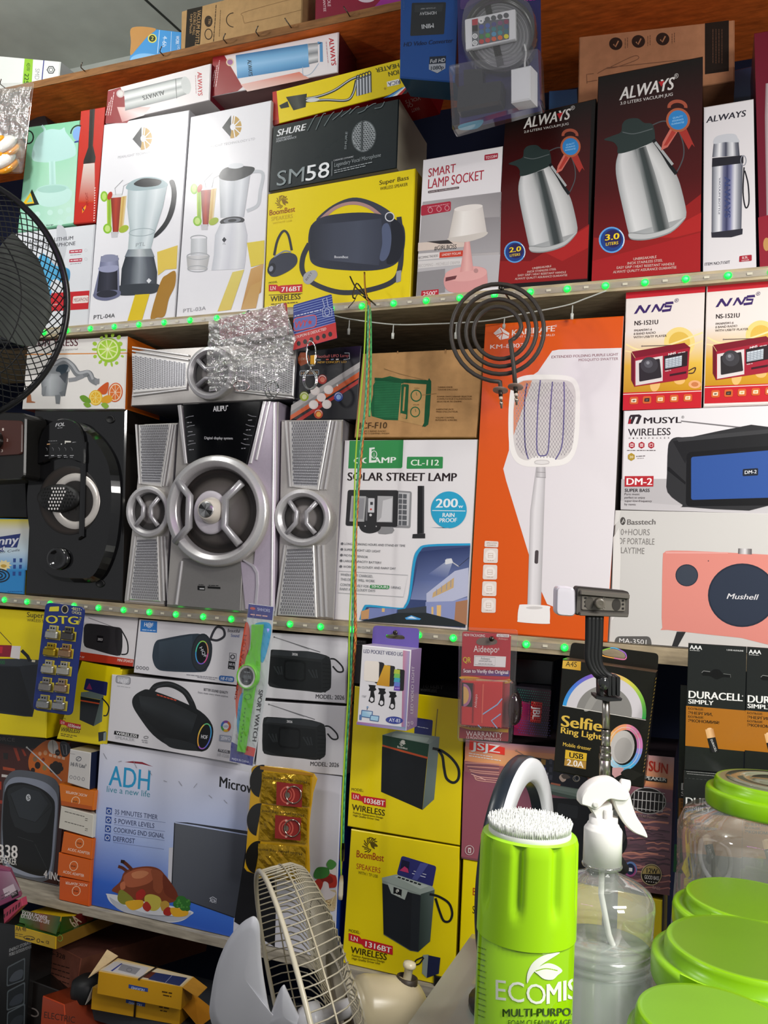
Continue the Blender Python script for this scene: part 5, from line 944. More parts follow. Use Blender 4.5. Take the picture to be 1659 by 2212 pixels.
b.l('33333a', 14, 1255, 285, 1275, 235, 1300, 205, 1335, 220, 1340, 260, 1300, 285, 1262, 280, sm=True)
b.s_('2e3a46', 912, 360, 930, 295, 980, 275, 1180, 245, 1260, 290, 1265, 380, 1240, 450, 1200, 475, 1000, 470, 940, 455, 915, 410, n=4); b.strip(['3a4854', '34404c', '2a3540'], [950, 295, 1150, 255], [950, 455, 1150, 465]); b.e('23292f', 1205, 358, 62, 114, 6); b.e('2c3238', 1205, 358, 55, 105, 6)
for i, c_ in enumerate(('e05aa0', '8060d0', '40a0e0', '50d0b0', 'a0d850', 'e0a070')): b.r(c_, 1207, 358, 36, 68, 6, 6, i*60, i*60+61)
b.e('121416', 1207, 358, 32, 62, 6); b.t('HQF', 1192, 330, 1222, 390, 18, 'c8ccd4', 1)
b.stroke(pairs([1372, 360, 1412, 365, 1410, 408, 1370, 402]), 3, '4a4a50', True); b.r('4a4a50', 1390, 384, 12, 12, 6); b.f('18181c', 1366, 408, 1406, 414, 1402, 460, 1362, 454); b.t('HI FI', 1370, 436, 1400, 440, 16, 'e0e0e4', 2); b.gk('c0c0c4', 1370, 448, 1396, 452, 6)
b.rr('2f68b0', 1310, 494, 1400, 502, 1398, 536, 1308, 526, 14); b.t('HF-F109', 1320, 522, 1390, 530, 20, 'e0e8f4', 2)
for i in range(4): b.r('5a5a62', 822+i*20, 447+i*2, 7, 9, 3)
b.gk('8a8a92', 1115, 490, 1300, 510, 7); b.gk('8a8a92', 1180, 505, 1290, 520, 6)
b.done('speaker_box', 'white box printed with a blue-grey cylinder speaker, beside the green watch')
b = Box([241, 1457, 532, 1486, 514, 1650, 231, 1600], y3-.006, .17, 'd8d6da', 'J', side='a8a6aa')
b.rr('8a8a90', 694, 492, 782, 504, 780, 552, 690, 540, 16); b.rr('b4b4ba', 700, 498, 776, 508, 774, 546, 696, 535, 12); b.t('H@F', 708, 534, 766, 542, 24, 'e4e4e8', 2); b.gk('b0b0b4', 700, 558, 780, 568, 7)
b.l('1e2022', 34, 905, 590, 940, 555, 1020, 550, 1100, 590, 1140, 650, 1160, 700, sm=True); b.l('303336', 10, 915, 570, 1010, 545, 1090, 580, 1150, 650, sm=True)
b.s_('191c1e', 792, 670, 800, 620, 850, 585, 900, 582, 1060, 640, 1200, 710, 1268, 790, 1270, 870, 1240, 935, 1190, 948, 1120, 935, 1020, 920, 915, 850, 830, 740, n=4); b.strip(['26292b', '2c3033', '1b1e20', '121416'], [830, 615, 1000, 645, 1180, 730], [850, 735, 960, 840, 1120, 905], True); b.s_('232628', 980, 870, 1100, 885, 1190, 920, 1200, 945, 1100, 940, 1010, 920)
b.e('101214', 1220, 860, 48, 92, 14)
for i, c_ in enumerate(('e0c050', '60c080', '40a0d8', '6070d0', 'a060c0', 'e0a040')): b.r(c_, 1222, 858, 36, 76, 7, 14, i*60+180, i*60+241)
b.t('HOF', 1202, 870, 1240, 876, 22, 'd8d8dc', 2)
for i in range(6): b.f('c84a30', 940+i*20, 606+i*6, 956+i*20, 611+i*6, 952+i*20, 618+i*6, 936+i*20, 612+i*6)
b.t('BETTER SOUND QUALITY', 1218, 585, 1362, 606, 15, '4a4a50', 1); b.t('Enjoy music every where anytime', 1184, 600, 1362, 626, 11, '7a7a80')
for i, c_ in enumerate(('d04a3a', 'e0b030', '40a050', '3a70c0', '8a4aa0', 'd07030')): b.P([(1350, 798)]+b.ep(1350, 798, 30, 34, 0, i*60, i*60+61), c_)
b.e('e4e4e8', 1350, 798, 18, 20); b.t('LED', 1338, 804, 1362, 806, 12, '4a6aa0', 2)
b.rr('9aa0b0', 1312, 848, 1384, 856, 1380, 895, 1308, 886, 6); b.t('20W', 1320, 878, 1358, 883, 22, 'e8e8f0', 2); b.r('e8e8f0', 1370, 872, 7, 9, 3)
b.f('141416', 686, 825, 830, 848, 826, 870, 682, 846); b.t('WIRELESS', 694, 846, 820, 866, 16, 'e8e8e8', 2); b.t('SPEAKER', 690, 872, 805, 888, 18, 'b4b4b8', 0); b.r('6a6a70', 874, 864, 13, 7, 3); b.gk('8a8a90', 848, 880, 888, 886, 7); b.gk('8a8a90', 852, 892, 884, 897, 7)
b.f('55555c', 1306, 932, 1375, 944, 1372, 962, 1302, 948); b.t('MODEL', 1312, 946, 1366, 958, 13, 'e4e4e8', 1); b.t('HF-F208', 1298, 975, 1368, 988, 20, 'b8b8be', 0)
b.done('speaker_box', 'white box printed with a black barrel speaker with a handle, on the microwave box')
def shortwave(quad, dx, dy, label):
    b = Box(quad, y3-.002, .13, 'd9d8dc', 'K', side='a8a6aa'); b.tf(1, 1, dx, dy)
    b.l('6a6a6e', 5, 90, 266, 365, 356); b.l('8a8a8e', 3, 92, 266, 300, 340); b.e('6a6a6e', 90, 266, 5)
    b.s_('26292a', 52, 425, 56, 360, 80, 340, 200, 348, 290, 350, 400, 375, 428, 410, 430, 540, 420, 580, 370, 598, 300, 590, 150, 575, 80, 565, 52, 540, n=2); b.f('33373a', 85, 345, 290, 352, 400, 378, 380, 400, 240, 385, 70, 372); b.f('1b1e1f', 56, 380, 370, 415, 372, 580, 320, 585, 150, 572, 58, 535)
    b.rr('101213', 148, 398, 280, 410, 278, 536, 146, 522, 26); b.rr('1d2021', 158, 410, 270, 420, 268, 524, 156, 512, 20); b.s_('202324', 375, 400, 424, 412, 428, 540, 416, 575, 375, 592, n=2)
    for i in range(7): b.l('141617', 5, 380, 425+i*24, 425, 432+i*22)
    for i in range(3): b.l('2c3032', 9, 88+i*22, 440, 118+i*10, 490); b.l('2c3032', 9, 295+i*22, 460, 325+i*12, 510)
    b.rr('3a3e40', 190, 356, 235, 360, 234, 380, 188, 376, 3); b.t('2026', 197, 374, 230, 377, 14, 'e0e0e2', 2)
    b.l('1c1e20', 9, 425, 395, 455, 400, 495, 440, 500, 470, 470, 472, 440, 440, sm=True)
    b.t('MODEL: 2026', 338, 632, 508, 640, 25, '3a3a3e', 1)
    b.tf(); return b.done('radio_box', label, group=None)
shortwave([574, 1366, 751, 1376, 747, 1520, 561, 1507], 0, 0, 'white box printed with a rugged black radio, upper of the two by the ropes')
shortwave([564, 1514, 748, 1526, 740, 1676, 551, 1657], -32, 402, 'white box printed with a rugged black radio, lower of the two, over the gold strip')
b = Box([219, 1605, 738, 1678, 722, 2086, 196, 1968], y3, .28, 'cdcdd6', 'M', rest=Z4, side='2348a0', top='b8b8be'); b.gain = 1.18
b.g(['cdcdd6', 'cdcdd6', '9fb0d8', '9fb0d8'], 600, -290, 1030, -210, 1010, 330, 570, 180); b.g(['9fb0d8', '9fb0d8', '3a68c0', '2f5cb8'], 570, 180, 1010, 330, 1000, 615, 552, 520); b.g(['2f5cb8', '3a68c0', '2c56b0', '2850a8'], 552, 520, 1400, 700, 1390, 890, 545, 700)
b.g(['cdcdd6', 'c8c8d4', 'a0aed2', '9fb0d8'], 1030, -210, 1490, -120, 1470, 260, 1010, 330)
b.gain = 1; P_ = lambda v: v-1194.5
b.f('8a2030', 745, P_(1012), 790, P_(1007), 850, P_(1012), 915, P_(1040), 850, P_(1025), 790, P_(1018))
b.t('ADH', 650, P_(1150), 892, P_(1182), 118, '2496c8', 1); b.t('live a new life', 638, P_(1190), 896, P_(1222), 36, '3a8aa0', 0)
b.t('Microwave Oven', 1312, P_(1160), 1785, P_(1256), 62, '26262a', 2); b.t('ADH-20', 1560, P_(1310), 1768, P_(1345), 46, '26262a', 1); b.t('(20L BM)', 1560, P_(1365), 1776, P_(1410), 46, '3a3a40', 0)
for i, (tx, x1) in enumerate((('35 MINUTES TIMER', 942), ('5 POWER LEVELS', 922), ('COOKING END SIGNAL', 982), ('DEFROST', 806))):
    y = 125+i*53; x = 686-i*3; b.rr('2f4f9c', 636-i*3, y-38, 670-i*3, y-33, 668-i*3, y+8, 634-i*3, y+3, 3); b.r('dce4f4', 652-i*3, y-14, 11, 12, 4); b.t(tx, x, y+3, x1, y+3+(x1-x)*.13, 28, '3a4468', 0); b.l('7a88b0', 2, x, y+12, 990-i*3, y+12+300*.14)
b.f('33363e', 1045, 175, 1120, 178, 1470, 228, 1560, 250, 1560, 276, 1470, 248, 1180, 195); b.g(['5c6068', '4a4e58', '3a3e48', '50545e'], 1045, 182, 1480, 256, 1390, 745, 1028, 610); b.g(['4a4e58', '2c2e34', '202228', '3a3e48'], 1480, 256, 1600, 280, 1600, 800, 1390, 745)
b.f('17181c', 1480, 256, 1660, 310, 1640, 960, 1400, 770); b.l('22252c', 6, 1045, 180, 1025, 612, 1400, 745); b.t('ADH', 1254, 652, 1292, 662, 24, 'c8ccd8', 1); b.stroke(pairs([1252, 632, 1272, 622, 1296, 636]), 3, 'c8ccd8')
b.s_('d2d4da', 640, 615, 660, 605, 900, 650, 1140, 705, 1135, 735, 1080, 768, 990, 775, 860, 755, 740, 710, 665, 660); b.s_('aeb2bc', 655, 625, 700, 650, 820, 705, 960, 735, 1090, 735, 1140, 712, 1130, 740, 1060, 768, 960, 768, 830, 745, 700, 690)
b.s_('7a3a22', 670, 580, 720, 530, 740, 480, 780, 455, 870, 440, 940, 450, 985, 490, 1010, 560, 1060, 610, 1075, 640, 980, 660, 800, 640, 700, 600); b.s_('a4583a', 740, 500, 800, 462, 880, 450, 930, 470, 905, 530, 830, 560, 760, 560); b.s_('c07a54', 790, 480, 850, 465, 890, 480, 850, 510, 800, 510); b.s_('8f4a2e', 905, 460, 960, 470, 985, 520, 960, 600, 920, 580, 915, 520); b.s_('6a2e1c', 975, 490, 1010, 520, 1060, 600, 1050, 640, 985, 600); b.s_('b86a48', 720, 545, 745, 530, 750, 570, 725, 580)
b.l('5a2a1a', 20, 790, 460, 760, 430, 735, 410, sm=True); b.l('5a2a1a', 18, 760, 470, 735, 450, 708, 440, sm=True); b.f('2a1a14', 725, 400, 748, 404, 742, 425, 722, 418)
b.s_('7d7f2e', 712, 590, 735, 582, 795, 630, 790, 660, 740, 668, 705, 640); b.s_('a32a22', 815, 600, 850, 575, 872, 600, 850, 635, 818, 640); b.s_('c0b24a', 865, 625, 900, 606, 955, 625, 965, 670, 930, 705, 880, 690); b.s_('d8a428', 755, 650, 850, 642, 852, 680, 800, 702, 765, 685); b.s_('a83024', 855, 670, 880, 650, 905, 685, 885, 710, 860, 695); b.s_('b8923c', 960, 660, 990, 645, 1014, 665, 1000, 700, 970, 705); b.s_('a32a22', 978, 705, 1005, 682, 1030, 700, 1020, 732, 985, 730); b.s_('d8a428', 1020, 690, 1080, 690, 1125, 705, 1115, 735, 1040, 738)
for x, y, r_ in ((1085, 650, 34), (1060, 665, 24), (1115, 660, 26), (1100, 680, 26), (1078, 640, 24), (1120, 690, 18)): b.e('2f6a2c', x, y, r_)
for i in range(14): b.e('4a8a3a', 1058+random.uniform(0, 75), 635+random.uniform(0, 55), 6)
dx = 276.5*0+100/K # crop N counts from 460 px
b.tf(1, 1, 460/K, 0)
b.s_('c8b48c', 590, 590, 640, 570, 700, 580, 738, 590, 732, 695, 690, 705, 620, 690, 588, 660)
for i in range(14): b.l('e0cc9c' if i % 2 else 'a88a5c', 7, 592+i*4, 600+i*3, 640+i*5, 660+(i % 3)*10, 700, 640+i*3, 728, 690-i*6, sm=True)
b.s_('b03022', 600, 540, 650, 500, 700, 485, 738, 500, 738, 560, 690, 570, 640, 590, 605, 575); b.s_('8a2018', 640, 510, 700, 495, 720, 530, 680, 545); b.s_('d8d0d0', 655, 560, 665, 530, 690, 540, 700, 580, 735, 600, 710, 630, 660, 640, 640, 600); b.s_('e0d8d4', 695, 465, 720, 440, 738, 455, 738, 490, 710, 485); b.s_('3a7a34', 605, 480, 630, 445, 690, 450, 695, 490, 660, 512, 610, 510); b.s_('4a8a40', 680, 430, 700, 398, 735, 415, 735, 440, 705, 460)
b.f('c8ccd8', 585, 690, 735, 720, 733, 766, 700, 766, 582, 745); b.tf()
for i in range(9): b.l('8a8a92', 2.5, 620+i*90, -250+i*30+random.uniform(0, 60), 640+i*90, -240+i*30+random.uniform(0, 80))
b.f('c4c0ba', 545, 700, 700, 740, 1000, 812, 1390, 888, 1390, 893, 1000, 820, 700, 750, 546, 708)
b.done('microwave_box', 'large white and blue microwave box printed with a roast chicken, on the lowest shelf')
def bt_speaker(b, dx, dy): pass
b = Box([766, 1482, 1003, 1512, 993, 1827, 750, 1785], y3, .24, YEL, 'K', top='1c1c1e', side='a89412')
m = MB(b.face('top'), 'K'); m.L = .0006; m.t('1036BT', 980, 572, 1100, 580, 22, '5a5a5a', 1); m.t('WIRELESS', 960, 592, 1060, 600, 18, '5a5a5a', 1)
n = len(b.body.v); b.body.v += m.v; b.body.c += m.c; b.body.m += m.m; b.body.sm += m.sm; b.body.F += [tuple(i+n for i in f) for f in m.F]
b.rr('2a2f6a', 930, 745, 1038, 762, 1028, 890, 925, 870, 10); b.gk('c8ccd8', 945, 800, 1010, 812, 6); b.l('8a7a3a', 6, 1066, 695, 1048, 890)
b.f('8c9a94', 736, 850, 820, 825, 1078, 862, 1015, 912, 736, 858); b.rr('a3b0aa', 800, 838, 1020, 868, 1000, 895, 790, 862, 10)
b.f('1d4030', 736, 850, 1015, 905, 1006, 985, 736, 925); b.f('c4502a', 736, 908, 1007, 982, 1005, 995, 735, 918); b.f('161a1e', 734, 920, 1004, 993, 975, 1298, 728, 1190); b.g(['7d8c88', '8c9a94', '66746f', '5c6a66'], 1015, 905, 1078, 862, 1045, 1235, 976, 1298)
b.e('dcdcd4', 858, 892, 12); lion(b, 858, 902, 20, 'dcdcd4'); b.t('BoomBest', 826, 926, 886, 938, 12, 'e4e4dc', 1)
b.l('1c2022', 16, 1036, 930, 1090, 945, 1150, 990, 1190, 1050, 1190, 1110, 1160, 1135, 1120, 1110, 1105, 1050, 1095, 980, 1070, 940, sm=True)
b.t('MODEL:', 552, 1182, 624, 1190, 16, '3a3010'); model(b, 552, 1192, 757, 1224, 46, '1036BT'); b.t('WIRELESS', 554, 1298, 750, 1334, 36, '33290c', 1); b.t('Fashion Appearance Design', 562, 1318, 740, 1350, 11, '4a3e10', 1); b.t('High Quality Driver Unit', 562, 1334, 718, 1362, 11, '4a3e10', 1)
b.done('speaker_box', 'yellow box printed with a black and green tower speaker, upper of the yellow stack')
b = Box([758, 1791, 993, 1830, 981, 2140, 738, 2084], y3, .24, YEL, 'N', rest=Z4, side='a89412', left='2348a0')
lion(b, 945, 318, 50, '5a4a12'); b.t('BoomBest', 858, 385, 1020, 412, 42, 'a02a18', 1); b.t('SPEAKERS', 857, 454, 1000, 482, 32, 'b03a1c', 0); b.t('WITH / TF USB', 868, 485, 985, 510, 18, '4a3c10', 0)
b.rr('2c2f6e', 1128, 376, 1336, 440, 1312, 565, 1098, 490, 16); b.f('171a3a', 1128, 400, 1176, 414, 1168, 482, 1118, 466); b.f('c03a6a', 1145, 440, 1165, 455, 1170, 480, 1115, 465); b.l('dce0f0', 4, 1190, 482, 1270, 505); b.gk('c8ccd8', 1200, 468, 1275, 490, 7); b.f('4a4f92', 1240, 420, 1290, 425, 1220, 525, 1190, 515)
b.f('9aa69f', 1010, 508, 1095, 488, 1312, 560, 1325, 580, 1240, 612, 1012, 528); b.f('b4beb8', 1085, 500, 1110, 495, 1290, 558, 1240, 575)
for i in range(6): b.f('1c2024', 1108+i*24, 500+i*8, 1126+i*24, 506+i*8, 1120+i*24, 514+i*8, 1102+i*24, 508+i*8)
b.f('8a9690', 1012, 522, 1242, 606, 1312, 585, 1312, 600, 1240, 622, 1012, 540); b.f('1e2228', 1012, 540, 1190, 600, 1180, 940, 1020, 842); b.f('23282e', 1190, 600, 1242, 612, 1228, 950, 1178, 940); b.g(['3a4844', '5a6864', '46544f', '2c3834'], 1242, 606, 1325, 580, 1298, 888, 1228, 950); b.l('4a5456', 4, 1020, 845, 1180, 942, 1228, 950)
b.f('a6b0aa', 1042, 540, 1166, 585, 1146, 640, 1066, 602); b.f('15181c', 1080, 562, 1130, 580, 1126, 620, 1078, 602); lion(b, 1104, 588, 12, 'd8d8d0'); b.gk('d8d8d0', 1086, 604, 1122, 616, 6)
b.l('1c2022', 14, 1295, 606, 1350, 620, 1410, 660, 1430, 720, 1415, 765, 1380, 765, 1355, 710, 1330, 630, sm=True)
b.t('MODEL:', 813, 830, 880, 844, 17, '3a3010'); model(b, 812, 838, 1075, 905, 50, '1316BT'); b.t('WIRELESS', 824, 955, 1038, 1000, 38, '33290c', 1); b.t('Fashion Appearance Design', 832, 976, 1026, 1015, 12, '4a3e10', 1); b.t('High Quality Driver Unit', 832, 994, 1000, 1026, 12, '4a3e10', 1)
b.f('8a9690', 1255, 968, 1290, 966, 1278, 1105, 1250, 1078); b.f('1e2444', 1288, 970, 1360, 985, 1350, 1080, 1278, 1106); b.l('1c2022', 9, 1258, 980, 1215, 1000, 1208, 1025, 1235, 1020, 1260, 985, sm=True)
b.done('speaker_box', 'yellow box printed with a black and grey tower speaker, lower of the yellow stack')
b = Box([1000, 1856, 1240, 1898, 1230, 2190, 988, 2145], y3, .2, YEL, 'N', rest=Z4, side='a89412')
b.t('BoomBest', 1552, 612, 1720, 645, 44, 'a02a18', 1); b.t('SPEAKERS', 1550, 720, 1700, 750, 44, '33290c', 1); b.t('WITH / TF USB', 1572, 762, 1700, 790, 20, '4a3c10', 0); lion(b, 1640, 540, 45, '5a4a12')
b.done('speaker_box', 'yellow speaker box under the sunset box, mostly hidden by the green spray can')
b = Box([1243, 1905, 1431, 1945, 1424, 2230, 1236, 2195], y3, .2, YEL, 'O', rest=Z4, side='a89412')
b.done('speaker_box', 'plain yellow box under the sunset box, seen behind the clear spray bottle')
# the sunset-printed solar speaker box (crop R)
b = Box([1005, 1600, 1457, 1640, 1443, 1935, 996, 1855], y3-.002, .2, '7a4a52', 'R', side='3a2a2c', top='3a3034'); b.gain = 2.0
b.g(['8a6470', '8a7480', 'b87a58', 'b0705c'], 55, 60, 1580, 190, 1575, 270, 50, 130); b.g(['b0705c', 'c87c54', 'd09058', 'c8784c'], 50, 110, 900, 180, 900, 330, 48, 215); b.g(['a87060', '9a7a80', 'c07850', 'c8784c'], 900, 130, 1580, 190, 1572, 400, 900, 335); b.g(['c07850', 'c07850', '8a5048', '7a4a4a'], 46, 205, 1572, 390, 1570, 440, 44, 235)
b.g(['7a4a4a', '6a4450', '5a3a48', '6a4048'], 44, 215, 1570, 430, 1556, 700, 40, 350); b.g(['6a3a44', '6a4050', '6a3a42', '6e3a44'], 40, 290, 600, 420, 600, 1000, 22, 915); b.g(['5a4450', '5a4450', '54383c', '5a3c3e'], 600, 480, 1568, 520, 1545, 1200, 600, 1060)
for i in range(46):
    x = random.uniform(1180, 1500); y = 470+i*15+random.uniform(-5, 5); w_ = random.uniform(60, 190)
    b.l(random.choice(('8a5c58', '3a2c34', 'a06c5c', '4a3840')), random.uniform(6, 14), x-w_, y, x-w_*.4, y-8, x, y+4, x+w_*.4, y-4, min(x+w_, 1548), y+6, sm=True)
for i in range(10): b.l(random.choice(('9a7068', '5a3c48')), 7, 50+i*8, 230+i*12, 150, 232+i*14, 300, 240+i*15, sm=True)
b.l('b08a84', 5, 95, 310, 160, 335, 200, 355, sm=True)
b.f('b82a20', 84, 62, 342, 118, 340, 172, 80, 132); b.t('JSJZ', 98, 128, 302, 156, 54, 'ece4e0', 2); b.gk('e0c8b8', 78, 158, 250, 186, 9); b.gk('e0c8b8', 78, 176, 320, 214, 9)
b.e('8a6a5a', 425, 138, 8); b.l('6a5a54', 4, 425, 140, 520, 195)
b.rr('1a1c24', 505, 180, 950, 250, 940, 480, 500, 400, 20); b.f('23262e', 600, 200, 700, 215, 690, 370, 600, 350)
for i, c_ in enumerate(('8a6a30', '4a4a8a', '3a6ab0')): b.f(c_, 608, 200+i*58, 642, 206+i*58, 638, 245+i*58, 604, 238+i*58); b.f('3a3c46', 668, 200+i*58, 690, 204+i*58, 686, 240+i*58, 664, 236+i*58)
b.gk('9a9aa2', 655, 300, 655, 360, 10); b.e('5a4a42', 770, 335, 26, 20); b.r('8a8a92', 868, 340, 16, 20, 3)
b.f('5c6a62', 600, 370, 940, 430, 870, 495, 640, 440); b.f('6e7c74', 640, 385, 900, 430, 870, 455, 650, 410); b.f('3a4640', 640, 425, 870, 478, 866, 502, 640, 450); b.f('a06048', 680, 372, 750, 385, 745, 398, 675, 384)
b.gain = 1; b.f('16181c', 600, 480, 980, 500, 980, 1010, 600, 1010); b.rr('23262a', 730, 520, 880, 545, 870, 640, 720, 600, 20); b.s_('1a1c20', 980, 560, 1160, 540, 1230, 760, 1225, 860, 1160, 900, 1100, 700)
b.t('SUN', 1395, 285, 1530, 310, 72, 'c03024', 2); b.f('18181c', 1376, 325, 1528, 345, 1526, 376, 1374, 358); b.t('SPEAKER', 1345, 348, 1520, 364, 26, 'e8e8e4', 2)
b.e('3a2c2c', 1388, 505, 132, 96, 8); b.e('1e1a1c', 1388, 505, 124, 90, 8)
for i in range(8): b.l('c8c4c4', 5, 1290+i*30, 425+i*5+abs(i-3.5)*2, 1282+i*30, 575+i*3-abs(i-3.5)*2)
for j in range(3): b.l('c8c4c4', 5, 1272+(j == 0)*20, 432+j*62, 1512-(j == 2)*20, 452+j*66)
b.r('b4b0ae', 1388, 505, 130, 95, 6, 8); b.t('SOLAR ENERGY', 1314, 620, 1450, 640, 15, 'b89a90', 1)
b.e('6a8ac0', 1260, 1005, 48, 56); b.e('a04a80', 1260, 1015, 42, 46); b.e('1c2a4a', 1258, 1005, 34, 42); b.t('1', 1252, 1020, 1268, 1022, 26, 'e0e0e8', 2)
b.e('c8b88a', 1412, 1045, 76, 78); b.e('1e1a18', 1412, 1045, 71, 73); b.P(b.ep(1412, 1045, 66, 68, 0, 185, 355), 'a8945a'); b.t('12W', 1378, 1032, 1456, 1040, 36, '1a1614', 2); b.t('GOOD BASS', 1362, 1075, 1468, 1086, 28, 'e0dcd4', 1)
for i in range(5): b.e('e0dcd4', 1378+i*17, 1094+i*2, 4)
b.t('BASS', 1422, 1148, 1476, 1160, 24, 'b89a94', 1); b.r('d8c8c8', 84, 866, 32, 34, 4); b.rr('d8c8c8', 74, 848, 96, 850, 95, 888, 73, 886, 4); b.f('7a4048', 80, 860, 90, 858, 88, 880, 80, 882)
b.done('solar_speaker_box', 'box printed with a sunset sea and solar speaker, behind the ring light and spray bottle')
b = Box([1112, 1482, 1190, 1489, 1182, 1594, 1104, 1586], -.008, .05, '1a1220', 'L', top='120c16', side='0e0a12')
b.g(['1a2a2c', '3a1226', '2a0e24', '8a1a4a'], 155, 565, 365, 585, 340, 868, 140, 850); b.g(['c02a5a', '6a1a4a', '3a1030', 'a02050'], 150, 640, 240, 660, 235, 850, 142, 800)
for j in range(18):
    for i in range(15):
        b.e(('2a6a5a', '6a2a5a', '4a3a8a')[(j//6) % 3], 168+i*13+(j % 2)*6, 580+j*15+i*1.4, 3.2, n=6); b.L -= .000011
b.rr('c02a2a', 245, 648, 312, 656, 302, 780, 238, 772, 5); b.t('JBL', 258, 680, 252, 755, 42, 'f0e8e8', 2); b.f('e8a07a', 262, 655, 268, 655, 268, 662, 262, 662); b.gk('8a2a4a', 234, 650, 226, 770, 9)
b.done('speaker_box', 'small black and magenta box with a red badge, behind the red blister card')
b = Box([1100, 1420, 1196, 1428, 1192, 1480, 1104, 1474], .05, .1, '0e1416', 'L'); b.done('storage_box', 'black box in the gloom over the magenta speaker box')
b = Box([752, 1378, 792, 1382, 790, 1480, 750, 1476], .03, .1, '2c2826', 'K'); b.gk('8a8480', 575, 290, 630, 295, 8); b.gk('8a8480', 575, 308, 625, 312, 6); b.done('storage_box', 'dark box standing on the yellow stack beside the hanging ropes')
# ---- left end of the lowest shelf (crop Y)
b = Box([-60, 1578, 152, 1604, 122, 1938, -60, 1896], .06, .14, '3a1a18', 'Y', rest=Z4, side='8a8480', top='2a2220')
b.f('1c1c1e', -300, 60, 330, 120, 560, 150, 560, 250, 330, 260, 0, 195, -300, 150); b.t('FORCE', -80, 160, 180, 178, 44, '6a6664', 0)
b.f('4a2420', -300, 195, 330, 260, 560, 250, 340, 500, 100, 1000, -300, 1000); b.f('9a3a24', 160, 250, 200, 255, 245, 400, 215, 410); b.f('9a3a24', 255, 268, 285, 270, 320, 345, 295, 350); b.f('b04a2a', 35, 475, 180, 500, 185, 535, 38, 512); b.f('d8d0cc', 22, 565, 120, 580, 90, 605, 20, 598); b.f('b03a24', -20, 650, 20, 655, 18, 750, -20, 750); b.f('a03a2a', -60, 870, 40, 880, 30, 920, -60, 910); b.f('2a2624', 40, 310, 100, 315, 95, 390, 45, 385)
b.s_('c8661e', 340, 440, 360, 330, 420, 260, 560, 160, 700, 180, 840, 260, 830, 700, 560, 640, 380, 540, n=3)
b.e('cac6c0', 635, 240, 62, 85, -10); b.l('3a2a20', 5, 630, 160, 640, 320); b.s_('23262c', 720, 190, 790, 180, 850, 260, 800, 350, 740, 340); b.stroke(pairs([740, 210, 790, 215, 800, 330, 765, 330]), 5, '9a9aa0', True); b.e('23201e', 690, 308, 30, 38); b.gk('a8a4a0', 672, 308, 706, 312, 8)
for x, y, r_, c_ in ((452, 460, 34, '2a1a14'), (420, 385, 26, '8a6a4a'), (535, 490, 26, '8a7a4a'), (395, 520, 26, '2a1a14'), (520, 390, 18, '8a3a1a'), (545, 310, 24, 'd89a6a'), (480, 320, 20, 'd8a07a')): b.e(c_, x, y, r_, r_*1.25)
for a in range(5): t_ = math.radians(150+a*55); b.e('2a221e', 675+50*math.cos(t_), 490+48*math.sin(t_), 36, 34)
b.s_('2a221e', 640, 480, 690, 440, 730, 480, 725, 545, 680, 570, 640, 540)
for i in range(4): b.f('e0b89a', 590+i*50, 320+i*12, 630+i*50, 328+i*12, 625+i*50, 360+i*12, 588+i*50, 350+i*12)
b.strip(['4a4e58', '7d8490', 'a4aab6'], [60, 640, 150, 560, 250, 530], [90, 690, 180, 650, 270, 640], True)
b.s_('5c6068', 40, 760, 60, 640, 130, 545, 230, 515, 420, 540, 620, 600, 700, 690, 706, 860, 690, 1200, 650, 1650, 620, 1790, 480, 1850, 250, 1810, 60, 1700, 10, 1400, n=5); b.s_('8f96a6', 60, 780, 80, 680, 150, 610, 270, 600, 480, 640, 620, 720, 690, 860, 670, 1240, 630, 1640, 590, 1760, 480, 1800, 270, 1770, 80, 1660, 30, 1350, n=5)
b.s_('121416', 45, 900, 75, 740, 140, 680, 290, 668, 500, 740, 630, 850, 660, 960, 640, 1260, 610, 1620, 560, 1760, 470, 1780, 270, 1720, 80, 1600, 35, 1300, n=5)
b.s_('25292c', 100, 740, 280, 690, 480, 750, 620, 920, 600, 1060, 480, 1270, 180, 1190, 110, 900, n=2); b.s_('30353a', 130, 800, 290, 720, 480, 780, 580, 920, 430, 1140, 230, 1080, n=1); b.l('16191b', 8, 130, 820, 225, 1080, 425, 1140, 610, 960); b.l('3a3e40', 4, 215, 1310, 400, 1370); b.l('3a3e40', 4, 420, 1400, 560, 1690)
b.e('c8ccd0', 342, 845, 28, 42); b.t('S', 328, 868, 356, 868, 44, '3a3c40', 2); b.l('c8ccd0', 14, 320, 240, 560, 460, 740, 645); b.e('d8d4d0', 325, 245, 12)
b.t('KTS-338', -330, 1530, 210, 1570, 150, 'ece8e4', 2); b.t('SPEAKER', 5, 1620, 200, 1652, 78, 'ece8e4', 1); b.t('4 INCH', 525, 1800, 780, 1860, 92, 'ece8e4', 2)
b.r('e0dcd8', -5, 1680, 26, 34, 8); b.r('e0dcd8', 75, 1695, 30, 36, 8)
b.f('6a6c72', 0, 1700, 200, 1780, 700, 1890, 700, 2000, 200, 1900, 0, 1850); 
for i in range(7): b.f('7a6a54', 230+i*60, 1790+i*14, 270+i*60, 1800+i*14, 285+i*60, 1850+i*14, 225+i*60, 1835+i*14)
b.done('portable_speaker_box', 'box printed with a large silver-edged black speaker, at the near end of the lowest shelf')
b = Box([151, 1618, 196, 1626, 192, 1706, 145, 1691], .0, .055, 'cfccc8', 'Y', side='232a44', top='c4b898')
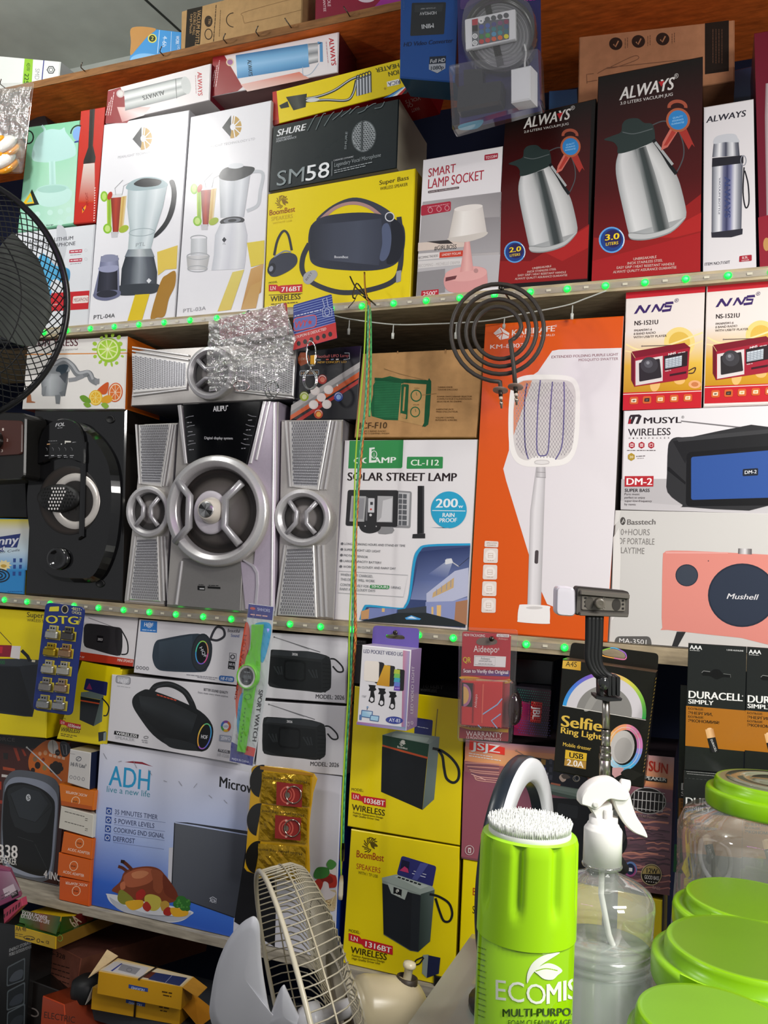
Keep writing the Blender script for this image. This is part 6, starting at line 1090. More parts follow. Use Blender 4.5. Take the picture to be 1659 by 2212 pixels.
b.t('Hi Fi Lite', 848, 466, 1016, 494, 46, '3a3e4a', 2); b.t('®', 1018, 470, 1034, 472, 26, '3a3e4a'); b.r('4a4e5a', 942, 382, 30, 26, 7, -10); b.l('4a4e5a', 6, 920, 400, 945, 370, 965, 365)
for x in (850, 895, 942, 996): b.r('5a5c64', x, 600+(x-850)*.17, 15, 20, 4)
b.gk('8a8a90', 830, 315, 905, 330, 7); b.done('hifi_box', 'small white and navy box on top of the orange adapter stack')
AC = [([127, 1693, 205, 1709, 201, 1751, 131, 1740], 'd4711c', 1, 790, 775, 1045, 835, 905, 890), ([131, 1741, 202, 1760, 199, 1810, 126, 1789], 'd0ccc0', 0, 0, 0, 0, 0, 0, 0), ([137, 1797, 201, 1813, 197, 1857, 131, 1841], 'd4651c', 2, 810, 1475, 1072, 1530, 952, 1390), ([126, 1842, 197, 1858, 194, 1906, 123, 1891], 'd2601c', 2, 755, 1745, 1005, 1795, 882, 1662), ([128, 1895, 194, 1906, 192, 1950, 127, 1935], 'cc561c', 1, 785, 1862, 1048, 1905, 912, 1960)]
for i, (q, c_, kd, x0_, y0_, x1_, y1_, ex, ey) in enumerate(AC):
    b = Box(q, .002+.0005*i, .052, c_, 'Y', rest=Z4 if i == 4 else None)
    if kd == 0:
        for j, yy in enumerate((1010, 1130)): b.gk('5a5650', 775, yy, 1010, yy+62, 14); b.gk('5a5650', 1020, yy+85, 1050, yy+90, 12); b.gk('5a5650', 1016, yy+105, 1046, yy+112, 12)
    else:
        if kd == 1: b.t('AC/DC ADAPTER', x1_, y1_-26, x0_, y0_-14, 30, 'f0e0d0', 1)
        else: b.t('AC/DC ADAPTER', x0_, y0_, x1_, y1_, 32, 'f0e0d0', 1)
        b.P(b.ep(ex, ey, 52, 60, 10, n=10), 'f0d8b8'); b.P(b.ep(ex, ey, 45, 53, 10, n=10), c_); b.t('INK', ex-28, ey+8, ex+28, ey+18, 20, '4a2a10', 2)
        b.f('b8561a' if i < 3 else 'c05a1c', *[v for p in [(q[6]*5.53+8, (q[7]-1570)*5.53-60), (q[4]*5.53-8, (q[5]-1570)*5.53-50), (q[4]*5.53-8, (q[5]-1570)*5.53-6), (q[6]*5.53+8, (q[7]-1570)*5.53-8)] for v in p]) if i == 0 else None
    b.done('adapter_box', ('orange adapter box, topmost of the stack, lettering upside down', 'plain cream adapter box, second in the orange stack', 'orange adapter box lying just under the cream one', 'orange adapter box, second from the bottom of the stack', 'orange adapter box at the bottom of the stack on the shelf')[i], 'box')
# ---- under the lowest shelf (crop Z)
b = Box([-60, 1985, 70, 2005, 48, 2330, -60, 2330], (.03, .0, .03), .07, '141618', 'Z', side='22201f')
b.t('ENERGY STORAGE', 70, 610, 235, 545, 24, 'c0c0c0', 1); b.t('MOBILE OUTDOOR POWER', 70, 642, 235, 580, 24, 'c0c0c0', 1)
for y, c_ in ((780, '4a5058'), (960, '3a4048'), (1120, '30363c')): b.rr('5a6266', 55, y-60, 190, y-130, 185, y+40, 50, y+90, 16); b.rr('20262a', 62, y-52, 182, y-116, 178, y+34, 58, y+78, 14); b.s_(c_, 70, y+40, 110, y-20, 170, y-40, 165, y+20, 100, y+50)
b.done('power_station_box', 'black box listing an outdoor power station, standing under the lowest shelf end')
b = Box([70, 2015, 175, 2071, 163, 2145, 64, 2104], (.10, .0, .10), .3, '8a5240', 'Z', fin='kraft', side='6a4030', top='74463a')
b.t('US-328', 350, 615, 485, 668, 34, '2c1a14', 1)
for i in range(5): b.gk('3a221a', 270, 660+i*34, 520, 730+i*40, 12)
brown = b.done('storage_carton', 'dark brown carton under the shelf, carrying the battery box')
b = Box([31, 1999, 121, 2024, 120, 2051, 31, 2026], (-.03, -.05, -.03), .26, 'd0a81c', 'Z', side='7a5a20', top='2a4a1c')
b.t('AA 48', 118, 450, 195, 455, 34, '6a5210', 2); b.gk('7a6214', 115, 470, 180, 482, 9); b.gk('7a6214', 115, 484, 180, 498, 9); b.r('4a3a10', 220, 505, 40, 14, 5, 8); b.gk('3a2c10', 195, 506, 250, 516, 14); b.r('4a3a10', 288, 525, 11, 14, 5); b.t('CE', 345, 545, 368, 552, 22, '4a3a10', 2); b.gk('4a3a10', 308, 530, 335, 540, 14)
bat = b.done('battery_box', 'open yellow display tray of the green and red battery box', 'box')
b = Box([43, 1976, 133, 1992, 119, 2016, 40, 1992], (-.02, -.045, -.02), .24, '3a6a24', 'Z', side='4a5a20', top='c8a418')
b.g(['2c5a20', '8a3a1c', '6a2a14', '3a6a24'], 160, 290, 370, 340, 365, 460, 190, 420); b.g(['8a3a1c', '2c5a20', '3a6a24', '7a3a18'], 300, 320, 455, 345, 420, 480, 300, 440); b.t('EXTRA POWER', 165, 330, 352, 372, 30, 'e0d4d4', 2); b.t('EXTRA LONG LIFE', 158, 352, 368, 402, 28, 'e0d4d4', 2); b.r('7ab83a', 450, 505, 18, 24, 4)
m = MB(b.face('right'), 'Z'); m.L = .0006; m.g(['2c5a20', '8a2a1c', '7a4a1c', '3a6a24'], 460, 345, 700, 330, 690, 395, 440, 490); m.e('6a1a1c', 600, 370, 50, 50, -20); m.t('6A', 560, 430, 610, 385, 80, 'e0c8a8', 2)
n = len(b.body.v); b.body.v += m.v; b.body.c += m.c; b.body.m += m.m; b.body.sm += m.sm; b.body.F += [tuple(i+n for i in f) for f in m.F]
g = b.done('battery_carton', 'green and red battery carton sitting in the yellow tray under the shelf')
b = Box([92, 2151, 138, 2170, 150, 2330, 80, 2330], (-.06, -.1, -.06), .15, 'c0441c', 'Z', side='7a2c12')
b.t('ELECTRIC', 330, 1100, 560, 1140, 46, '4a2014', 0); b.done('electric_box', 'orange box with dark lettering at the bottom of the picture, under the brown carton')
b = Box([45, 2110, 140, 2145, 130, 2330, 40, 2330], (.02, .0, .02), .1, '1a1614', 'Z', side='141210'); b.r('8a8078', 250, 1060, 40, 26, 10, 30); b.done('storage_box', 'black box with a grey ring mark, under the brown carton')
b = Box([-60, 1860, 22, 1880, 46, 1937, -60, 1985], (-.2, -.16, -.2), .02, '7a3a5a', 'Z', side='a0506a')
b.g(['8a4a6a', 'a07a90', '8a7a84', '6a3a54'], -60, 0, 80, 10, 155, 150, -20, 240); b.f('b8a8b0', 20, 140, 100, 100, 120, 150, 40, 200); b.f('1a1416', 78, 175, 130, 145, 140, 185, 90, 210); b.t('TRTX', 88, 195, 128, 172, 18, 'c8b8c0', 1); b.gk('4a3a44', 10, 190, 70, 160, 10); b.gk('4a3a44', 10, 215, 70, 185, 10)
b.done('accessory_pack', 'purple accessory pack hanging over the lowest shelf end', 'packet')
b = Box([6, 1965, 46, 1940, 49, 1957, 8, 1996], (-.162, -.162, -.162), .012, 'b04058', 'Z')
for i in range(6): b.f('4a1a24', 30+i*22, 330-i*17, 42+i*22, 320-i*17, 38+i*22, 350-i*16, 26+i*22, 362-i*16)
b.done('accessory_pack', 'pink pack with a row of slots, under the purple pack', 'packet')
# ================================================================ things hanging from the shelf edges
def wsolid(b, quadw, th, n, c, fin=None): b.hexa(quadw, [p-n*th for p in quadw], c, fin)
def crinkle(b, quad, y, nx, ny, amp, c, fin, seed=1, bulge=.0): # a creased plastic sheet over four pixel corners
    rnd = random.Random(seed); q = pairs(quad); pl = Plane(y); vs_ = []
    for j in range(ny+1):
        for i in range(nx+1):
            u, v = i/nx, j/ny
            x = (q[0][0]*(1-u)+q[1][0]*u)*(1-v)+(q[3][0]*(1-u)+q[2][0]*u)*v; yy = (q[0][1]*(1-u)+q[1][1]*u)*(1-v)+(q[3][1]*(1-u)+q[2][1]*u)*v
            vs_.append(pl.p(x, yy, rnd.uniform(-amp, amp)+bulge*math.sin(math.pi*u)*math.sin(math.pi*min(1, v*1.1))))
    b.add(vs_, [(j*(nx+1)+i, j*(nx+1)+i+1, (j+1)*(nx+1)+i+1, (j+1)*(nx+1)+i) for j in range(ny) for i in range(nx)], c, fin, False)
def nail(px, py, y=-.03, l=.035):
    b = MB(fin='metal'); p = at(px, py, y); b.tube([p+V((0, l, 0)), p], .0016, '5a544c', 7); b.lathe(p, V((0, -1, 0)), [(.0042, 0), (.0042, .0012), (0, .0014)], '4a4640', 12); return b
# ---- toy egg pack (crop A)
rt = empty('egg_toy_pack', at(25, 378, -.03), 'clear pack with two toy fried eggs hanging by the upper edge of the fan', 'toy pack')
b = MB(Plane(-.028), 'A', 'film'); b.slab(rquad([(-110, 505), (205, 492), (136, 1036), (-110, 1042)], 16), 0, .001, 'd8d8d4', 2, .0004, 'film'); b.build('backing_sheet', rt)
b = MB(Plane(-.03), '', 'wrap'); crinkle(b, [-40, 195, 68, 186, 58, 300, -40, 300], -.032, 9, 9, .003, 'e0e0e0', 'wrap', 3, .006); b.build('blister', rt)
b = MB(Plane(-.03), '', 'film'); crinkle(b, [-40, 300, 58, 298, 46, 372, -40, 372], -.036, 6, 5, .002, 'e0e0e0', 'film', 4, .012); b.build('blister', rt)
for i, (x, y) in enumerate(((30, 868), (22, 962))):
    c = at(K*x, K*y, -.035); up_ = V((0, -.85, .5)).normalized()
    b = MB(fin='gloss'); b.lathe(c, up_, [(.001, -.012), (.022, -.009), (.031, 0), (.030, .006), (.022, .012), (.009, .0155), (0, .016)], 'ece8e2', 24, sx=V((1, 0, .1))); w = b.build('egg_white', rt)
    b = MB(fin='gloss'); b.lathe(c+up_*.0125+V((-.004, -.002, .001)), up_, [(.013, 0), (.012, .004), (.007, .0066), (0, .0072)], 'f0a414', 20); b.build('yolk', rt)
    b = MB(fin='gloss'); b.lathe(c+V((.008, .004, -.010)), up_, [(.004, -.010), (.024, -.006), (.030, 0), (.024, .005), (0, .007)], 'ee9a18', 22); b.build('yolk_half', rt)
# ---- blue converter box and the light strip kit
b = Box([866, -44, 993, -44, 983, 178, 863, 168], -.085, .06, '16407e', 'B', bot='123a54', side='0f2c5a')
b.rr('23262a', 912, 18, 1116, 14, 1104, 205, 902, 216, 8); b.f('2c3034', 930, 30, 1100, 26, 1092, 70, 928, 74)
b.t('HDMI2AV', 1058, 68, 958, 74, 18, 'a4a8ac', 1); b.t('UP SCALER 1080P', 1054, 44, 964, 50, 8, '8a8e92'); b.t('MINI', 1040, 140, 970, 148, 26, 'a4a8ac', 2)
b.t('HD Video Converter', 863, 280, 1155, 254, 25, '0c1c3c', 2, .15)
b.f('121a28', 1018, 340, 1116, 334, 1112, 410, 1064, 440, 1014, 416); b.f('8a9098', 1014, 385, 1113, 378, 1112, 410, 1064, 438, 1014, 416); b.f('1a2230', 1018, 342, 1114, 336, 1113, 376, 1016, 384); b.t('Full HD', 1022, 378, 1110, 370, 22, 'b8bcc2', 0, .1); b.t('1080p', 1026, 420, 1102, 412, 22, '1c2430', 2)
b.t('HDMI2AV', 868, 60, 872, -60, 9, '3a5a8a')
b.done('converter_box', 'blue video converter box hanging upside down from the topmost board')
pl = Plane(-.092)
rt = empty('light_strip_kit', pl.p(1085, 290), 'clear hanging pack with a reel of light strip, colour remote and adapters', 'blister pack')
b = MB(pl, 'S', 'card'); b.slab(rquad([(150, -280), (1150, -280), (1160, 1330), (185, 1560)], 20), 0, .0015, '2c2a5c', 3, .0005); b.L = .002
b.s_('4a3a6a', 200, 120, 420, 20, 700, -60, 560, -200, 260, -150); b.t('RGB', 960, 22, 1100, 10, 44, 'b838a0', 2); b.s_('2f7f9a', 190, 1500, 460, 1440, 400, 1540, 200, 1560); b.build('backing_card', rt)
b = MB(pl, 'S', 'plastic'); b.lath(690, 470, 430, 460, [(1, .002, '16171a'), (1, .014, '1c1d20'), (.98, .016, '2a2c30'), (.88, .016, '202226'), (.86, .008, '16171a'), (.84, .010, '84868a'), (.3, .0105, '7c7e82'), (.0, .0105, '7c7e82')], n=48, rot=-12)
b.L = .0112
for r_ in range(10): b.r('5a5c60' if r_ % 2 else '96989c', 690, 470, 160+r_*20, 172+r_*21, 5, -12); b.L -= .000011
b.f('1c1d20', 500, 130, 570, 100, 730, 820, 650, 850); b.build('strip_reel', rt)
b = MB(pl, 'S', 'plastic'); b.slab(rquad([(278, 320), (880, 196), (886, 552), (290, 682)], 18), .014, .020, 'dcdee2', 5, .002); b.L = .0204
b.f('5a5e66', 365, 325, 435, 312, 440, 625, 370, 640); b.rr('5a5e66', 440, 345, 805, 315, 805, 555, 445, 625, 12)
b.f('b02838', 368, 326, 434, 313, 436, 385, 370, 395); b.f('16181c', 370, 397, 436, 387, 438, 460, 371, 470); b.e('e4e6e8', 402, 520, 31); b.e('e4e6e8', 402, 600, 31); b.e('e4e6e8', 474, 342, 33); b.r('5a5e66', 402, 520, 14, 14, 6); b.r('5a5e66', 402, 600, 14, 14, 6); b.e('5a5e66', 474, 342, 10)
for i in range(4): b.e('4e5258', 548+i*74, 322-i*15, 31)
cg = (('404a9a', '4a60a8', '4a4880', '7a4a70', '8a3a58'), ('3a6a9a', '3a70a0', '2f7a80', '2f7070', '3a5a80'), ('3a7a40', '4a9a48', '4a90b8', '3a8a90', '306a78'), ('b83030', 'c03a3a', 'd05a3a', 'd86a30', 'd8d020'))
for j in range(4):
    for i in range(5): b.e(cg[j][i], 480+i*73, 412+j*58-i*15, 29, 28)
b.build('remote', rt)
b = MB(pl, 'S', 'plastic'); b.hexa([b.w(x, y, .026) for x, y in ((830, 935), (1060, 885), (1060, 1290), (832, 1330))], [b.w(x, y, .002) for x, y in ((900, 925), (1115, 880), (1115, 1290), (895, 1325))], 'd4d6da', 'plastic', .002); b.build('controller', rt)
b = MB(pl, 'S', 'plastic'); b.slab(rquad([(205, 1130), (740, 1060), (722, 1320), (188, 1420)], 40), .002, .028, '1c1e22', 14, .008); b.slab(rquad([(255, 900), (490, 880), (500, 1080), (260, 1100)], 20), .002, .018, '202226', 8, .004); b.build('power_adapter', rt)
b = MB(pl, 'S', 'plastic'); b.tube([b.w(x, y, .016) for x, y in crom(pairs([985, 890, 985, 800, 1000, 700, 980, 600]), False, 4)], .0016, 'c8cacc', 7); b.build('cable', rt)
b = MB(pl, 'S', 'film'); b.slab(rquad([(100, 900), (1180, 700), (1210, 1350), (140, 1650)], 40), .002, .033, 'c8c8d0', 20, .008, 'film'); b.build('blister', rt)
b = MB(pl, 'S', 'film'); b.slab(crom(pairs([240, 480, 300, 150, 560, 0, 800, 0, 1060, 150, 1130, 450, 1060, 720, 830, 920, 480, 940, 290, 760]), True, 4), .002, .026, 'c8c8d0', 16, .008, 'film'); b.build('blister', rt)
# ---- key ring bags (crop W)
rt = empty('key_ring_pack', at(560, 850, -.05), 'crumpled clear bag of key rings with a red card, nailed to the second shelf edge', 'packet')
b = MB(Plane(-.045), 'W', 'card'); b.slab(rquad([(190, 275), (850, 108), (870, 420), (205, 470)], 18), 0, .0012, 'a83440', 3, .0004); b.L = .0016
b.g(['c04850', 'd89a80', 'c8a090', 'b03844'], 330, 260, 840, 130, 850, 240, 340, 340); b.t('HNM', 212, 375, 320, 335, 44, 'e8d0d0', 2); b.r('e0b0b4', 265, 280, 22, 22, 7); b.gk('e8d0c8', 400, 355, 560, 320, 14); b.f('c8bcb4', 195, 480, 860, 330, 860, 420, 200, 530)
for i in range(5): b.e('3a3634', 225+i*130, 515-i*30, 18, 22)
b.build('header_card', rt)
b = MB(fin='wrap'); crinkle(b, [452, 694, 612, 654, 640, 735, 446, 790], -.052, 18, 12, .0022, 'e4e2de', 'wrap', 5, .008); crinkle(b, [446, 790, 640, 735, 610, 820, 452, 846], -.052, 18, 10, .0030, 'e8e8e6', 'wrap', 6, .008); b.build('plastic_bag', rt)
b = MB(fin='foil')
for k in range(120):
    x, y = random.uniform(452, 628), random.uniform(735, 835)
    if y > 838-(x-452)*.18: continue
    w_ = random.uniform(1.5, 5); pl_ = Plane(-.057-random.uniform(0, .004)); b.add([pl_.p(x, y), pl_.p(x+w_, y-random.uniform(1, 6)), pl_.p(x+w_*.6, y+random.uniform(2, 7), .001)], [(0, 1, 2)], 'f0f0f0', 'foil')
b.build('crease_highlight', rt)
b = MB(fin='chrome')
for x, y, r_ in ((700, 950, 62), (725, 945, 48)):
    b.tube([Plane(-.055).p(430+x*.223+r_*.223*math.cos(a), 630+y*.223+r_*1.4*.223*math.sin(a)) for a in [i*math.pi/14 for i in range(28)]], .0012, 'b0b0b0', 7, True)
b.build('key_ring', rt)
b = MB(fin='chrome'); b.tube([Plane(-.055).p(430+410*.223+75*.223*math.cos(a), 630+915*.223+50*.223*math.sin(a)) for a in [i*math.pi/14 for i in range(28)]], .0012, 'c0a8a8', 7, True); b.build('key_ring', rt)
nail(537, 675).build('hanging_nail', rt)
pl = Plane(-.046); rt = empty('key_ring_card', at(690, 745, -.046), 'blue and red striped card with a carabiner key ring, beside the crumpled bag', 'packet')
b = MB(pl, 'W', 'card'); b.slab(rquad([(915, 130), (1285, 25), (1340, 452), (915, 570)], 14), 0, .0012, '2a3a8c', 3, .0004); b.L = .0016
for i in range(13): b.l('8fa4d8', 5, 920, 150+i*24, 1290+i*3.2, 48+i*23)
b.f('2a3a8c', 920, 215, 1200, 160, 1205, 185, 920, 245); b.gk('c8d0e8', 930, 240, 1190, 178, 16)
b.f('c02c2c', 915, 420, 1328, 300, 1340, 452, 915, 570); b.P(rquad([(920, 262), (1140, 225), (1140, 340), (920, 390)], 40), '5a6ab0'); b.stroke(rquad([(920, 262), (1140, 225), (1140, 340), (920, 390)], 40), 8, 'd84a44'); b.t('VVY', 925, 362, 1045, 332, 60, 'd02c2c', 2, .2); b.P([(1078+(26 if i % 2 == 0 else 11)*math.cos(math.radians(i*36-95)), 300+(30 if i % 2 == 0 else 12)*math.sin(math.radians(i*36-95))) for i in range(10)], 'c02c2c')
b.t('COUPON IS DEDUCTED', 922, 462, 1235, 375, 26, 'e8d4d0', 1); b.stroke(pairs([1200, 80, 1240, 60, 1255, 150, 1290, 170, 1290, 240, 1205, 245, 1200, 170, 1220, 150]), 8, 'a8b0d0', True); b.r('a8b0d0', 1245, 200, 24, 34, 7)
for i in range(6): b.e('181414', 970+i*61, 505-i*18, 19, 24)
b.build('card', rt)
b = MB(fin='chrome'); W_ = lambda x, y, l=0: Plane(-.052).p(430+x*.223, 630+y*.223, l)
b.tube([W_(*p) for p in crom(pairs([1075, 480, 1050, 520, 1045, 620, 1060, 700, 1085, 720, 1125, 690, 1130, 560, 1110, 500]), True, 4)], .0016, 'c8c8c8', 8, True); b.build('carabiner', rt)
b = MB(Plane(-.056), 'W', 'gloss'); b.slab(pairs([1082, 620, 1128, 615, 1125, 705, 1080, 705]), 0, .002, 'c89018', 3, .0005); b.build('clip_badge', rt)
b = MB(fin='chrome')
for dx in (0, 14): b.tube([W_(1070+dx+62*math.cos(a), 855+90*math.sin(a)) for a in [i*math.pi/14 for i in range(28)]], .0013, 'c0c0c0', 7, True)
b.tube([W_(1085, 720), W_(1080, 770)], .002, 'b0b0b0', 8); b.build('key_ring', rt)
# ---- hanging audio cables
def cable(pts, y, r, c, n=4, braid=None):
    b = MB(fin='satin'); p = crom(pairs(pts), False, n); w = [Plane(y).p(*q) for q in p]
    if not braid: b.tube(w, r, c, 8)
    else:
        L_ = sum((w[i+1]-w[i]).length for i in range(len(w)-1)); m = int(L_/.0045); dense = []; acc = 0; k = 0; seg = 0
        for i in range(m+1):
            t = i/m*L_
            while seg < len(w)-2 and acc+(w[seg+1]-w[seg]).length < t: acc += (w[seg+1]-w[seg]).length; seg += 1
            d = (w[seg+1]-w[seg]); dense.append(w[seg]+d*((t-acc)/d.length))
        nn = 8; vs_ = []; cc = []; ref = V((0, -1, 0))
        for i, q in enumerate(dense):
            t = (dense[min(i+1, m)]-dense[max(i-1, 0)]).normalized(); e1 = (ref-t*ref.dot(t)).normalized(); e2 = t.cross(e1)
            for j in range(nn): a = 2*math.pi*j/nn; vs_.append(q+(e1*math.cos(a)+e2*math.sin(a))*r); cc.append(braid[(i+(j % 4)) % len(braid)])
        b.add(vs_, [(i*nn+j, i*nn+(j+1) % nn, (i+1)*nn+(j+1) % nn, (i+1)*nn+j) for i in range(m) for j in range(nn)], cc, 'satin', True)
    return b
rt = empty('audio_cable', at(740, 1870, -.05), 'orange braided audio cable hanging from the second shelf nail, gold plug at its end', 'cable')
cable([797, 650, 796, 760, 792, 850, 779, 995, 769, 1140, 767, 1280, 767, 1390, 753, 1570, 742, 1700, 739, 1780, 739, 1824], -.05, .0028, 'c05a28', 4, ['c8582c', 'c8582c', 'd8b03a', '2a2a20']).build('cable', rt)
b = MB(fin='metal'); p = at(740, 1822, -.05); b.lathe(p, V((0, 0, -1)), [(.0038, 0, '2a2422'), (.0042, .008, '2a2422'), (.0042, .012, 'c08a2a'), (.0042, .026, 'd09a34'), (.003, .028, 'd09a34'), (.0018, .029, 'd8a848'), (.0018, .042, 'd8a848'), (0, .044, 'd8a848')], n=14); b.build('plug', rt)
cable([794, 652, 800, 680, 801, 800, 798, 900], -.049, .0022, '3fae5a', 4, ['4fb060', '4fb060', '2f7a4a']).build('cable', rt)
rt = empty('audio_cable', at(738, 1944, -.056), 'thin lime green cable hanging beside the braided one, pale plug at its end', 'cable')
cable([791, 650, 787, 760, 777, 880, 768, 995, 763, 1175, 755, 1345, 753, 1480, 746, 1600, 740, 1720, 737, 1820, 737, 1895], -.056, .0015, '9ac02a').build('cable', rt)
b = MB(fin='plastic'); b.lathe(at(738, 1890, -.056), V((0, 0, -1)), [(.002, 0, 'a08a5a'), (.003, .004, 'b09a6a'), (.0038, .012, 'd0c8b0'), (.0042, .032, 'd8d0bc'), (.0035, .04, 'c8c0a8'), (0, .041, 'c8c0a8')], n=14); b.build('plug', rt)
rt = empty('audio_cable', at(742, 1700, -.052), 'teal braided cable hanging with the orange one in front of the yellow stack', 'cable')
cable([796, 660, 790, 860, 775, 1000, 765, 1180, 761, 1350, 757, 1480, 750, 1600, 744, 1720, 741, 1822], -.0535, .002, '3a9a6a', 4, ['3a9a6a', '2f7a5a', '5ab080']).build('cable', rt)
b = MB(fin='metal'); b.lathe(at(741, 1820, -.0535), V((0, 0, -1)), [(.003, 0, '1c1c1c'), (.0036, .01, '1c1c1c'), (.0034, .03, '9a9a9a'), (0, .031, '9a9a9a')], n=12); b.build('plug', rt)
b = nail(790, 640, -.05, .06); pl = Plane(-.05)
b.tube([pl.p(*p) for p in crom(pairs([756, 597, 768, 620, 790, 640, 800, 652, 785, 630, 770, 612, 762, 640, 768, 645]), False, 4)], .0014, '3a342a', 7, fin='metal')
b.tube([pl.p(*p) for p in crom(pairs([787, 588, 789, 625, 795, 650]), False, 4)], .0017, 'c08a3a', 7, fin='metal'); b.tube([pl.p(*p) for p in crom(pairs([800, 655, 775, 635, 765, 650, 752, 665]), False, 4)], .0009, '2a241c', 6, fin='satin')
tag(b.build('hook_nail'), 'bent nail with twisted ties holding the hanging audio cables', 'nail')
# ---- string of tiny drop lights under the second shelf
pl = Plane(-.006); rt = empty('drop_light_string', pl.p(1000, 690), 'unlit clear drop light string sagging under the second shelf edge', 'light string')
b = MB(fin='plastic'); b.tube([pl.p(*p) for p in crom(pairs([723, 682, 760, 690, 850, 701, 930, 700, 1000, 697, 1059, 692, 1130, 678, 1222, 660, 1265, 645, 1310, 628]), False, 5)], .0013, 'b9bcb4', 7); b.build('wire', rt)
for x, y, l_ in ((755, 692, 31), (850, 702, 30), (986, 700, 32), (1090, 688, 22), (1237, 660, 30)):
    b = MB(fin='gloss'); a, c = pl.p(x, y), pl.p(x-2, y+l_); b.tube([a, a+(c-a)*.55, a+(c-a)*.6, c], [.001, .0012, .003, .0026], 'c4c6be', 8); b.build('drop_bulb', rt)
# ---- heating coil (crop E)
pl = Plane(-.075); rt = empty('heating_coil', pl.p(1100, 880), 'dark spiral heating element hanging in front of the orange swatter box', 'heating element')
E_ = lambda x, y, l=0: pl.p(560+K*x, 400+K*y, l)
pts = []
for i in range(0, 139):
    a = 30-i*10; t = i/138; r_ = 128+172*t
    if i < 4: r_ -= (4-i)*8
    pts.append(E_(1435+r_*math.cos(math.radians(a)), 872+r_*1.01*math.sin(math.radians(a)), .001))
pts += [E_(1438, 1172), E_(1440, 1195), E_(1441, 1240)]
pts = [E_(1541, 1235, .012), E_(1530, 1100, .012), E_(1516, 985, .012), E_(1508, 940, .010)]+pts
b = MB(fin='satin'); b.tube(pts, .0036, '37322d', 10); b.build('spiral_tube', rt)
for x, y, l_ in ((1440, 1225, 0), (1540, 1215, .012)):
    b = MB(fin='satin'); c = E_(x, y, l_); b.lathe(c, V((0, -.25, -1)), [(0, -.0008), (.0125, -.0006), (.0125, .0008), (0, .001)], '8a7468', 20); b.build('flange', rt)
    b = MB(fin='metal'); d = E_(x+8, y+110, l_)-c; b.tube([c, c+d*.35], .0034, '4a443e', 9); b.tube([c+d*.35, c+d*.5], .003, 'c8bcae', 9, fin='plastic'); b.tube([c+d*.5, c+d*.98], .0019, 'a89a8c', 8); b.tube([c+d*.6, c+d*.8], .0028, 'b8aca0', 8); b.build('terminal', rt)
# ---- blue adapter card (crop J)
pl = Plane(-.045); rt = empty('adapter_card', pl.p(120, 1540), 'dark blue hang card holding ten small metal adapters in two columns', 'blister card')
b = MB(pl, 'J', 'card'); b.slab(rquad([(275, 57), (512, 88), (434, 736), (196, 700)], 34), 0, .0015, '1d2f74', 3, .0005); b.L = .002
b.rr('d8cc3a', 302, 85, 358, 82, 355, 112, 296, 112, 5); b.t('•BEST•', 432, 103, 492, 112, 17, 'd8d4a0', 1); b.t('CHOICE', 434, 124, 490, 133, 16, 'd8d4a0', 1); b.t('OTG', 280, 182, 470, 190, 46, 'd8cc3a', 2); b.t('VER3.0', 476, 195, 492, 148, 12, 'd8cc3a', 1); b.e('1a1612', 392, 100, 18, 22); b.r('c0b89a', 392, 100, 19, 23, 5)
spots = [(325, 240, 'd8d6cc'), (418, 248, '6e6a68'), (312, 343, 'c8aa3c'), (402, 350, 'c09a78'), (300, 446, 'dcd8cc'), (392, 455, 'dcd8cc'), (285, 550, 'b0aaa4'), (378, 558, 'c0a898'), (272, 654, 'b4b4b4'), (366, 662, 'c0c0c0')]
for x, y, c_ in spots: b.f('c8b840', x-40, y-20, x-28, y-22, x-24, y-46, x+32, y-40, x+28, y-14, x+44, y-12, x+38, y+46, x-48, y+34)
b.build('card', rt)
for x, y, c_ in spots:
    b = MB(pl, 'J', 'metal'); b.slab(rquad([(x-34, y-14), (x+36, y-6), (x+31, y+38), (x-40, y+28)], 7), .002, .011, c_, 5, .003); b.slab(rquad([(x-16, y-42), (x+24, y-38), (x+22, y-6), (x-18, y-12)], 4), .002, .008, c_, 3, .001); b.L = .0084; b.f('3a3a3a', x-6, y-34, x+3, y-33, x+2, y-24, x-7, y-25); b.f('3a3a3a', x+10, y-32, x+18, y-31, x+17, y-22, x+9, y-23); b.build('adapter', rt)
# ---- green watch in its sleeve (crop J)
pl = Plane(-.05); rt = empty('watch_pack', pl.p(545, 1655), 'clear sleeve with a lime green sport watch, hanging beside the white speaker boxes', 'watch pack')
b = MB(pl, 'J', 'card'); b.slab(pairs([1488, 65, 1638, 85, 1600, 560, 1512, 1035, 1374, 1005, 1420, 600, 1470, 200]), 0, .0012, 'c4c8cc', 3, .0004); b.L = .0016
b.f('2a2f80', 1488, 68, 1636, 86, 1628, 165, 1480, 148); b.e('c04a3a', 1512, 95, 16, 8, 8); b.t('SHHORS', 1540, 108, 1615, 118, 18, 'b8bce0', 1); b.gk('d8a8a8', 1498, 130, 1600, 142, 12)
b.s_('c84a2a', 1470, 180, 1490, 200, 1495, 300, 1470, 420, 1440, 640, 1420, 760, 1410, 640, 1430, 420, 1450, 280); b.s_('2fa0d4', 1510, 220, 1540, 180, 1620, 190, 1610, 300, 1570, 420, 1540, 330, 1515, 300); b.s_('3aa4d8', 1430, 640, 1455, 600, 1460, 700, 1440, 860, 1418, 800)
b.f('2a2f80', 1385, 890, 1440, 920, 1520, 960, 1511, 1034, 1374, 1005); b.f('c8382c', 1480, 915, 1530, 930, 1520, 980, 1462, 965); b.t('MADE IN CHINA', 1388, 998, 1490, 1018, 13, 'd0d4f0', 1); b.t('SPORT WATCH', 1550, 580, 1510, 885, 24, '1c1c20', 2); b.t('SPORT WATCH', 1420, 640, 1478, 255, 18, '8a2a1a', 1)
b.build('insert_card', rt)
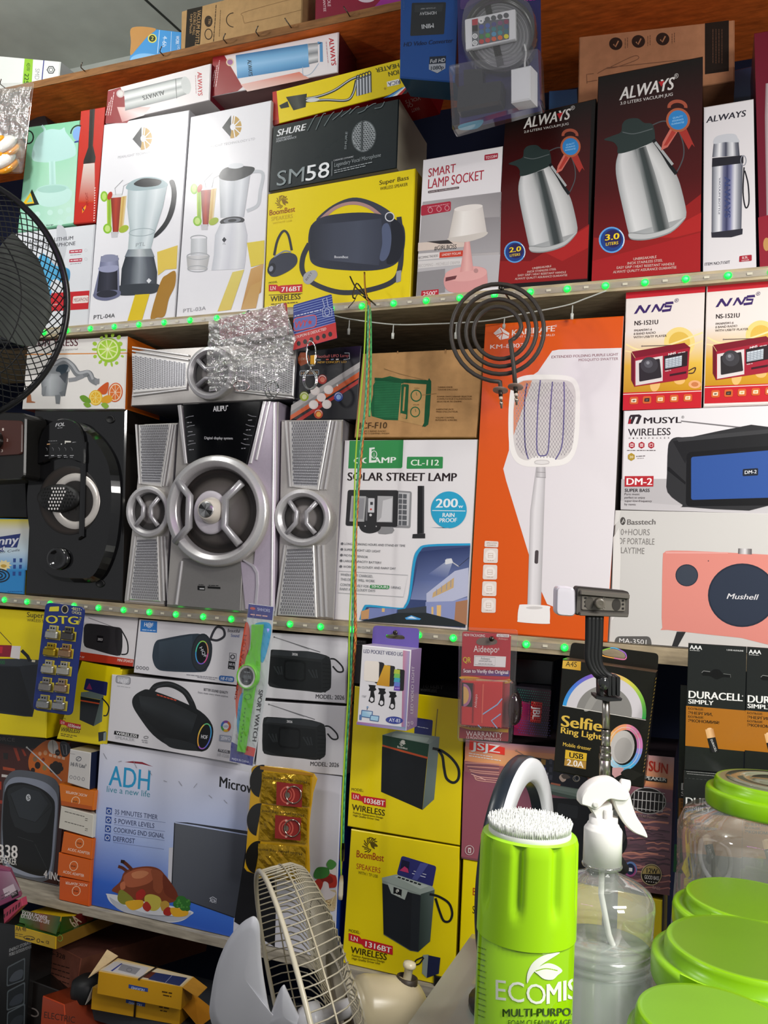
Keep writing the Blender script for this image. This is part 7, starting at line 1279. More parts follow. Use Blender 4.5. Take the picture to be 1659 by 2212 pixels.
b = MB(pl, 'J', 'plastic'); b.slab(pairs([1512, 190, 1580, 190, 1560, 350, 1560, 460, 1530, 580, 1510, 700, 1470, 955, 1424, 945, 1440, 780, 1465, 580, 1455, 500, 1480, 380, 1505, 330]), .002, .008, '62c414', 4, .003); b.L = .0084
for i in range(9): b.e('3a8a0a', 1478-i*3, 690+i*24, 4, 6)
b.e('4aa40e', 1494, 620, 22, 18); b.e('62c414', 1494, 620, 16, 13); b.build('strap', rt)
b = MB(pl, 'J', 'plastic'); b.lath(1498, 498, 62, 78, [(1, .004, '62c414'), (1, .012, '6acc1a'), (.94, .016, '74d424'), (.84, .016, '62c414'), (.82, .015, 'd8dcd4'), (.68, .016, 'dce0d8'), (.66, .014, '1c2024'), (0, .014, '23282c')], n=32); b.L = .0146; b.t('88:88', 1478, 508, 1524, 512, 20, '6a747a', 0); b.gk('8a949a', 1482, 470, 1516, 473, 7); b.gk('6a747a', 1484, 528, 1514, 530, 7); b.build('watch_case', rt)
b = MB(fin='film'); crinkle(b, [537, 1300, 594, 1308, 548, 1656, 494, 1646], -.068, 10, 34, .0016, 'e4e6ea', 'film', 8, .004); b.build('sleeve', rt)
# ---- gold strip of phone rings (crop N)
pl = Plane(-.035); rt = empty('phone_ring_strip', pl.p(600, 1900), 'gold foil strip of phone ring pockets hanging over the microwave box', 'blister strip')
b = MB(pl, 'N', 'gloss'); b.slab(crom(pairs([240, -154, 330, -160, 605, -114, 600, 0, 580, 160, 575, 300, 566, 530, 400, 505, 205, 470, 198, 380, 212, 180, 225, 0, 232, -100]), True, 3), 0, .0015, 'c89a14', 3, .0005); b.L = .002
for cy, x in ((-70, 295), (160, 278), (385, 270)): b.P(b.ep(x, cy, 72, 98, 6, 95, 275), '14120e')
b.f('a8760c', 285, -160, 605, -114, 600, -96, 285, -140); b.build('foil_strip', rt)
for (x0, y0, x1, y1, rd) in ((300, -125, 590, 60, 1), (292, 72, 572, 280, 1), (278, 300, 562, 505, 0)):
    b = MB(pl, 'N', 'goldfoil'); nx_, ny_ = 12, 9; rnd = random.Random(y0); vs_ = []
    for j in range(ny_+1):
        for i in range(nx_+1): u, v = i/nx_, j/ny_; vs_.append(b.w(x0+(x1-x0)*u-8*v, y0+(y1-y0)*v+u*22, .004+(.006*math.sin(math.pi*u)*math.sin(math.pi*v))+rnd.uniform(-.0012, .0012)))
    b.add(vs_, [(j*(nx_+1)+i, j*(nx_+1)+i+1, (j+1)*(nx_+1)+i+1, (j+1)*(nx_+1)+i) for j in range(ny_) for i in range(nx_)], 'b08a1c', 'goldfoil'); b.build('pocket', rt)
    b = MB(pl, 'N', 'card'); b.L = .0125
    b.t('Mobile phone ring stent', x1-10, y0+48, x0+20, y0+22, 16, '2a2008', 1)
    if rd:
        b.f('8a2420', x0+100, y0+52, x0+255, y0+70, x0+250, y0+205, x0+98, y0+190); b.r('c0584a', x0+165, y0+130, 40, 48, 8); b.r('c0584a', x0+165, y0+130, 24, 30, 5); b.e('6a6258', x0+165, y0+132, 15, 18); b.e('d8a898', x0+165, y0+85, 7); b.e('d8a898', x0+165, y0+180, 7)
    b.build('ring_card', rt)
    if rd:
        b = MB(pl, 'N', 'chrome'); b.tube([b.w(x0+205+46*math.cos(a), y0+128+50*math.sin(a), .0145) for a in [i*math.pi/14 for i in range(28)]], .0011, 'c0b8a8', 7, True); b.build('phone_ring', rt)
# ---- LED video light box with its hang tab (crop K)
b = Box([782, 1393, 888, 1404, 877, 1579, 771, 1564], -.075, .055, 'e0dee2', 'K', side='9a7fae', top='c0b4c8')
b.t('LED POCKET VIDEO LIGHT', 624, 360, 885, 382, 22, '5a5a78', 2)
b.g(['d08aa0', 'a8a0c8', '8a90c0', 'b07090'], 860, 345, 900, 350, 876, 822, 850, 818); b.g(['b070a0', '7aa0b0', 'a0a0c8', '6a70a8'], 583, 770, 876, 805, 875, 826, 582, 788)
b.rr('8a8a90', 632, 408, 742, 416, 738, 540, 628, 528, 14); b.rr('2a2a2c', 690, 410, 748, 420, 744, 546, 690, 542, 12); b.rr('ece4da', 630, 406, 718, 412, 714, 536, 624, 526, 16)
b.rr('2a2a2c', 760, 432, 812, 440, 806, 560, 750, 560, 10); b.g(['d8a838', 'd8a838', 'c89028', 'c89028'], 748, 432, 784, 438, 778, 562, 700, 552); b.rr('2a2a2c', 820, 455, 870, 462, 864, 588, 815, 585, 10)
for i, c_ in enumerate(('b8c848', '7ac060', '4aa8c0', '6a80d0', '6a4ab0')): b.f(c_, 808, 458+i*25, 842, 462+i*25, 840, 488+i*25, 804, 484+i*25)
for i in range(3): b.e('c0a8e0', 815+i*10, 572, 4)
for x, y in ((675, 560), (733, 580), (797, 600)): b.f('1c1c1e', x-22, y-10, x+22, y-6, x+18, y+6, x+26, y+20, x+10, y+30, x-22, y+25, x-14, y+8); b.f('1c1c1e', x-8, y+26, x+10, y+28, x+16, y+60, x+14, y+92, x-2, y+100, x-22, y+88, x-12, y+58); b.e('e0dee2', x-2, y+78, 11, 14)
b.rr('4a6a9a', 612, 700, 680, 708, 676, 752, 608, 742, 4); b.g(['9ac4e0', 'd0e4f0', 'a0c8e0', '8ab8d8'], 616, 706, 674, 712, 671, 746, 612, 738); b.rr('4a6a9a', 665, 730, 718, 736, 714, 772, 660, 764, 4); b.f('a8d0e8', 669, 735, 713, 740, 710, 767, 665, 760); b.rr('5a7ab0', 600, 728, 614, 730, 612, 762, 598, 760, 3); b.l('3a4a6a', 4, 645, 700, 648, 684); b.e('7a9ac0', 648, 684, 6)
b.e('3f4a98', 808, 762, 52, 22, 4); b.t('AY-83', 776, 770, 842, 776, 21, 'e0e4f4', 1); b.t('150°', 616, 624, 642, 628, 12, '8a8a92')
m = MB(b.face('right'), 'K'); m.L = .0006; m.t('LED VIDEO LIGHT', 916, 722, 925, 440, 16, 'e4d8ec', 1); m.t('CE', 893, 800, 897, 770, 14, 'e4d8ec', 1); m.r('e4d8ec', 910, 778, 6, 9, 3)
n = len(b.body.v); b.body.v += m.v; b.body.c += m.c; b.body.m += m.m; b.body.sm += m.sm; b.body.F += [tuple(i+n for i in f) for f in m.F]
vb = b.done('video_light_box', 'white and purple box printed with pocket video lights, hanging by its purple tab', 'box')
def tab(plane, crop, outer, hole, c, th=.0012):
    b = MB(plane, crop, 'card'); O = rquad(pairs(outer), 26); H = crom(pairs(hole), True, 4)
    for l_ in (0, th):
        w = [b.w(x, y, l_) for x, y in O]+[b.w(x, y, l_) for x, y in H]
        b.add(w, [tuple(t) for t in tessellate_polygon([[V((x, y, 0)) for x, y in O], [V((x, y, 0)) for x, y in H]])], c)
    for P_ in (O, H):
        n = len(P_); w = [b.w(x, y, 0) for x, y in P_]+[b.w(x, y, th) for x, y in P_]; b.add(w, [(i, (i+1) % n, n+(i+1) % n, n+i) for i in range(n)], c)
    return b
tab(Plane(-.0215), 'K', [682, 196, 958, 214, 950, 372, 672, 345], [760, 252, 790, 250, 808, 238, 830, 252, 862, 258, 866, 278, 800, 276, 762, 270], '6a5aa8').build('hang_tab', vb)
nail(562+K*808, 1280+K*240, -.028).build('hanging_nail', vb)
# ---- red blister card (crop K)
pl = Plane(-.05); rt = empty('blister_pack', pl.p(1050, 1600), 'red clear-shelled warranty blister card hanging between the purple tab box and the selfie box', 'blister pack')
b = MB(pl, 'K', 'card'); b.slab(rquad([(1214, 232), (1505, 250), (1488, 888), (1196, 868)], 14), 0, .0015, 'b02430', 3, .0005); b.L = .002
b.t('NEW PACKAGING', 1224, 260, 1350, 266, 16, 'e8d0d0', 2); b.rr('e0d8d8', 1420, 246, 1496, 250, 1494, 268, 1418, 264, 6); b.t('AD-T6600', 1428, 262, 1488, 265, 11, '8a5a5a', 1); b.t('Aideepo', 1430, 280, 1486, 283, 11, 'e8a8a0'); b.s_('6a5a50', 1300, 288, 1320, 272, 1360, 268, 1418, 282, 1412, 308, 1340, 314, 1304, 306)
b.t('Aideepo', 1282, 354, 1424, 358, 38, 'ece0e0', 0); b.t('®', 1426, 345, 1436, 345, 14, 'ece0e0'); b.t('QR', 1220, 416, 1266, 418, 32, 'd8b82a', 2); b.f('e4e0e0', 1286, 374, 1476, 382, 1472, 446, 1283, 438); b.stroke(pairs([1292, 380, 1412, 386, 1410, 436, 1290, 430]), 2, '5a5a5a', True); b.t('Aideepo', 1325, 400, 1380, 403, 15, '4a4a4a', 0); b.t('AFDWPOSND DKRS', 1314, 412, 1390, 416, 8, '4a4a4a', 1); b.gk('8a8a8a', 1310, 424, 1396, 428, 6)
b.g(['8a2430', '6a3050', '3a3a8a', '7a2438'], 1208, 455, 1500, 465, 1496, 500, 1206, 492); b.t('Scan to Verify the Original', 1222, 476, 1488, 486, 21, 'e4dce0', 2); b.s_('d8a41c', 1206, 500, 1300, 505, 1400, 525, 1498, 515, 1496, 540, 1400, 545, 1300, 525, 1206, 515, n=2)
b.f('d8a41c', 1200, 780, 1260, 800, 1490, 815, 1488, 835, 1198, 815); b.f('8f1a24', 1198, 800, 1260, 818, 1490, 835, 1488, 888, 1196, 868); b.t('WARRANTY', 1238, 856, 1454, 866, 30, 'ecdcdc', 0); b.t('13 MONTHS WARRANTY', 1240, 872, 1448, 886, 15, 'ecdcdc', 0); b.build('card', rt)
b = MB(pl, 'K', 'card'); b.hexa([b.w(x, y, .02) for x, y in ((1232, 520), (1470, 528), (1462, 800), (1226, 780))], [b.w(x, y, .002) for x, y in ((1232, 520), (1470, 528), (1462, 800), (1226, 780))], ['c02c2c', '8a1c1c', '8a1c1c', '8a1c1c', 'c05a4a', '7a1818'], 'card', .001); b.L = .0205
b.f('2a2226', 1232, 530, 1300, 535, 1292, 675, 1228, 668); b.P(b.ep(1240, 605, 46, 68, 0, -90, 90), 'a86a90'); b.P(b.ep(1240, 605, 32, 52, 0, -90, 90), 'd8a860'); b.l('8ab0d8', 7, 1350, 720, 1440, 660, 1468, 625); b.l('8ab0d8', 7, 1440, 800, 1405, 755, 1460, 715); b.l('8ab0d8', 5, 1325, 780, 1345, 800); b.f('8a1a1e', 1296, 540, 1305, 540, 1298, 770, 1290, 770); b.f('d85a4a', 1352, 540, 1362, 540, 1352, 770, 1345, 770); b.t('Aideepo', 1318, 680, 1322, 600, 14, 'e8c0c0'); b.build('inner_box', rt)
b = MB(pl, 'K', 'gloss'); b.lath(1535, 690, 36, 96, [(1, 0, '1c1416'), (1, .016, '241a1c'), (.8, .02, '2a1e20'), (0, .021, '2a1e20')], n=24); b.build('round_unit', rt)
b = MB(pl, 'K', 'film'); b.slab(rquad([(1196, 205), (1548, 220), (1512, 905), (1186, 890)], 30), .0, .004, 'd0c4c4', 6, .0015, 'film'); b.build('shell', rt)
b = MB(pl, 'K', 'film'); b.slab(rquad([(1215, 505), (1540, 520), (1530, 800), (1208, 792)], 30), .003, .026, 'd8c8c8', 8, .005, 'film'); b.build('blister', rt)
nail(560+K*1388, 1280+K*277, -.06, .06).build('hanging_nail', rt)
# ---- selfie ring light box (crop L)
b = Box([1215, 1424, 1417, 1453, 1390, 1703, 1195, 1666], -.075, .05, '14140f', 'L', top='5f4a38', side='1a1712')
b.g(['d8b048', 'c89a30', 'c0902a', 'd8b048'], 434, 405, 542, 412, 540, 466, 430, 452); b.t('A4S', 450, 440, 516, 445, 30, '2a2418', 0)
rainbow = ['6a5ac0', '4a7ad0', '2a9ad8', '8a6ac0', 'd07a90', 'e0a060', 'd8c848', '9ac040', '4ab848', '3ab858']
# half dome: grey centre, white band, rainbow rim, chord running from (430,672) to (930,760)
arc = lambda rx, a: (680+rx*math.cos(a)+.0, 716+rx*.98*math.sin(a))
def ring_pt(r, t): # t 0..1 left to right over the top, chord tilted
    a = math.pi+t*math.pi+.172; return (680+252*r*math.cos(a), 716+240*r*math.sin(a))
N_ = 40; inn = [ring_pt(.98, i/N_) for i in range(N_+1)]; b.P(inn, 'cfcbcf')
b.P([ring_pt(.66, i/N_) for i in range(N_+1)], '85837f'); b.s_('96948f', 560, 700, 620, 600, 720, 580, 640, 640, 600, 700)
cols_ = [(0, '2f9ad8'), (.2, '4a74d0'), (.33, '7a5ac0'), (.45, 'c87aa8'), (.55, 'e0b070'), (.65, 'd8cc50'), (.8, '8ac048'), (1, '38b858')]
def rb(t):
    for (a, ca), (c2, cb) in zip(cols_, cols_[1:]):
        if t <= c2: k = (t-a)/(c2-a); A_, B_ = lin(ca), lin(cb); return tuple(A_[i]+(B_[i]-A_[i])*k for i in range(3))
    return lin(cols_[-1][1])
pts_ = []; cc_ = []; tr_ = []
for i in range(N_+1): pts_ += [ring_pt(1.0, i/N_), ring_pt(.91, i/N_)]; cc_ += [rb(i/N_)]*2
for i in range(N_): a = 2*i; tr_ += [(a, a+1, a+3), (a, a+3, a+2)]
b._put(pts_, tr_, cc_, b.lay()); b.l('d8d4cc', 4, 432, 675, 930, 762)
b.t('Selfie', 424, 798, 664, 830, 66, 'd8b44a', 2); b.t('Ring Light', 422, 838, 664, 880, 36, 'd8b44a', 2); b.t('Mobile dresser', 434, 915, 602, 944, 22, 'd8b44a', 1)
b.f('d8b030', 450, 938, 578, 960, 574, 1008, 446, 990); b.t('USB', 472, 985, 554, 996, 32, '201c14', 2); b.f('b0863a', 446, 992, 574, 1010, 571, 1055, 442, 1032); b.t('2.0A', 458, 1030, 556, 1046, 36, 'ece4d8', 2)
cx_, cy_, R_ = 800, 925, 108
for i in range(24):
    a0 = i*15; t = (math.cos(math.radians(a0+30))+1)/2
    c_ = ('e08ab0', 'e07a9a', 'c87ab0', '9a8ad0', '6a9ad8', '4aa8d8', '60b8e0', '88c8e8', 'a8d4ea', 'c8dce8', 'e0d8d0', 'e8c8a0', 'e8b070', 'e8a060', 'e89a70', 'e89098')[int(i*16/24)]
    b.r(c_, cx_, cy_, R_*.86, R_*1.14, 34, 10, a0-80, a0-64)
b.e('c0bcb8', 790, 922, R_*.66, R_*.92, 8); b.e('aca8a4', 795, 940, R_*.5, R_*.7, 8); b.f('d8a4a4', 730, 1045, 800, 1045, 785, 1085, 745, 1105, 728, 1085); b.r('d8d4d0', 800, 925, 92, 122, 3, 8)
b.s_('8a7a70', 412, 1105, 425, 1085, 450, 1090, 452, 1120, 430, 1130); b.s_('3a3430', 425, 1090, 455, 1085, 480, 1105, 440, 1112); b.r('6a6458', 515, 1110, 20, 18, 3)
for i in range(5): b.s_('1e1e19', 780+i*20, 1080+i*10, 830+i*20, 1050+i*8, 880+i*8, 1090, 850, 1120)
m = MB(b.face('right'), 'L'); m.L = .0006
for i in range(26): m.f('a8904a', 986-i*3, 510+i*22, 992-i*3, 506+i*22, 989-i*3, 518+i*22, 983-i*3, 522+i*22)
n = len(b.body.v); b.body.v += m.v; b.body.c += m.c; b.body.m += m.m; b.body.sm += m.sm; b.body.F += [tuple(i+n for i in f) for f in m.F]
sb = b.done('ring_light_box', 'black box printed with a rainbow-rimmed selfie ring light, hanging behind the phone stick')
tb = tab(Plane(-.026), 'L', [486, 296, 1006, 364, 1000, 470, 470, 398], [668, 345, 700, 340, 735, 336, 768, 345, 802, 365, 800, 394, 740, 386, 690, 375, 668, 362], '16150f')
tb.L = .0016; hp = crom(pairs([662, 350, 700, 336, 735, 330, 770, 340, 808, 364, 806, 398, 740, 391, 685, 380, 662, 368]), True, 4)
for i, p in enumerate(hp): tb.stroke([p, hp[(i+1) % len(hp)]], 7, ('8ac048', '50a8d8', 'a06ac8', 'd87aa0', 'e0a050', 'd8d050')[int(i/len(hp)*6)])
tb.build('hang_tab', sb)
# ---- battery cards (crop U)
def battery_card(quad, y, dy, label, dx=0, text=True, full=True):
    b = Box(quad, y, .005, '1d201f', 'U', side='2c2f2e', ch=.0006); b.aff(1, 0, dx, .07*0, 1, dy)
    if full:
        b.t('AAA', 246, 112, 338, 118, 30, 'e8e8e6', 2); b.gk('c8c8c6', 246, 121, 322, 126, 6); b.t('1.5V/B ALKALINE', 526, 124, 652, 132, 11, 'e0e0de', 1)
        b.s_('0a0b0b', 336, 292, 350, 278, 400, 284, 430, 266, 470, 270, 500, 298, 555, 305, 556, 328, 500, 326, 450, 342, 400, 318, 345, 312, n=4); b.l('8a8c8a', 4, 336, 292, 350, 278, 400, 284); b.l('7a7c7a', 3, 500, 300, 555, 306, 556, 328)
    b.t('DURACELL', 238, 482, 645, 508, 54, 'ecece8', 2); b.t('SIMPLY', 236, 524, 425, 538, 32, 'ecece8', 2); b.e('c8c8c4', 646, 468, 5)
    b.f('a86a1c', 218, 542, 668, 579, 662, 888, 212, 845)
    for tx, x1, y0_, h in (('БОЛЬШЕ', 350, 570, 15), ('ЭНЕРГИИ,', 418, 605, 21), ('БОЛЬШЕ', 350, 631, 15), ('ЭКОНОМИЯ!', 468, 664, 21)): b.t(tx, 234, y0_, x1, y0_+(x1-234)*.075, h, '33200c', 2)
    b.strip(['d8a870', 'e8bc88', 'b8804a'], [362, 722, 378, 790], [424, 714, 440, 780]); b.strip(['0e0e10', '2c2c30', '121214'], [378, 790, 404, 895], [440, 780, 468, 895]); b.e('e8c090', 394, 716, 18, 7, -8); b.t('DURACELL', 402, 800, 440, 892, 15, 'd8d8d4', 1)
    b.gk('9a9a98', 220, 1040, 500, 1062, 6); b.gk('9a9a98', 225, 1056, 480, 1078, 6)
    for i in range(16): b.l('4a4d4b', 3, 206+i*30, 1090+i*2.3, 222+i*30, 1091+i*2.3)
    b.aff(1, 0, 0, 0, 1, 0); return b
b = battery_card([1487, 1389, 1613, 1397, 1606, 1673, 1478, 1663], -.062, 0, ''); b.done('battery_card', 'black and copper battery card with a hang slot, nearest to the selfie ring light box', 'battery card')
b = battery_card([1614, 1397, 1744, 1406, 1738, 1684, 1607, 1673], -.062, 34, '', 448); b.done('battery_card', 'black and copper battery card cut by the picture edge, over the large lime-lidded jar', 'battery card')
b = battery_card([1477, 1664, 1606, 1675, 1600, 2010, 1470, 2010], -.062, 808, '', -22, full=False); b.done('battery_card', 'black battery card hanging below the slotted one, seen through the clear jar', 'battery card')
b = battery_card([1607, 1675, 1736, 1686, 1730, 2010, 1601, 2010], -.062, 842, '', 430, full=False); b.done('battery_card', 'black battery card seen through the clear jar, cut by the picture edge', 'battery card')
b = battery_card([1470, 1480, 1540, 1488, 1532, 1800, 1462, 1800], -.03, 700, '', -55, full=False); b.f('1a5a30', 130, 1590, 195, 1600, 185, 1812, 120, 1800); b.done('battery_card', 'black and green battery card, just showing behind the slotted one', 'battery card')
b = Box([1458, 1885, 1480, 1888, 1470, 2100, 1440, 2100], .0, .06, 'b0aeae', 'U'); b.done('storage_box', 'narrow pale grey box standing between the sunset box and the green lids')
# ================================================================ fans, counter and the things standing on it
nail(1084, 622, -.085, .085).build('hanging_nail', bpy.data.objects['heating_coil'])
RGT, UPV, FWD = _r, _u, _f
def camdir(x, y, z): return (RGT*x - UPV*y + FWD*z).normalized() # right, down, away
# ---- black fan at the left edge
c = atd(-138, 645, 1.3); ax = camdir(.10, .02, -1); R_ = 274*1.3/1800
e1 = camdir(1, 0, 0); e1 = (e1-ax*e1.dot(ax)).normalized(); e2 = ax.cross(e1)
fan = empty('fan', c-V((0, 0, R_)), 'black fan with a wire mesh guard, cut by the picture edge', 'fan')
def ringpts(r, h, n=72): return [c+ax*h+e1*(r*math.cos(2*math.pi*i/n))+e2*(r*math.sin(2*math.pi*i/n)) for i in range(n)]
b = MB(fin='plastic'); b.tube(ringpts(R_, 0, 96), .0052, '121314', 10, True); b.build('guard_rim', fan)
for front, nm in ((1, 'front_grille'), (-1, 'rear_grille')):
    b = MB(fin='satin')
    for i in range(84):
        p = []
        for k in range(13):
            t = k/12; r_ = R_*(1-.75*t); a = 2*math.pi*i/84+front*t*.75; h = front*(.045*math.sin(min(1, t*1.6)*math.pi/2)+.01*t); p.append(c+ax*h+e1*(r_*math.cos(a))+e2*(r_*math.sin(a)))
        b.tube(p, .0009, '1a1c1d' if front > 0 else '2a2d2e', 5, cap=False)
    for r_, h in ((.7, .033), (.45, .048), (.25, .055)): b.tube(ringpts(R_*r_, front*h), .0011, '1a1c1d', 5, True)
    b.build(nm, fan)
b = MB(fin='satin'); b.lathe(c-ax*.05, ax, [(0, -.1), (.055, -.1), (.065, -.04), (.06, 0), (.05, .006), (0, .006)], '1c1d1e', 24); b.build('motor', fan)
b = MB(fin='plastic'); b.lathe(c-ax*.01, ax, [(.036, -.02), (.038, .01), (.03, .022), (0, .026)], '4a4f4c', 24); b.build('hub', fan)
for k in range(3):
    b = MB(fin='plastic'); a0 = math.radians(-6+120*k); vs_ = []; n1, n2 = 12, 8
    for i in range(n1+1):
        t = i/n1; r_ = .035+(R_*.86-.035)*t; half = math.radians(14+20*math.sin(math.pi*min(1, t*1.08)*.62)) if t < .93 else math.radians(14+20*math.sin(.62*math.pi*1.0)*math.sqrt(max(0, (1-t)/.07))*.85)
        for j in range(n2+1):
            s_ = j/n2*2-1; a = a0+s_*half+t*.25; vs_.append(c+ax*(s_*.016)+e1*(r_*math.cos(a))+e2*(r_*math.sin(a)))
    fs = [(i*(n2+1)+j, i*(n2+1)+j+1, (i+1)*(n2+1)+j+1, (i+1)*(n2+1)+j) for i in range(n1) for j in range(n2)]
    b.add(vs_, fs, '565b55', 'plastic', True); b.add([v-ax*.002 for v in vs_], fs, '565b55', 'plastic', True); b.build('blade', fan)
b = MB(fin='plastic'); p0 = c-ax*.11; b.tube([p0, p0+V((0, 0, -.25)), p0+V((0, 0, -1.0))], [.03, .018, .018], '17181a', 14); b.build('stand_pole', fan)
b = Box([-60, 672, 26, 690, 26, 740, -60, 745], (-.12, -.12, -.12), .04, '15171a', ''); b.t('LC', 22, 712, 24, 711, 10, 'd8d020', 1); b.f('d8d020', 20, 698, 23, 698, 23, 716, 32, 716, 32, 719, 20, 719)
b.done('storage_box', 'small black box with a yellow mark, seen through the mesh of the black fan')
# ---- white fan without its front guard, at the bottom
c = atd(634, 2222, 1.12); ax = camdir(-.93, .17, -.32); R_ = .203; mx = camdir(.93, .22, .30)
e1 = (V((0, 0, 1))-ax*ax.z).normalized(); e2 = ax.cross(e1)
fan = empty('fan', c-V((0, 0, .2)), 'cream white fan with bare blades, below the microwave box', 'fan')
def pt(r, h, a): return c+ax*h+e1*(r*math.cos(a))+e2*(r*math.sin(a))
b = MB(fin='plastic'); b.tube([pt(R_, 0, 2*math.pi*i/96) for i in range(96)], .0034, 'c4bda8', 8, True); b.build('guard_rim', fan)
b = MB(fin='plastic')
for i in range(100):
    a = 2*math.pi*i/100; p = [pt(R_*r_, h, a+tw) for r_, h, tw in ((1, -.001, 0), (1.0, -.02, .0), (.99, -.045, .02), (.95, -.058, .05), (.85, -.066, .10), (.6, -.070, .22), (.38, -.072, .34))]
    b.tube(p, .0011, 'a39c88', 5, cap=False)
for r_, h in ((1.0, -.03), (.72, -.069), (.38, -.072)): b.tube([pt(R_*r_, h, 2*math.pi*i/72) for i in range(72)], .0013, 'b4ab92', 6, True)
b.build('rear_grille', fan)
b = MB(fin='plastic'); b.lathe(c-ax*.073, -ax, [(.074, -.004), (.078, .0), (.078, .004), (.05, .010), (.05, .016)], 'c4bca8', 30); b.build('grille_plate', fan)
b = MB(fin='plastic'); o_ = c-ax*.082+V((0, 0, -.004)); b.lathe(o_, mx, [(.03, 0), (.042, .006), (.045, .018), (.045, .06), (.043, .08), (.036, .097), (.020, .11), (0, .113)], 'cdc09e', 36); mt = b.build('motor', fan)
ue = (V((0, 0, 1))-mx*mx.z).normalized(); kp = o_+mx*.075+ue*.0445
b = MB(fin='satin'); b.lathe(kp-ue*.003, ue, [(.016, -.002), (.015, .0055), (.0135, .006), (.0125, .002), (0, .002)], '3a3026', 20); b.build('knob_recess', fan)
b = MB(fin='plastic'); b.lathe(kp, ue, [(.006, -.004), (.006, .014), (.0085, .015), (.0095, .018), (.0085, .022), (.004, .0235), (0, .024)], 'd8cdae', 18); b.build('oscillation_knob', fan)
b = MB(fin='plastic'); b.lathe(c-ax*.06, ax, [(.012, -.03), (.012, .02), (.022, .02), (.024, .034), (.020, .048), (.01, .055), (0, .056)], 'd2d2d4', 28); b.build('hub', fan)
hub = c-ax*.005
def blade(outline, dpl, label=None):
    nrm = (ax*.55-FWD*.85).normalized(); pl = Plane(three=(hub, hub+nrm.orthogonal(), hub+nrm.cross(nrm.orthogonal())))
    b = MB(pl, 'N', 'plastic'); pts = crom(pairs(outline), True, 5); n = len(pts)
    cx = sum(p[0] for p in pts)/n; cy = sum(p[1] for p in pts)/n
    rings = []; vs_ = []
    for f_, l in ((1, -.001), (1, .001), (.8, .0035), (.5, .006), (.2, .0072)):
        for x, y in pts: vs_.append(b.w(cx+(x-cx)*f_, cy+(y-cy)*f_, l))
    vs_ += [b.w(cx, cy, .0075)]; m = 5
    fs = [(k*n+i, k*n+(i+1) % n, (k+1)*n+(i+1) % n, (k+1)*n+i) for k in range(m-1) for i in range(n)]+[((m-1)*n+i, (m-1)*n+(i+1) % n, m*n) for i in range(n)]+[tuple(range(n))[::-1]]
    b.add(vs_, fs, 'd4d6dc', 'plastic', True); b.build('blade', fan)
blade([248, 742, 276, 790, 282, 900, 288, 1000, 310, 1160, 345, 1320, 420, 1400, 300, 1480, 60, 1460, -15, 1340, -5, 1180, 30, 1020, 90, 880, 160, 790, 210, 752], 0)
blade([420, 1150, 440, 1180, 490, 1290, 530, 1370, 560, 1440, 420, 1480, 330, 1400, 345, 1330, 390, 1200], 0)
b = MB(fin='plastic'); p0 = c-ax*.16; b.tube([p0, p0+V((0, 0, -.12)), p0+V((0, 0, -.3))], [.022, .018, .03], 'cdc09e', 14); b.build('stand', fan)
# ---- lower bench with two tied yellow boxes on it
zb = at(340, 2195, -.1).z-.035
yb_ = zq(CROPS['Z'][0]+1350*CROPS['Z'][2], 1880+1100*CROPS['Z'][2], zb).y; xb_ = zq(130, 1880+1000*CROPS['Z'][2], zb).x
b = MB(fin='satin'); b.block((xb_, yb_-.03, zb-.03), (-.62, .12, zb), '3a3e42', None, .003); b.build('bench_top', None, 'dark grey bench top under the lowest shelf, carrying the tied yellow boxes', 'bench', None)
def tied(zlo, zhi, pts, label, rest_=None):
    # top corners: front-left, front-right, back-right, back-left given as pixels of crop Z at height zhi
    o = CROPS['Z']; T = [zq(o[0]+x*o[2], o[1]+y*o[2], zhi) for x, y in pairs(pts)]; B = [V((p.x, p.y, zlo)) for p in T]
    return T, B
zt1 = zb+.079
T, B = tied(zb+.0402, zt1, [735, 755, 1362, 872, 1445, 795, 880, 655], '')
bx = MB(fin='card'); Y_ = 'd09a1e'
bx.hexa([T[0], T[1], B[1], B[0]], [T[3], T[2], B[2], B[3]], [Y_, 'b8821a', 'b8821a', 'c8941c', 'd8b878', 'a87818'], 'card', .0008)
up_pl = Plane(three=(T[0], T[1], T[3])); fr_pl = Plane(three=(T[0], T[1], B[0]))
m = MB(up_pl, 'Z', 'card'); m.f('d8c8a8', 740, 745, 880, 670, 1435, 795, 1350, 868); m.f('c8c4c4', 770, 745, 850, 682, 1110, 728, 1060, 800); m.f('2f3c88', 825, 752, 905, 696, 915, 698, 840, 755); m.f('8a8a90', 910, 700, 1050, 735, 1010, 780, 880, 745); m.r('6a6a70', 965, 745, 20, 14, 4); m.f('5a2c20', 1060, 800, 1110, 755, 1165, 765, 1125, 812); m.f('2a3460', 1165, 765, 1400, 805, 1340, 865, 1105, 815); m.l('8a90b0', 4, 1285, 786, 1235, 840)
m2 = MB(fr_pl, 'Z', 'card'); m2.f('2f4a94', 962, 850, 1106, 880, 1104, 908, 960, 878); m2.t('HUAWEI', 1080, 886, 985, 866, 18, 'c8d0e8', 2); m2.gk('4a3410', 1210, 905, 1285, 918, 16); m2.gk('4a3410', 1218, 930, 1280, 942, 14)
for q in (m, m2):
    n = len(bx.v); bx.v += q.v; bx.c += q.c; bx.m += q.m; bx.sm += q.sm; bx.F += [tuple(i+n for i in f) for f in q.F]
top_box = bx.build('parcel_box', None, 'open-ended yellow box with blue print on its lid, upper of the tied pair', 'box')
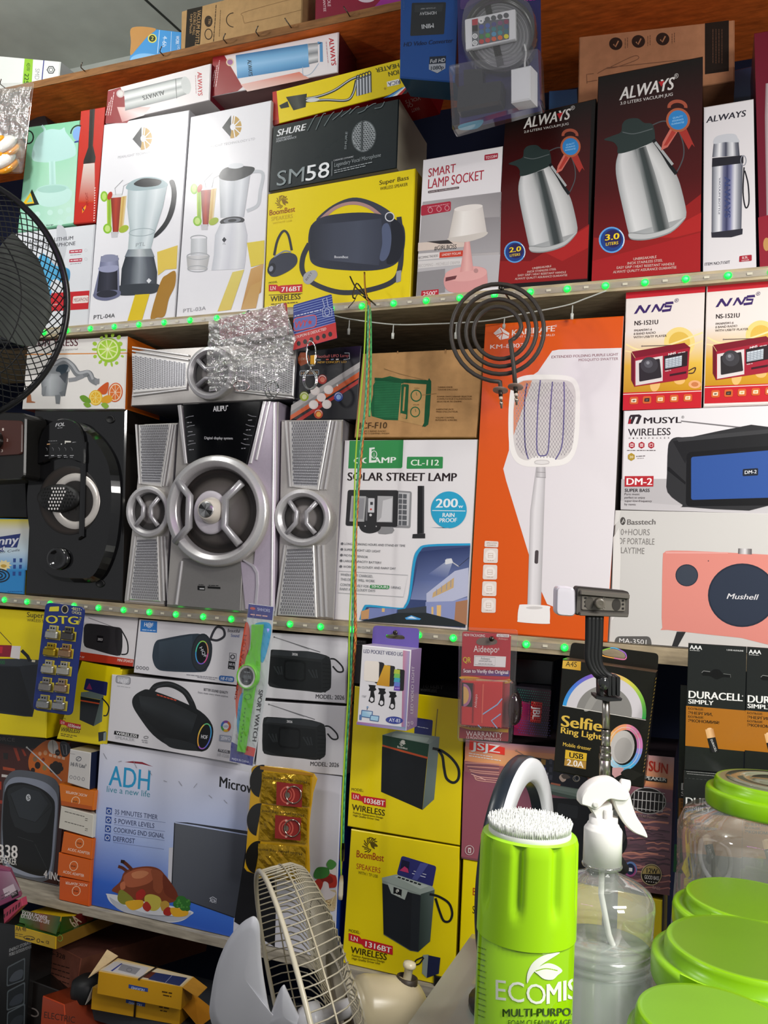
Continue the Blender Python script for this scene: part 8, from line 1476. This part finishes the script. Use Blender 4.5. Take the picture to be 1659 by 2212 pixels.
fl = MB(fin='card'); fl.hexa([T[1]+V((0, 0, 0)), T[2], T[2]+(T[2]-T[3]).normalized()*.03+V((0, 0, -.012)), T[1]+(T[1]-T[0]).normalized()*.03+V((0, 0, -.012))], [p+V((0, 0, -.001)) for p in (T[1], T[2], T[2]+(T[2]-T[3]).normalized()*.03+V((0, 0, -.012)), T[1]+(T[1]-T[0]).normalized()*.03+V((0, 0, -.012)))], 'c08a30', 'kraft'); fl.build('end_flap', top_box)
fl = MB(fin='card'); L_ = (T[0]-T[1]).normalized(); q = [T[3]+V((0, 0, .004)), T[0]+V((0, 0, .001)), T[0]+L_*.02+V((0, 0, -.014)), T[3]+L_*.024+V((0, 0, .012))]; fl.hexa(q, [p+V((0, 0, -.001)) for p in q], 'cdb48a', 'kraft'); fl.build('end_flap', top_box)
T2, B2 = tied(zb+.0006, zb+.0396, [690, 872, 1350, 988, 1450, 905, 850, 775], '')
bx = MB(fin='card'); bx.hexa([T2[0], T2[1], B2[1], B2[0]], [T2[3], T2[2], B2[2], B2[3]], [Y_, 'b8821a', 'b8821a', 'c8941c', 'c8a050', 'a87818'], 'card', .0008)
m2 = MB(Plane(three=(T2[0], T2[1], B2[0])), 'Z', 'card'); m2.f('2f4a94', 942, 962, 1085, 990, 1082, 1018, 940, 988); m2.t('HUAWEI', 1060, 998, 965, 978, 18, 'c8d0e8', 2); m2.gk('4a3410', 1188, 1018, 1262, 1032, 16); m2.gk('4a3410', 1196, 1045, 1258, 1056, 14)
n = len(bx.v); bx.v += m2.v; bx.c += m2.c; bx.m += m2.m; bx.sm += m2.sm; bx.F += [tuple(i+n for i in f) for f in m2.F]
low_box = bx.build('parcel_box', None, 'yellow box with a white end flap, lower of the tied pair', 'box')
fl = MB(fin='card'); L_ = (T2[0]-T2[1]).normalized(); q = [T2[3], T2[0], B2[0]+L_*.012+V((0, 0, .006)), T2[3]+L_*.035+V((0, 0, -.008))]; fl.hexa(q, [p+V((0, 0, -.001)) for p in q], 'd0ccc4', 'card'); fl.build('end_flap', low_box)
fl = MB(fin='card'); q = [T2[2]+V((0, 0, -.004)), T2[1]+V((0, 0, -.004)), T2[1]-L_*.038+V((0, 0, -.036)), T2[2]-L_*.05+V((0, 0, -.030))]; fl.hexa(q, [p+V((0, 0, -.001)) for p in q], 'd08a28', 'card'); fl.build('end_flap', low_box)
b = MB(fin='satin')
for k in (0, .012):
    f_ = lambda P, Q, t: P+(Q-P)*t
    p = [f_(B2[0], B2[1], .50+k)+V((0, -.0015, 0)), f_(T2[0], T2[1], .50+k)+V((0, -.002, 0)), f_(T[0], T[1], .49+k)+V((0, -.0015, .001)), f_(T[3], T[2], .52+k)+V((0, 0, .0015))]; b.tube(p, .0009, '3a2a1c', 6)
tag(b.build('tie_cord'), 'thin dark cord wrapped twice round the two yellow boxes', 'cord')
b = MB(fin='matte'); o_ = zq(130+60, 2185, zb+.03)
b = MB(fin='satin'); b.lathe(V((T2[0].x-.035, T2[0].y+.03, zb+.0006)), V((0, 0, 1)), [(.028, 0), (.031, .012), (.029, .03), (.018, .038), (0, .04)], '101214', 26)
tag(b.build('cloth_pouch'), 'round black pouch between the orange box and the yellow tied boxes', 'pouch')
b = MB(fin='plastic'); p = [zq(480+x, 2212+y, zb+.001) for x, y in ((-120, 14), (-30, -6), (20, 10), (-70, 40))]
# ---- glass display counter: left edge runs away from the camera
ZC = 1.06; XC = -.305; YN, YF = -1.02, -.2
ct = empty('display_counter', (0, -.6, 0), 'glass display counter with an aluminium edge, under the green spray can and jars', 'display counter')
b = MB(fin='film'); b.block((XC, YN, ZC-.006), (.62, YF, ZC), 'b8c4b0', 'tape'); b.build('glass_top', ct)
b = MB(fin='metal'); b.block((XC-.004, YN, ZC-.03), (XC+.022, YF, ZC-.0065), 'a8a48c', 'satin', .001); b.build('edge_rail', ct)
b = MB(fin='metal'); b.block((XC+.022, YF-.022, ZC-.03), (.62, YF, ZC-.0065), 'a8a48c', 'satin', .001); b.build('edge_rail', ct)
b = MB(fin='film'); b.block((XC, YN, .62), (XC+.005, YF, ZC-.03), 'b0bcaa', 'tape'); b.build('glass_side', ct)
b = MB(fin='film'); b.block((XC+.006, YF-.005, .62), (.62, YF, ZC-.03), 'b0bcaa', 'tape'); b.build('glass_back', ct)
b = MB(fin='satin'); b.block((XC, YN, .0), (.62, YF, .60), '7a7a68', 'satin'); b.build('counter_base', ct)
b = MB(fin='film'); b.block((XC+.008, YN, .86), (.61, YF-.03, .866), 'a8b49c', 'tape'); b.build('glass_shelf', ct)
for px_, py_, sz, c_, lb, ct_ in ((1005, 2118, (.05, .02, .014), '14140f', 'black strip-shaped pack inside the glass counter', 'packet'), (1010, 2195, (.05, .06, .02), '5a9ac0', 'pale blue pack inside the glass counter, beside the spray can', 'packet')):
    p = zq(px_, py_, .89); b = MB(fin='card'); b.block((p.x-sz[0], p.y-sz[1], .8665), (p.x+sz[0], p.y+sz[1], .8665+sz[2]*2), c_, 'card', .002); tag(b.build('counter_packet'), lb, ct_)
# ---- lime spray can with its brush cap
p0 = atd(1144, 1800, .62); Rc = .0358; Zr = p0.z; ctr = V((p0.x, p0.y, ZC+.0006))
can = empty('spray_can', ctr, 'lime green spray can with a white bristle brush on its fluted cap', 'spray can')
zc = at(1144, 1998, p0.y-.0).z
hb = zc-ctr.z-.003; ht = Zr-ctr.z
b = MB(fin='gloss'); b.lathe(ctr, V((0, 0, 1)), [(0, 0, '6a9a10'), (Rc*.92, 0, '6a9a10'), (Rc*.985, .004, '86b80a'), (Rc*.985, hb, '86b80a'), (Rc*.9, hb+.002, '86b80a'), (0, hb+.002, '86b80a')], n=64)
b.S = Cyl(ctr, V((0, 0, 1)), Rc*.985); b.org('O'); b.L = .00035
b.t('ECO', 34, 1235, 330, 1268, 118, 'eef4e4', 0); b.t('MIS', 338, 1262, 512, 1226, 118, 'eef4e4', 2)
b.s_('eef4e4', 220, 1138, 222, 1080, 250, 1020, 300, 980, 360, 960, 414, 954, 370, 985, 315, 1020, 270, 1060, 240, 1100, n=4); b.s_('eef4e4', 262, 1062, 290, 1040, 340, 1018, 390, 1030, 428, 1062, 400, 1090, 370, 1116, 320, 1112, 285, 1085, n=4); b.l('8fbf10', 6, 270, 1065, 330, 1050, 400, 1062, sm=True)
b.t('MULTI-PURPOSE', 76, 1338, 540, 1330, 46, '2c4a10', 2); b.t('FOAM CLEANING AGENT', 108, 1392, 530, 1388, 34, '3a5a14', 0)
for i in range(13): b.gk('55801a', -70, 920+i*34, -26, 936+i*34, 9)
b.build('can_body', can)
b = MB(fin='plastic'); n_ = 120; vs_ = []; lev = 16
for k in range(lev+1):
    t = k/lev; z = hb-.002+(ht-hb+.002)*t
    for j in range(n_):
        a = 2*math.pi*j/n_; fl_ = max(0, math.cos(a*8))**3; w_ = max(0, min(1, (t-.28)/.12)); r_ = Rc*(1.0+.012*(1-t))-.0042*fl_*w_-(.0012 if k == lev else 0)
        vs_.append(ctr+V((r_*math.cos(a), r_*math.sin(a), z)))
fs = [(k*n_+j, k*n_+(j+1) % n_, (k+1)*n_+(j+1) % n_, (k+1)*n_+j) for k in range(lev) for j in range(n_)]
b.add(vs_, fs, '9cd40c', 'plastic', True); b.lathe(ctr+V((0, 0, ht)), V((0, 0, 1)), [(Rc*.965, -.0002), (Rc*.86, .0006), (0, .0006)], '9cd40c', 60); b.lathe(ctr+V((0, 0, hb-.002)), V((0, 0, 1)), [(Rc*1.012, 0), (Rc*.96, -.0005)], '86b80a', 60); b.build('cap', can)
b = MB(fin='plastic'); Rb = .0304; b.lathe(ctr+V((0, 0, ht+.0006)), V((0, 0, 1)), [(Rb, 0), (Rb, .003), (Rb*.965, .0035), (Rb*.955, .0078), (0, .008)], 'd0d4cc', 60); b.build('brush_base', can)
b = MB(fin='jar')
rr_ = random.Random(3); k = 0
for ring in range(17):
    rad = Rb*.97*(1-ring/17); cnt = max(1, int(2*math.pi*rad/.0016))
    for j in range(cnt):
        a = 2*math.pi*j/cnt+ring*.3; x, y = rad*math.cos(a), rad*math.sin(a); ln = .0070+rr_.uniform(-.0006, .0008); tip = V((x*(1.02+rr_.uniform(0, .03))+rr_.uniform(-.0006, .0006), y*(1.02+rr_.uniform(0, .03))+rr_.uniform(-.0006, .0006), ht+.0036+ln)); base = V((x, y, ht+.0034))
        b.tube([ctr+base, ctr+tip], [.00055, .0004], 'dde0da', 4, fin='plastic')
o = b.build('bristle', can); o['kind'] = 'stuff'
# ---- clear spray bottle with a white trigger
dB = .76; kO = K*dB/1800; pB = atd(1059+K*668, 1712+K*420, dB); bc = V((pB.x, pB.y, ZC+.0006)); H0 = pB.z-bc.z
bot = empty('spray_bottle', bc, 'clear spray bottle with a white trigger head and a straw, beside the green can', 'spray bottle')
zO = lambda y: H0-(y-420)*kO
prof = [(0, 0), (.044, 0), (.0468, .004), (.0468, zO(1000))]
for y in range(985, 790, -12): prof.append((.0455+.0010*math.sin((y-800)*.13), zO(y)))
prof += [(.0462, zO(780)), (.0466, zO(700)), (.0474, zO(650)), (.0468, zO(610)), (.0435, zO(570)), (.036, zO(535)), (.026, zO(505)), (.0165, zO(480)), (.0135, zO(462)), (.0128, zO(445)), (.0178, zO(438)), (.0182, zO(428)), (.0178, zO(420)), (.0125, zO(414)), (.0125, zO(300))]
b = MB(fin='jar'); b.lathe(bc, V((0, 0, 1)), prof, 'd6dcd4', 56, 'jar'); b.build('bottle_body', bot)
b = MB(fin='liquid'); b.lathe(bc, V((0, 0, 1)), [(0, .002), (.0435, .002), (.0452, .006), (.0452, zO(1000)), (.0445, zO(900)), (.0445, zO(885)), (0, zO(886))], 'c6d2ca', 48, 'liquid'); b.build('liquid', bot)
b = MB(fin='plastic'); s0 = bc+V((0, 0, zO(300))); b.tube([s0, bc+V((0, 0, zO(600))), bc+RGT*.008+V((0, 0, zO(830)))+FWD*.0, bc+RGT*.03+V((0, 0, zO(1180))), bc+RGT*.036+V((0, 0, .01))], .0026, 'e6e8e2', 10); b.build('dip_tube', bot)
b = MB(fin='plastic'); col_p = [(.0172, zO(418)), (.0172, zO(225)), (.0165, zO(215)), (.0150, zO(205)), (.0140, zO(190)), (.0128, zO(185)), (.0128, zO(150)), (0, zO(150))]
n_ = 72; vs_ = []
b.lathe(bc, V((0, 0, 1)), [(.0165, zO(418))]+col_p, 'eceae8', 60); b.build('collar', bot)
pl = Plane(three=(bc+V((0, 0, H0)), bc+V((0, 0, H0))+RGT, bc+V((0, 0, H0+.1))))
def tslab(pts, th, ch, name, c='eeece8', sm=5, chl=.004, r0=None):
    b = MB(pl, 'R', 'plastic'); P_ = crom(pairs(pts), True, sm)
    A = sum(P_[i-1][0]*P_[i][1]-P_[i][0]*P_[i-1][1] for i in range(len(P_)))
    if A < 0: P_ = P_[::-1]
    i1, i2 = inset(P_, ch*.35), inset(P_, ch); n = len(P_)
    L_ = [(i2, -th), (i1, -th+chl*.4), (P_, -th+chl), (P_, th-chl), (i1, th-chl*.4), (i2, th)]
    vs_ = [b.w(x, y, l) for p, l in L_ for x, y in p]
    fs = [(k*n+i, k*n+(i+1) % n, (k+1)*n+(i+1) % n, (k+1)*n+i) for k in range(5) for i in range(n)]
    b.add(vs_, fs, c, 'plastic', True)
    for p, l in (L_[0], L_[-1]): b.add([b.w(x, y, l) for x, y in p], [tuple(t) for t in tessellate_polygon([[V((x, y, 0)) for x, y in p]])], c, 'plastic', False)
    b.build(name, bot)
tslab([876, 505, 884, 450, 930, 390, 1000, 346, 1085, 331, 1150, 352, 1205, 400, 1240, 450, 1215, 490, 1150, 490, 1090, 482, 1050, 510, 1020, 540, 985, 556, 930, 535, 888, 522], .010, 12, 'trigger_head')
tslab([1150, 380, 1215, 395, 1250, 470, 1268, 540, 1300, 620, 1345, 690, 1372, 748, 1366, 768, 1335, 756, 1270, 728, 1210, 672, 1160, 590, 1125, 510, 1120, 440], .007, 10, 'trigger_lever')
tslab([925, 520, 985, 550, 1060, 530, 1112, 520, 1115, 620, 1118, 742, 1040, 748, 962, 742, 1000, 690, 990, 620, 955, 560], .0075, 8, 'pump_stem', 'e8e6e2', 3)
b = MB(pl, 'R', 'plastic'); b.tube([b.w(1185, 385, .0), b.w(1245, 402, .0)], [.0052, .0058], 'eeece8', 14); b.tube([b.w(1080, 560, .0075), b.w(1075, 740, .0075)], .0042, 'e4e2de', 12); b.build('nozzle', bot)
b = MB(pl, 'R', 'plastic'); b.lath(985, 512, 24, 24, [(1, .010, 'e4e2de'), (.9, .0115, 'f0eeea'), (.5, .0115, 'dcdad6'), (0, .0115, 'dcdad6')], n=18); b.build('pivot_pin', bot)
# ---- jars with lime lids
def jar(px_, py_, dist, rdisc, rring, rbody, label, tall=None, bail=True, disc='648c12', body=True):
    p = atd(px_, py_, dist); o_ = V((p.x, p.y, ZC+.0006)); h = p.z-o_.z
    j = empty('storage_jar', o_, label, 'jar', 'clear jars with lime lids')
    b = MB(fin='jar'); hs = h-.034
    b.lathe(o_, V((0, 0, 1)), [(0, 0), (rbody*.9, 0), (rbody, .008), (rbody, hs*.62), (rbody*.985, hs*.64), (rbody, hs*.66), (rbody, hs-.03), (rbody*.93, hs-.012), (rring*.92, hs), (rring*.92, hs+.012)], 'ccd0c4', 56, 'jar'); b.build('jar_body', j)
    b = MB(fin='plastic'); g1, g2 = '80b406', '74a806'
    b.lathe(o_+V((0, 0, h)), V((0, 0, 1)), [(rring*.9, -.034, g2), (rring*.985, -.034, g2), (rring, -.031, g2), (rring, -.016, g1), (rring*.985, -.0125, g1), (rring*.93, -.012, g1), (rdisc*1.04, -.0125, g2), (rdisc*1.035, -.003, g1), (rdisc*1.01, 0.0, g1), (rdisc, .0006, g1), (rdisc*.93, .0005, disc), (0, .0005, disc)], n=64); b.build('lid', j)
    if bail:
        e1 = RGT-V((0, 0, RGT.z)); e1.normalize(); e2 = V((0, 0, 1)).cross(e1); q = []
        for i in range(25):
            a = math.radians(-150+i*10); q.append(o_+V((0, 0, h-.010))+e1*(rring*1.06*math.cos(a))+e2*(rring*1.06*math.sin(a)))
        b = MB(fin='gloss'); n = len(q); vs_ = []
        for p_ in q:
            d = (p_-o_-V((0, 0, h-.010))).normalized(); vs_ += [p_+V((0, 0, .004)), p_+d*.002+V((0, 0, .004)), p_+d*.002-V((0, 0, .004)), p_-V((0, 0, .004))]
        b.add(vs_, [(4*i+k, 4*i+(k+1) % 4, 4*i+4+(k+1) % 4, 4*i+4+k) for i in range(n-1) for k in range(4)], '8ccc10', 'gloss'); b.build('bail_handle', j)
    return j, o_, h
j, o_, h = jar(1680, 1690, 1.05, .072, .085, .118, 'large clear jar with a lime lid and grey disc, in front of the battery cards', bail=False, disc='6c7058')
m = MB(fin='gloss'); m.lathe(o_+V((0, 0, h)), V((0, 0, 1)), [(.060, .0006), (.060, .0022), (.040, .0026), (.040, .0012), (.03, .0012), (.03, .0028), (0, .0028)], '7a7c66', 48); m.build('lid_disc', j)
jar(1623, 1943, .86, .063, .077, .070, 'clear jar whose flat lime lid is directly below the large jar', disc='648a12')
jar(1623, 2046, .69, .066, .079, .072, 'clear jar with a lime lid and bail handle, middle of the front row of lids', disc='5c840c')
jar(1540, 2200, .55, .0475, .0545, .050, 'clear jar with a bright lime lid nearest to the camera', bail=False, disc='6a9a14')
# ---- ring light and phone stick on the counter
dR = .99; cR = atd(1131, 1877, dR); axr = camdir(.9, 0, -.43); Ro = 236*dR/1800
e1 = (V((0, 0, 1))-axr*axr.z).normalized(); e2 = axr.cross(e1)
rl = empty('ring_light', V((cR.x, cR.y, ZC)), 'ring light with a white face and black back, turned sideways behind the green can', 'ring light')
b = MB(fin='plastic'); b.lathe(cR, axr, [(Ro*.76, -.015), (Ro*.98, -.017), (Ro, -.014), (Ro, -.001), (Ro*.985, .0005)], '1f2730', 72); b.lathe(cR, axr, [(Ro*.76, -.015), (Ro*.765, -.002)], '1f2730', 72); b.build('housing', rl)
b = MB(fin='plastic'); b.lathe(cR, axr, [(Ro*.765, -.002), (Ro*.77, .003), (Ro*.80, .006), (Ro*.95, .006), (Ro*.98, .004), (Ro*.985, 0)], 'eceef2', 72, 'plastic'); b.build('diffuser', rl)
b = MB(fin='plastic'); q0 = cR-e1*Ro; b.tube([V((q0.x, q0.y, q0.z)), V((q0.x, q0.y, ZC+.001))], .008, '17191c', 12); b.lathe(V((q0.x, q0.y, ZC+.0006)), V((0, 0, 1)), [(0, 0), (.06, 0), (.06, .006), (.01, .012)], '17191c', 28); b.build('stand', rl)
dS = 1.0; X_ = lambda px_, py_, l=0: atd(px_, py_, dS)-FWD*l
fx = X_(1305, 1980); st = empty('phone_stick', V((fx.x, fx.y, ZC)), 'silver phone stick with clamp and white fill light, before the selfie box', 'selfie stick')
plS = Plane(three=(X_(1300, 1400), X_(1400, 1400), X_(1300, 1300)))
b = MB(plS, 'L', 'metal')
def tubeL(pts, r, c, fin, n=14): 
    b = MB(plS, 'L', fin); b.tube([b.w(x, y, 0) for x, y in pairs(pts)], r, c, n, fin=fin); return b
for (x0, y0, x1, y1, r_) in ((691, 625, 692, 840, .0050), (692, 830, 688, 940, .0058), (688, 930, 686, 985, .0066), (686, 975, 684, 1130, .0074), (684, 1120, 690, 1330, .0080)):
    tubeL([x0, y0, x1, y1], r_*.92, 'b4aea6', 'metal').build('pole_section', st)
for x, y, r_ in ((691, 838, .0056), (688, 935, .0064), (686, 980, .0072)): b = MB(plS, 'L', 'metal'); b.lathe(b.w(x, y, 0), UPV, [(r_*.9, -.004), (r_, -.003), (r_, .003), (r_*.9, .004)], '948e86', 18); b.build('pole_collar', st)
b = MB(plS, 'R', 'satin'); b.slab(rquad([(1075, 540), (1165, 545), (1175, 900), (1085, 900)], 30), -.012, .006, '2a2b2a', 8, .004); b.L = .0066; b.e('4a4a48', 1132, 590, 24, 32); b.r('6a6a66', 1132, 590, 24, 32, 4); b.build('handle', st)
for a in ((1120, 880, 1240, 1060), (1140, 860, 1215, 800), (1100, 880, 1010, 1080)):
    b = MB(plS, 'R', 'satin'); b.tube([b.w(a[0], a[1], -.006), b.w(a[2], a[3], -.02)], .008, '1c1d1e', 10); b.build('tripod_leg', st)
b = MB(fin='satin'); q0 = plS.p(990+1130*.2954, 1580+900*.2954, -.006); b.tube([q0, V((q0.x, q0.y, ZC+.001))], .009, '1c1d1e', 12); b.build('tripod_leg', st)
# bent arm of three black ribs
for k in range(4):
    dx = -34+k*23; b = MB(plS, 'L', 'satin'); b.tube([b.w(x, y, .002) for x, y in crom([(620+dx, 140), (617+dx*.96, 280), (612+dx*.95, 380), (625+dx*.9, 440), (655+dx*.85, 480), (698+dx*.6, 500)], False, 5)], .0042, '141516', 8); b.build('arm_rib', st)
b = MB(plS, 'L', 'satin'); b.slab(crom(pairs([582, 140, 660, 140, 655, 290, 656, 380, 668, 430, 700, 468, 690, 520, 640, 520, 605, 480, 578, 420, 572, 330, 578, 240]), True, 3), -.006, 0, '26282a', 3, .001); b.build('arm_web', st)
for x in (655, 700, 725, 752): b = MB(plS, 'L', 'satin'); b.slab(rquad([(x-14, 492), (x+14, 494), (x+12, 612), (x-12, 610)], 12), -.008, .010, '17181a', 3, .002); b.build('hinge_lug', st)
b = MB(plS, 'L', 'gloss'); b.lath(662, 530, 32, 40, [(1, .009, '151617'), (1, .014, '1a1b1c'), (.85, .016, '222324'), (0, .016, '222324')], n=26); b.build('hinge_knob', st)
b = MB(plS, 'L', 'satin'); b.slab(pairs([616, 606, 775, 622, 768, 636, 690, 640, 618, 624]), -.012, .012, '17181a', 3, .002); b.build('hinge_plate', st)
b = MB(plS, 'I', 'satin'); b.slab(rquad([(512, 1152), (828, 1182), (825, 1335), (500, 1322)], 20), -.014, .004, '23211f', 8, .003, top='4a4641'); b.build('clamp_body', st)
b = MB(plS, 'I', 'satin'); b.slab(rquad([(530, 1170), (822, 1196), (820, 1224), (528, 1198)], 8), .004, .010, '5a554e', 4, .002); b.build('clamp_bar', st)
b = MB(plS, 'I', 'satin'); b.slab(rquad([(525, 1300), (815, 1312), (812, 1332), (522, 1322)], 8), .004, .010, '54504a', 4, .002); b.build('clamp_bar', st)
b = MB(plS, 'I', 'plastic'); b.slab(rquad([(540, 1205), (800, 1222), (798, 1300), (538, 1290)], 10), .004, .006, '6f6a62', 4, .001); b.L = .0064
for y in (1218, 1240, 1265): b.f('1e1c1a', 555, y-5, 568, y-5, 568, y+6, 555, y+6); b.f('1e1c1a', 778, y+10, 790, y+10, 790, y+21, 778, y+21)
b.e('4a4640', 585, 1248, 26, 38); b.e('35322e', 745, 1258, 26, 36); b.r('7e786f', 672, 1222, 8, 8, 3); b.r('7e786f', 672, 1278, 8, 8, 3); b.build('clamp_bed', st)
b = MB(plS, 'I', 'plastic'); b.lath(640, 1248, 30, 32, [(1, .006, '4a4640'), (1, .013, '575249'), (.85, .016, '6a645a'), (.5, .015, '5a554c'), (0, .0155, '5a554c')], n=26); b.build('clamp_screw', st)
b = MB(plS, 'I', 'plastic'); b.slab(rquad([(388, 1148), (500, 1156), (502, 1330), (384, 1322)], 34), -.010, .008, 'cfcad4', 8, .004, top='dcd8e0'); b.build('fill_light', st)
b = MB(plS, 'I', 'film'); b.slab(rquad([(392, 1150), (496, 1158), (498, 1326), (388, 1318)], 30), .0085, .011, 'e6e4ea', 8, .001, 'film'); b.build('lens_cover', st)
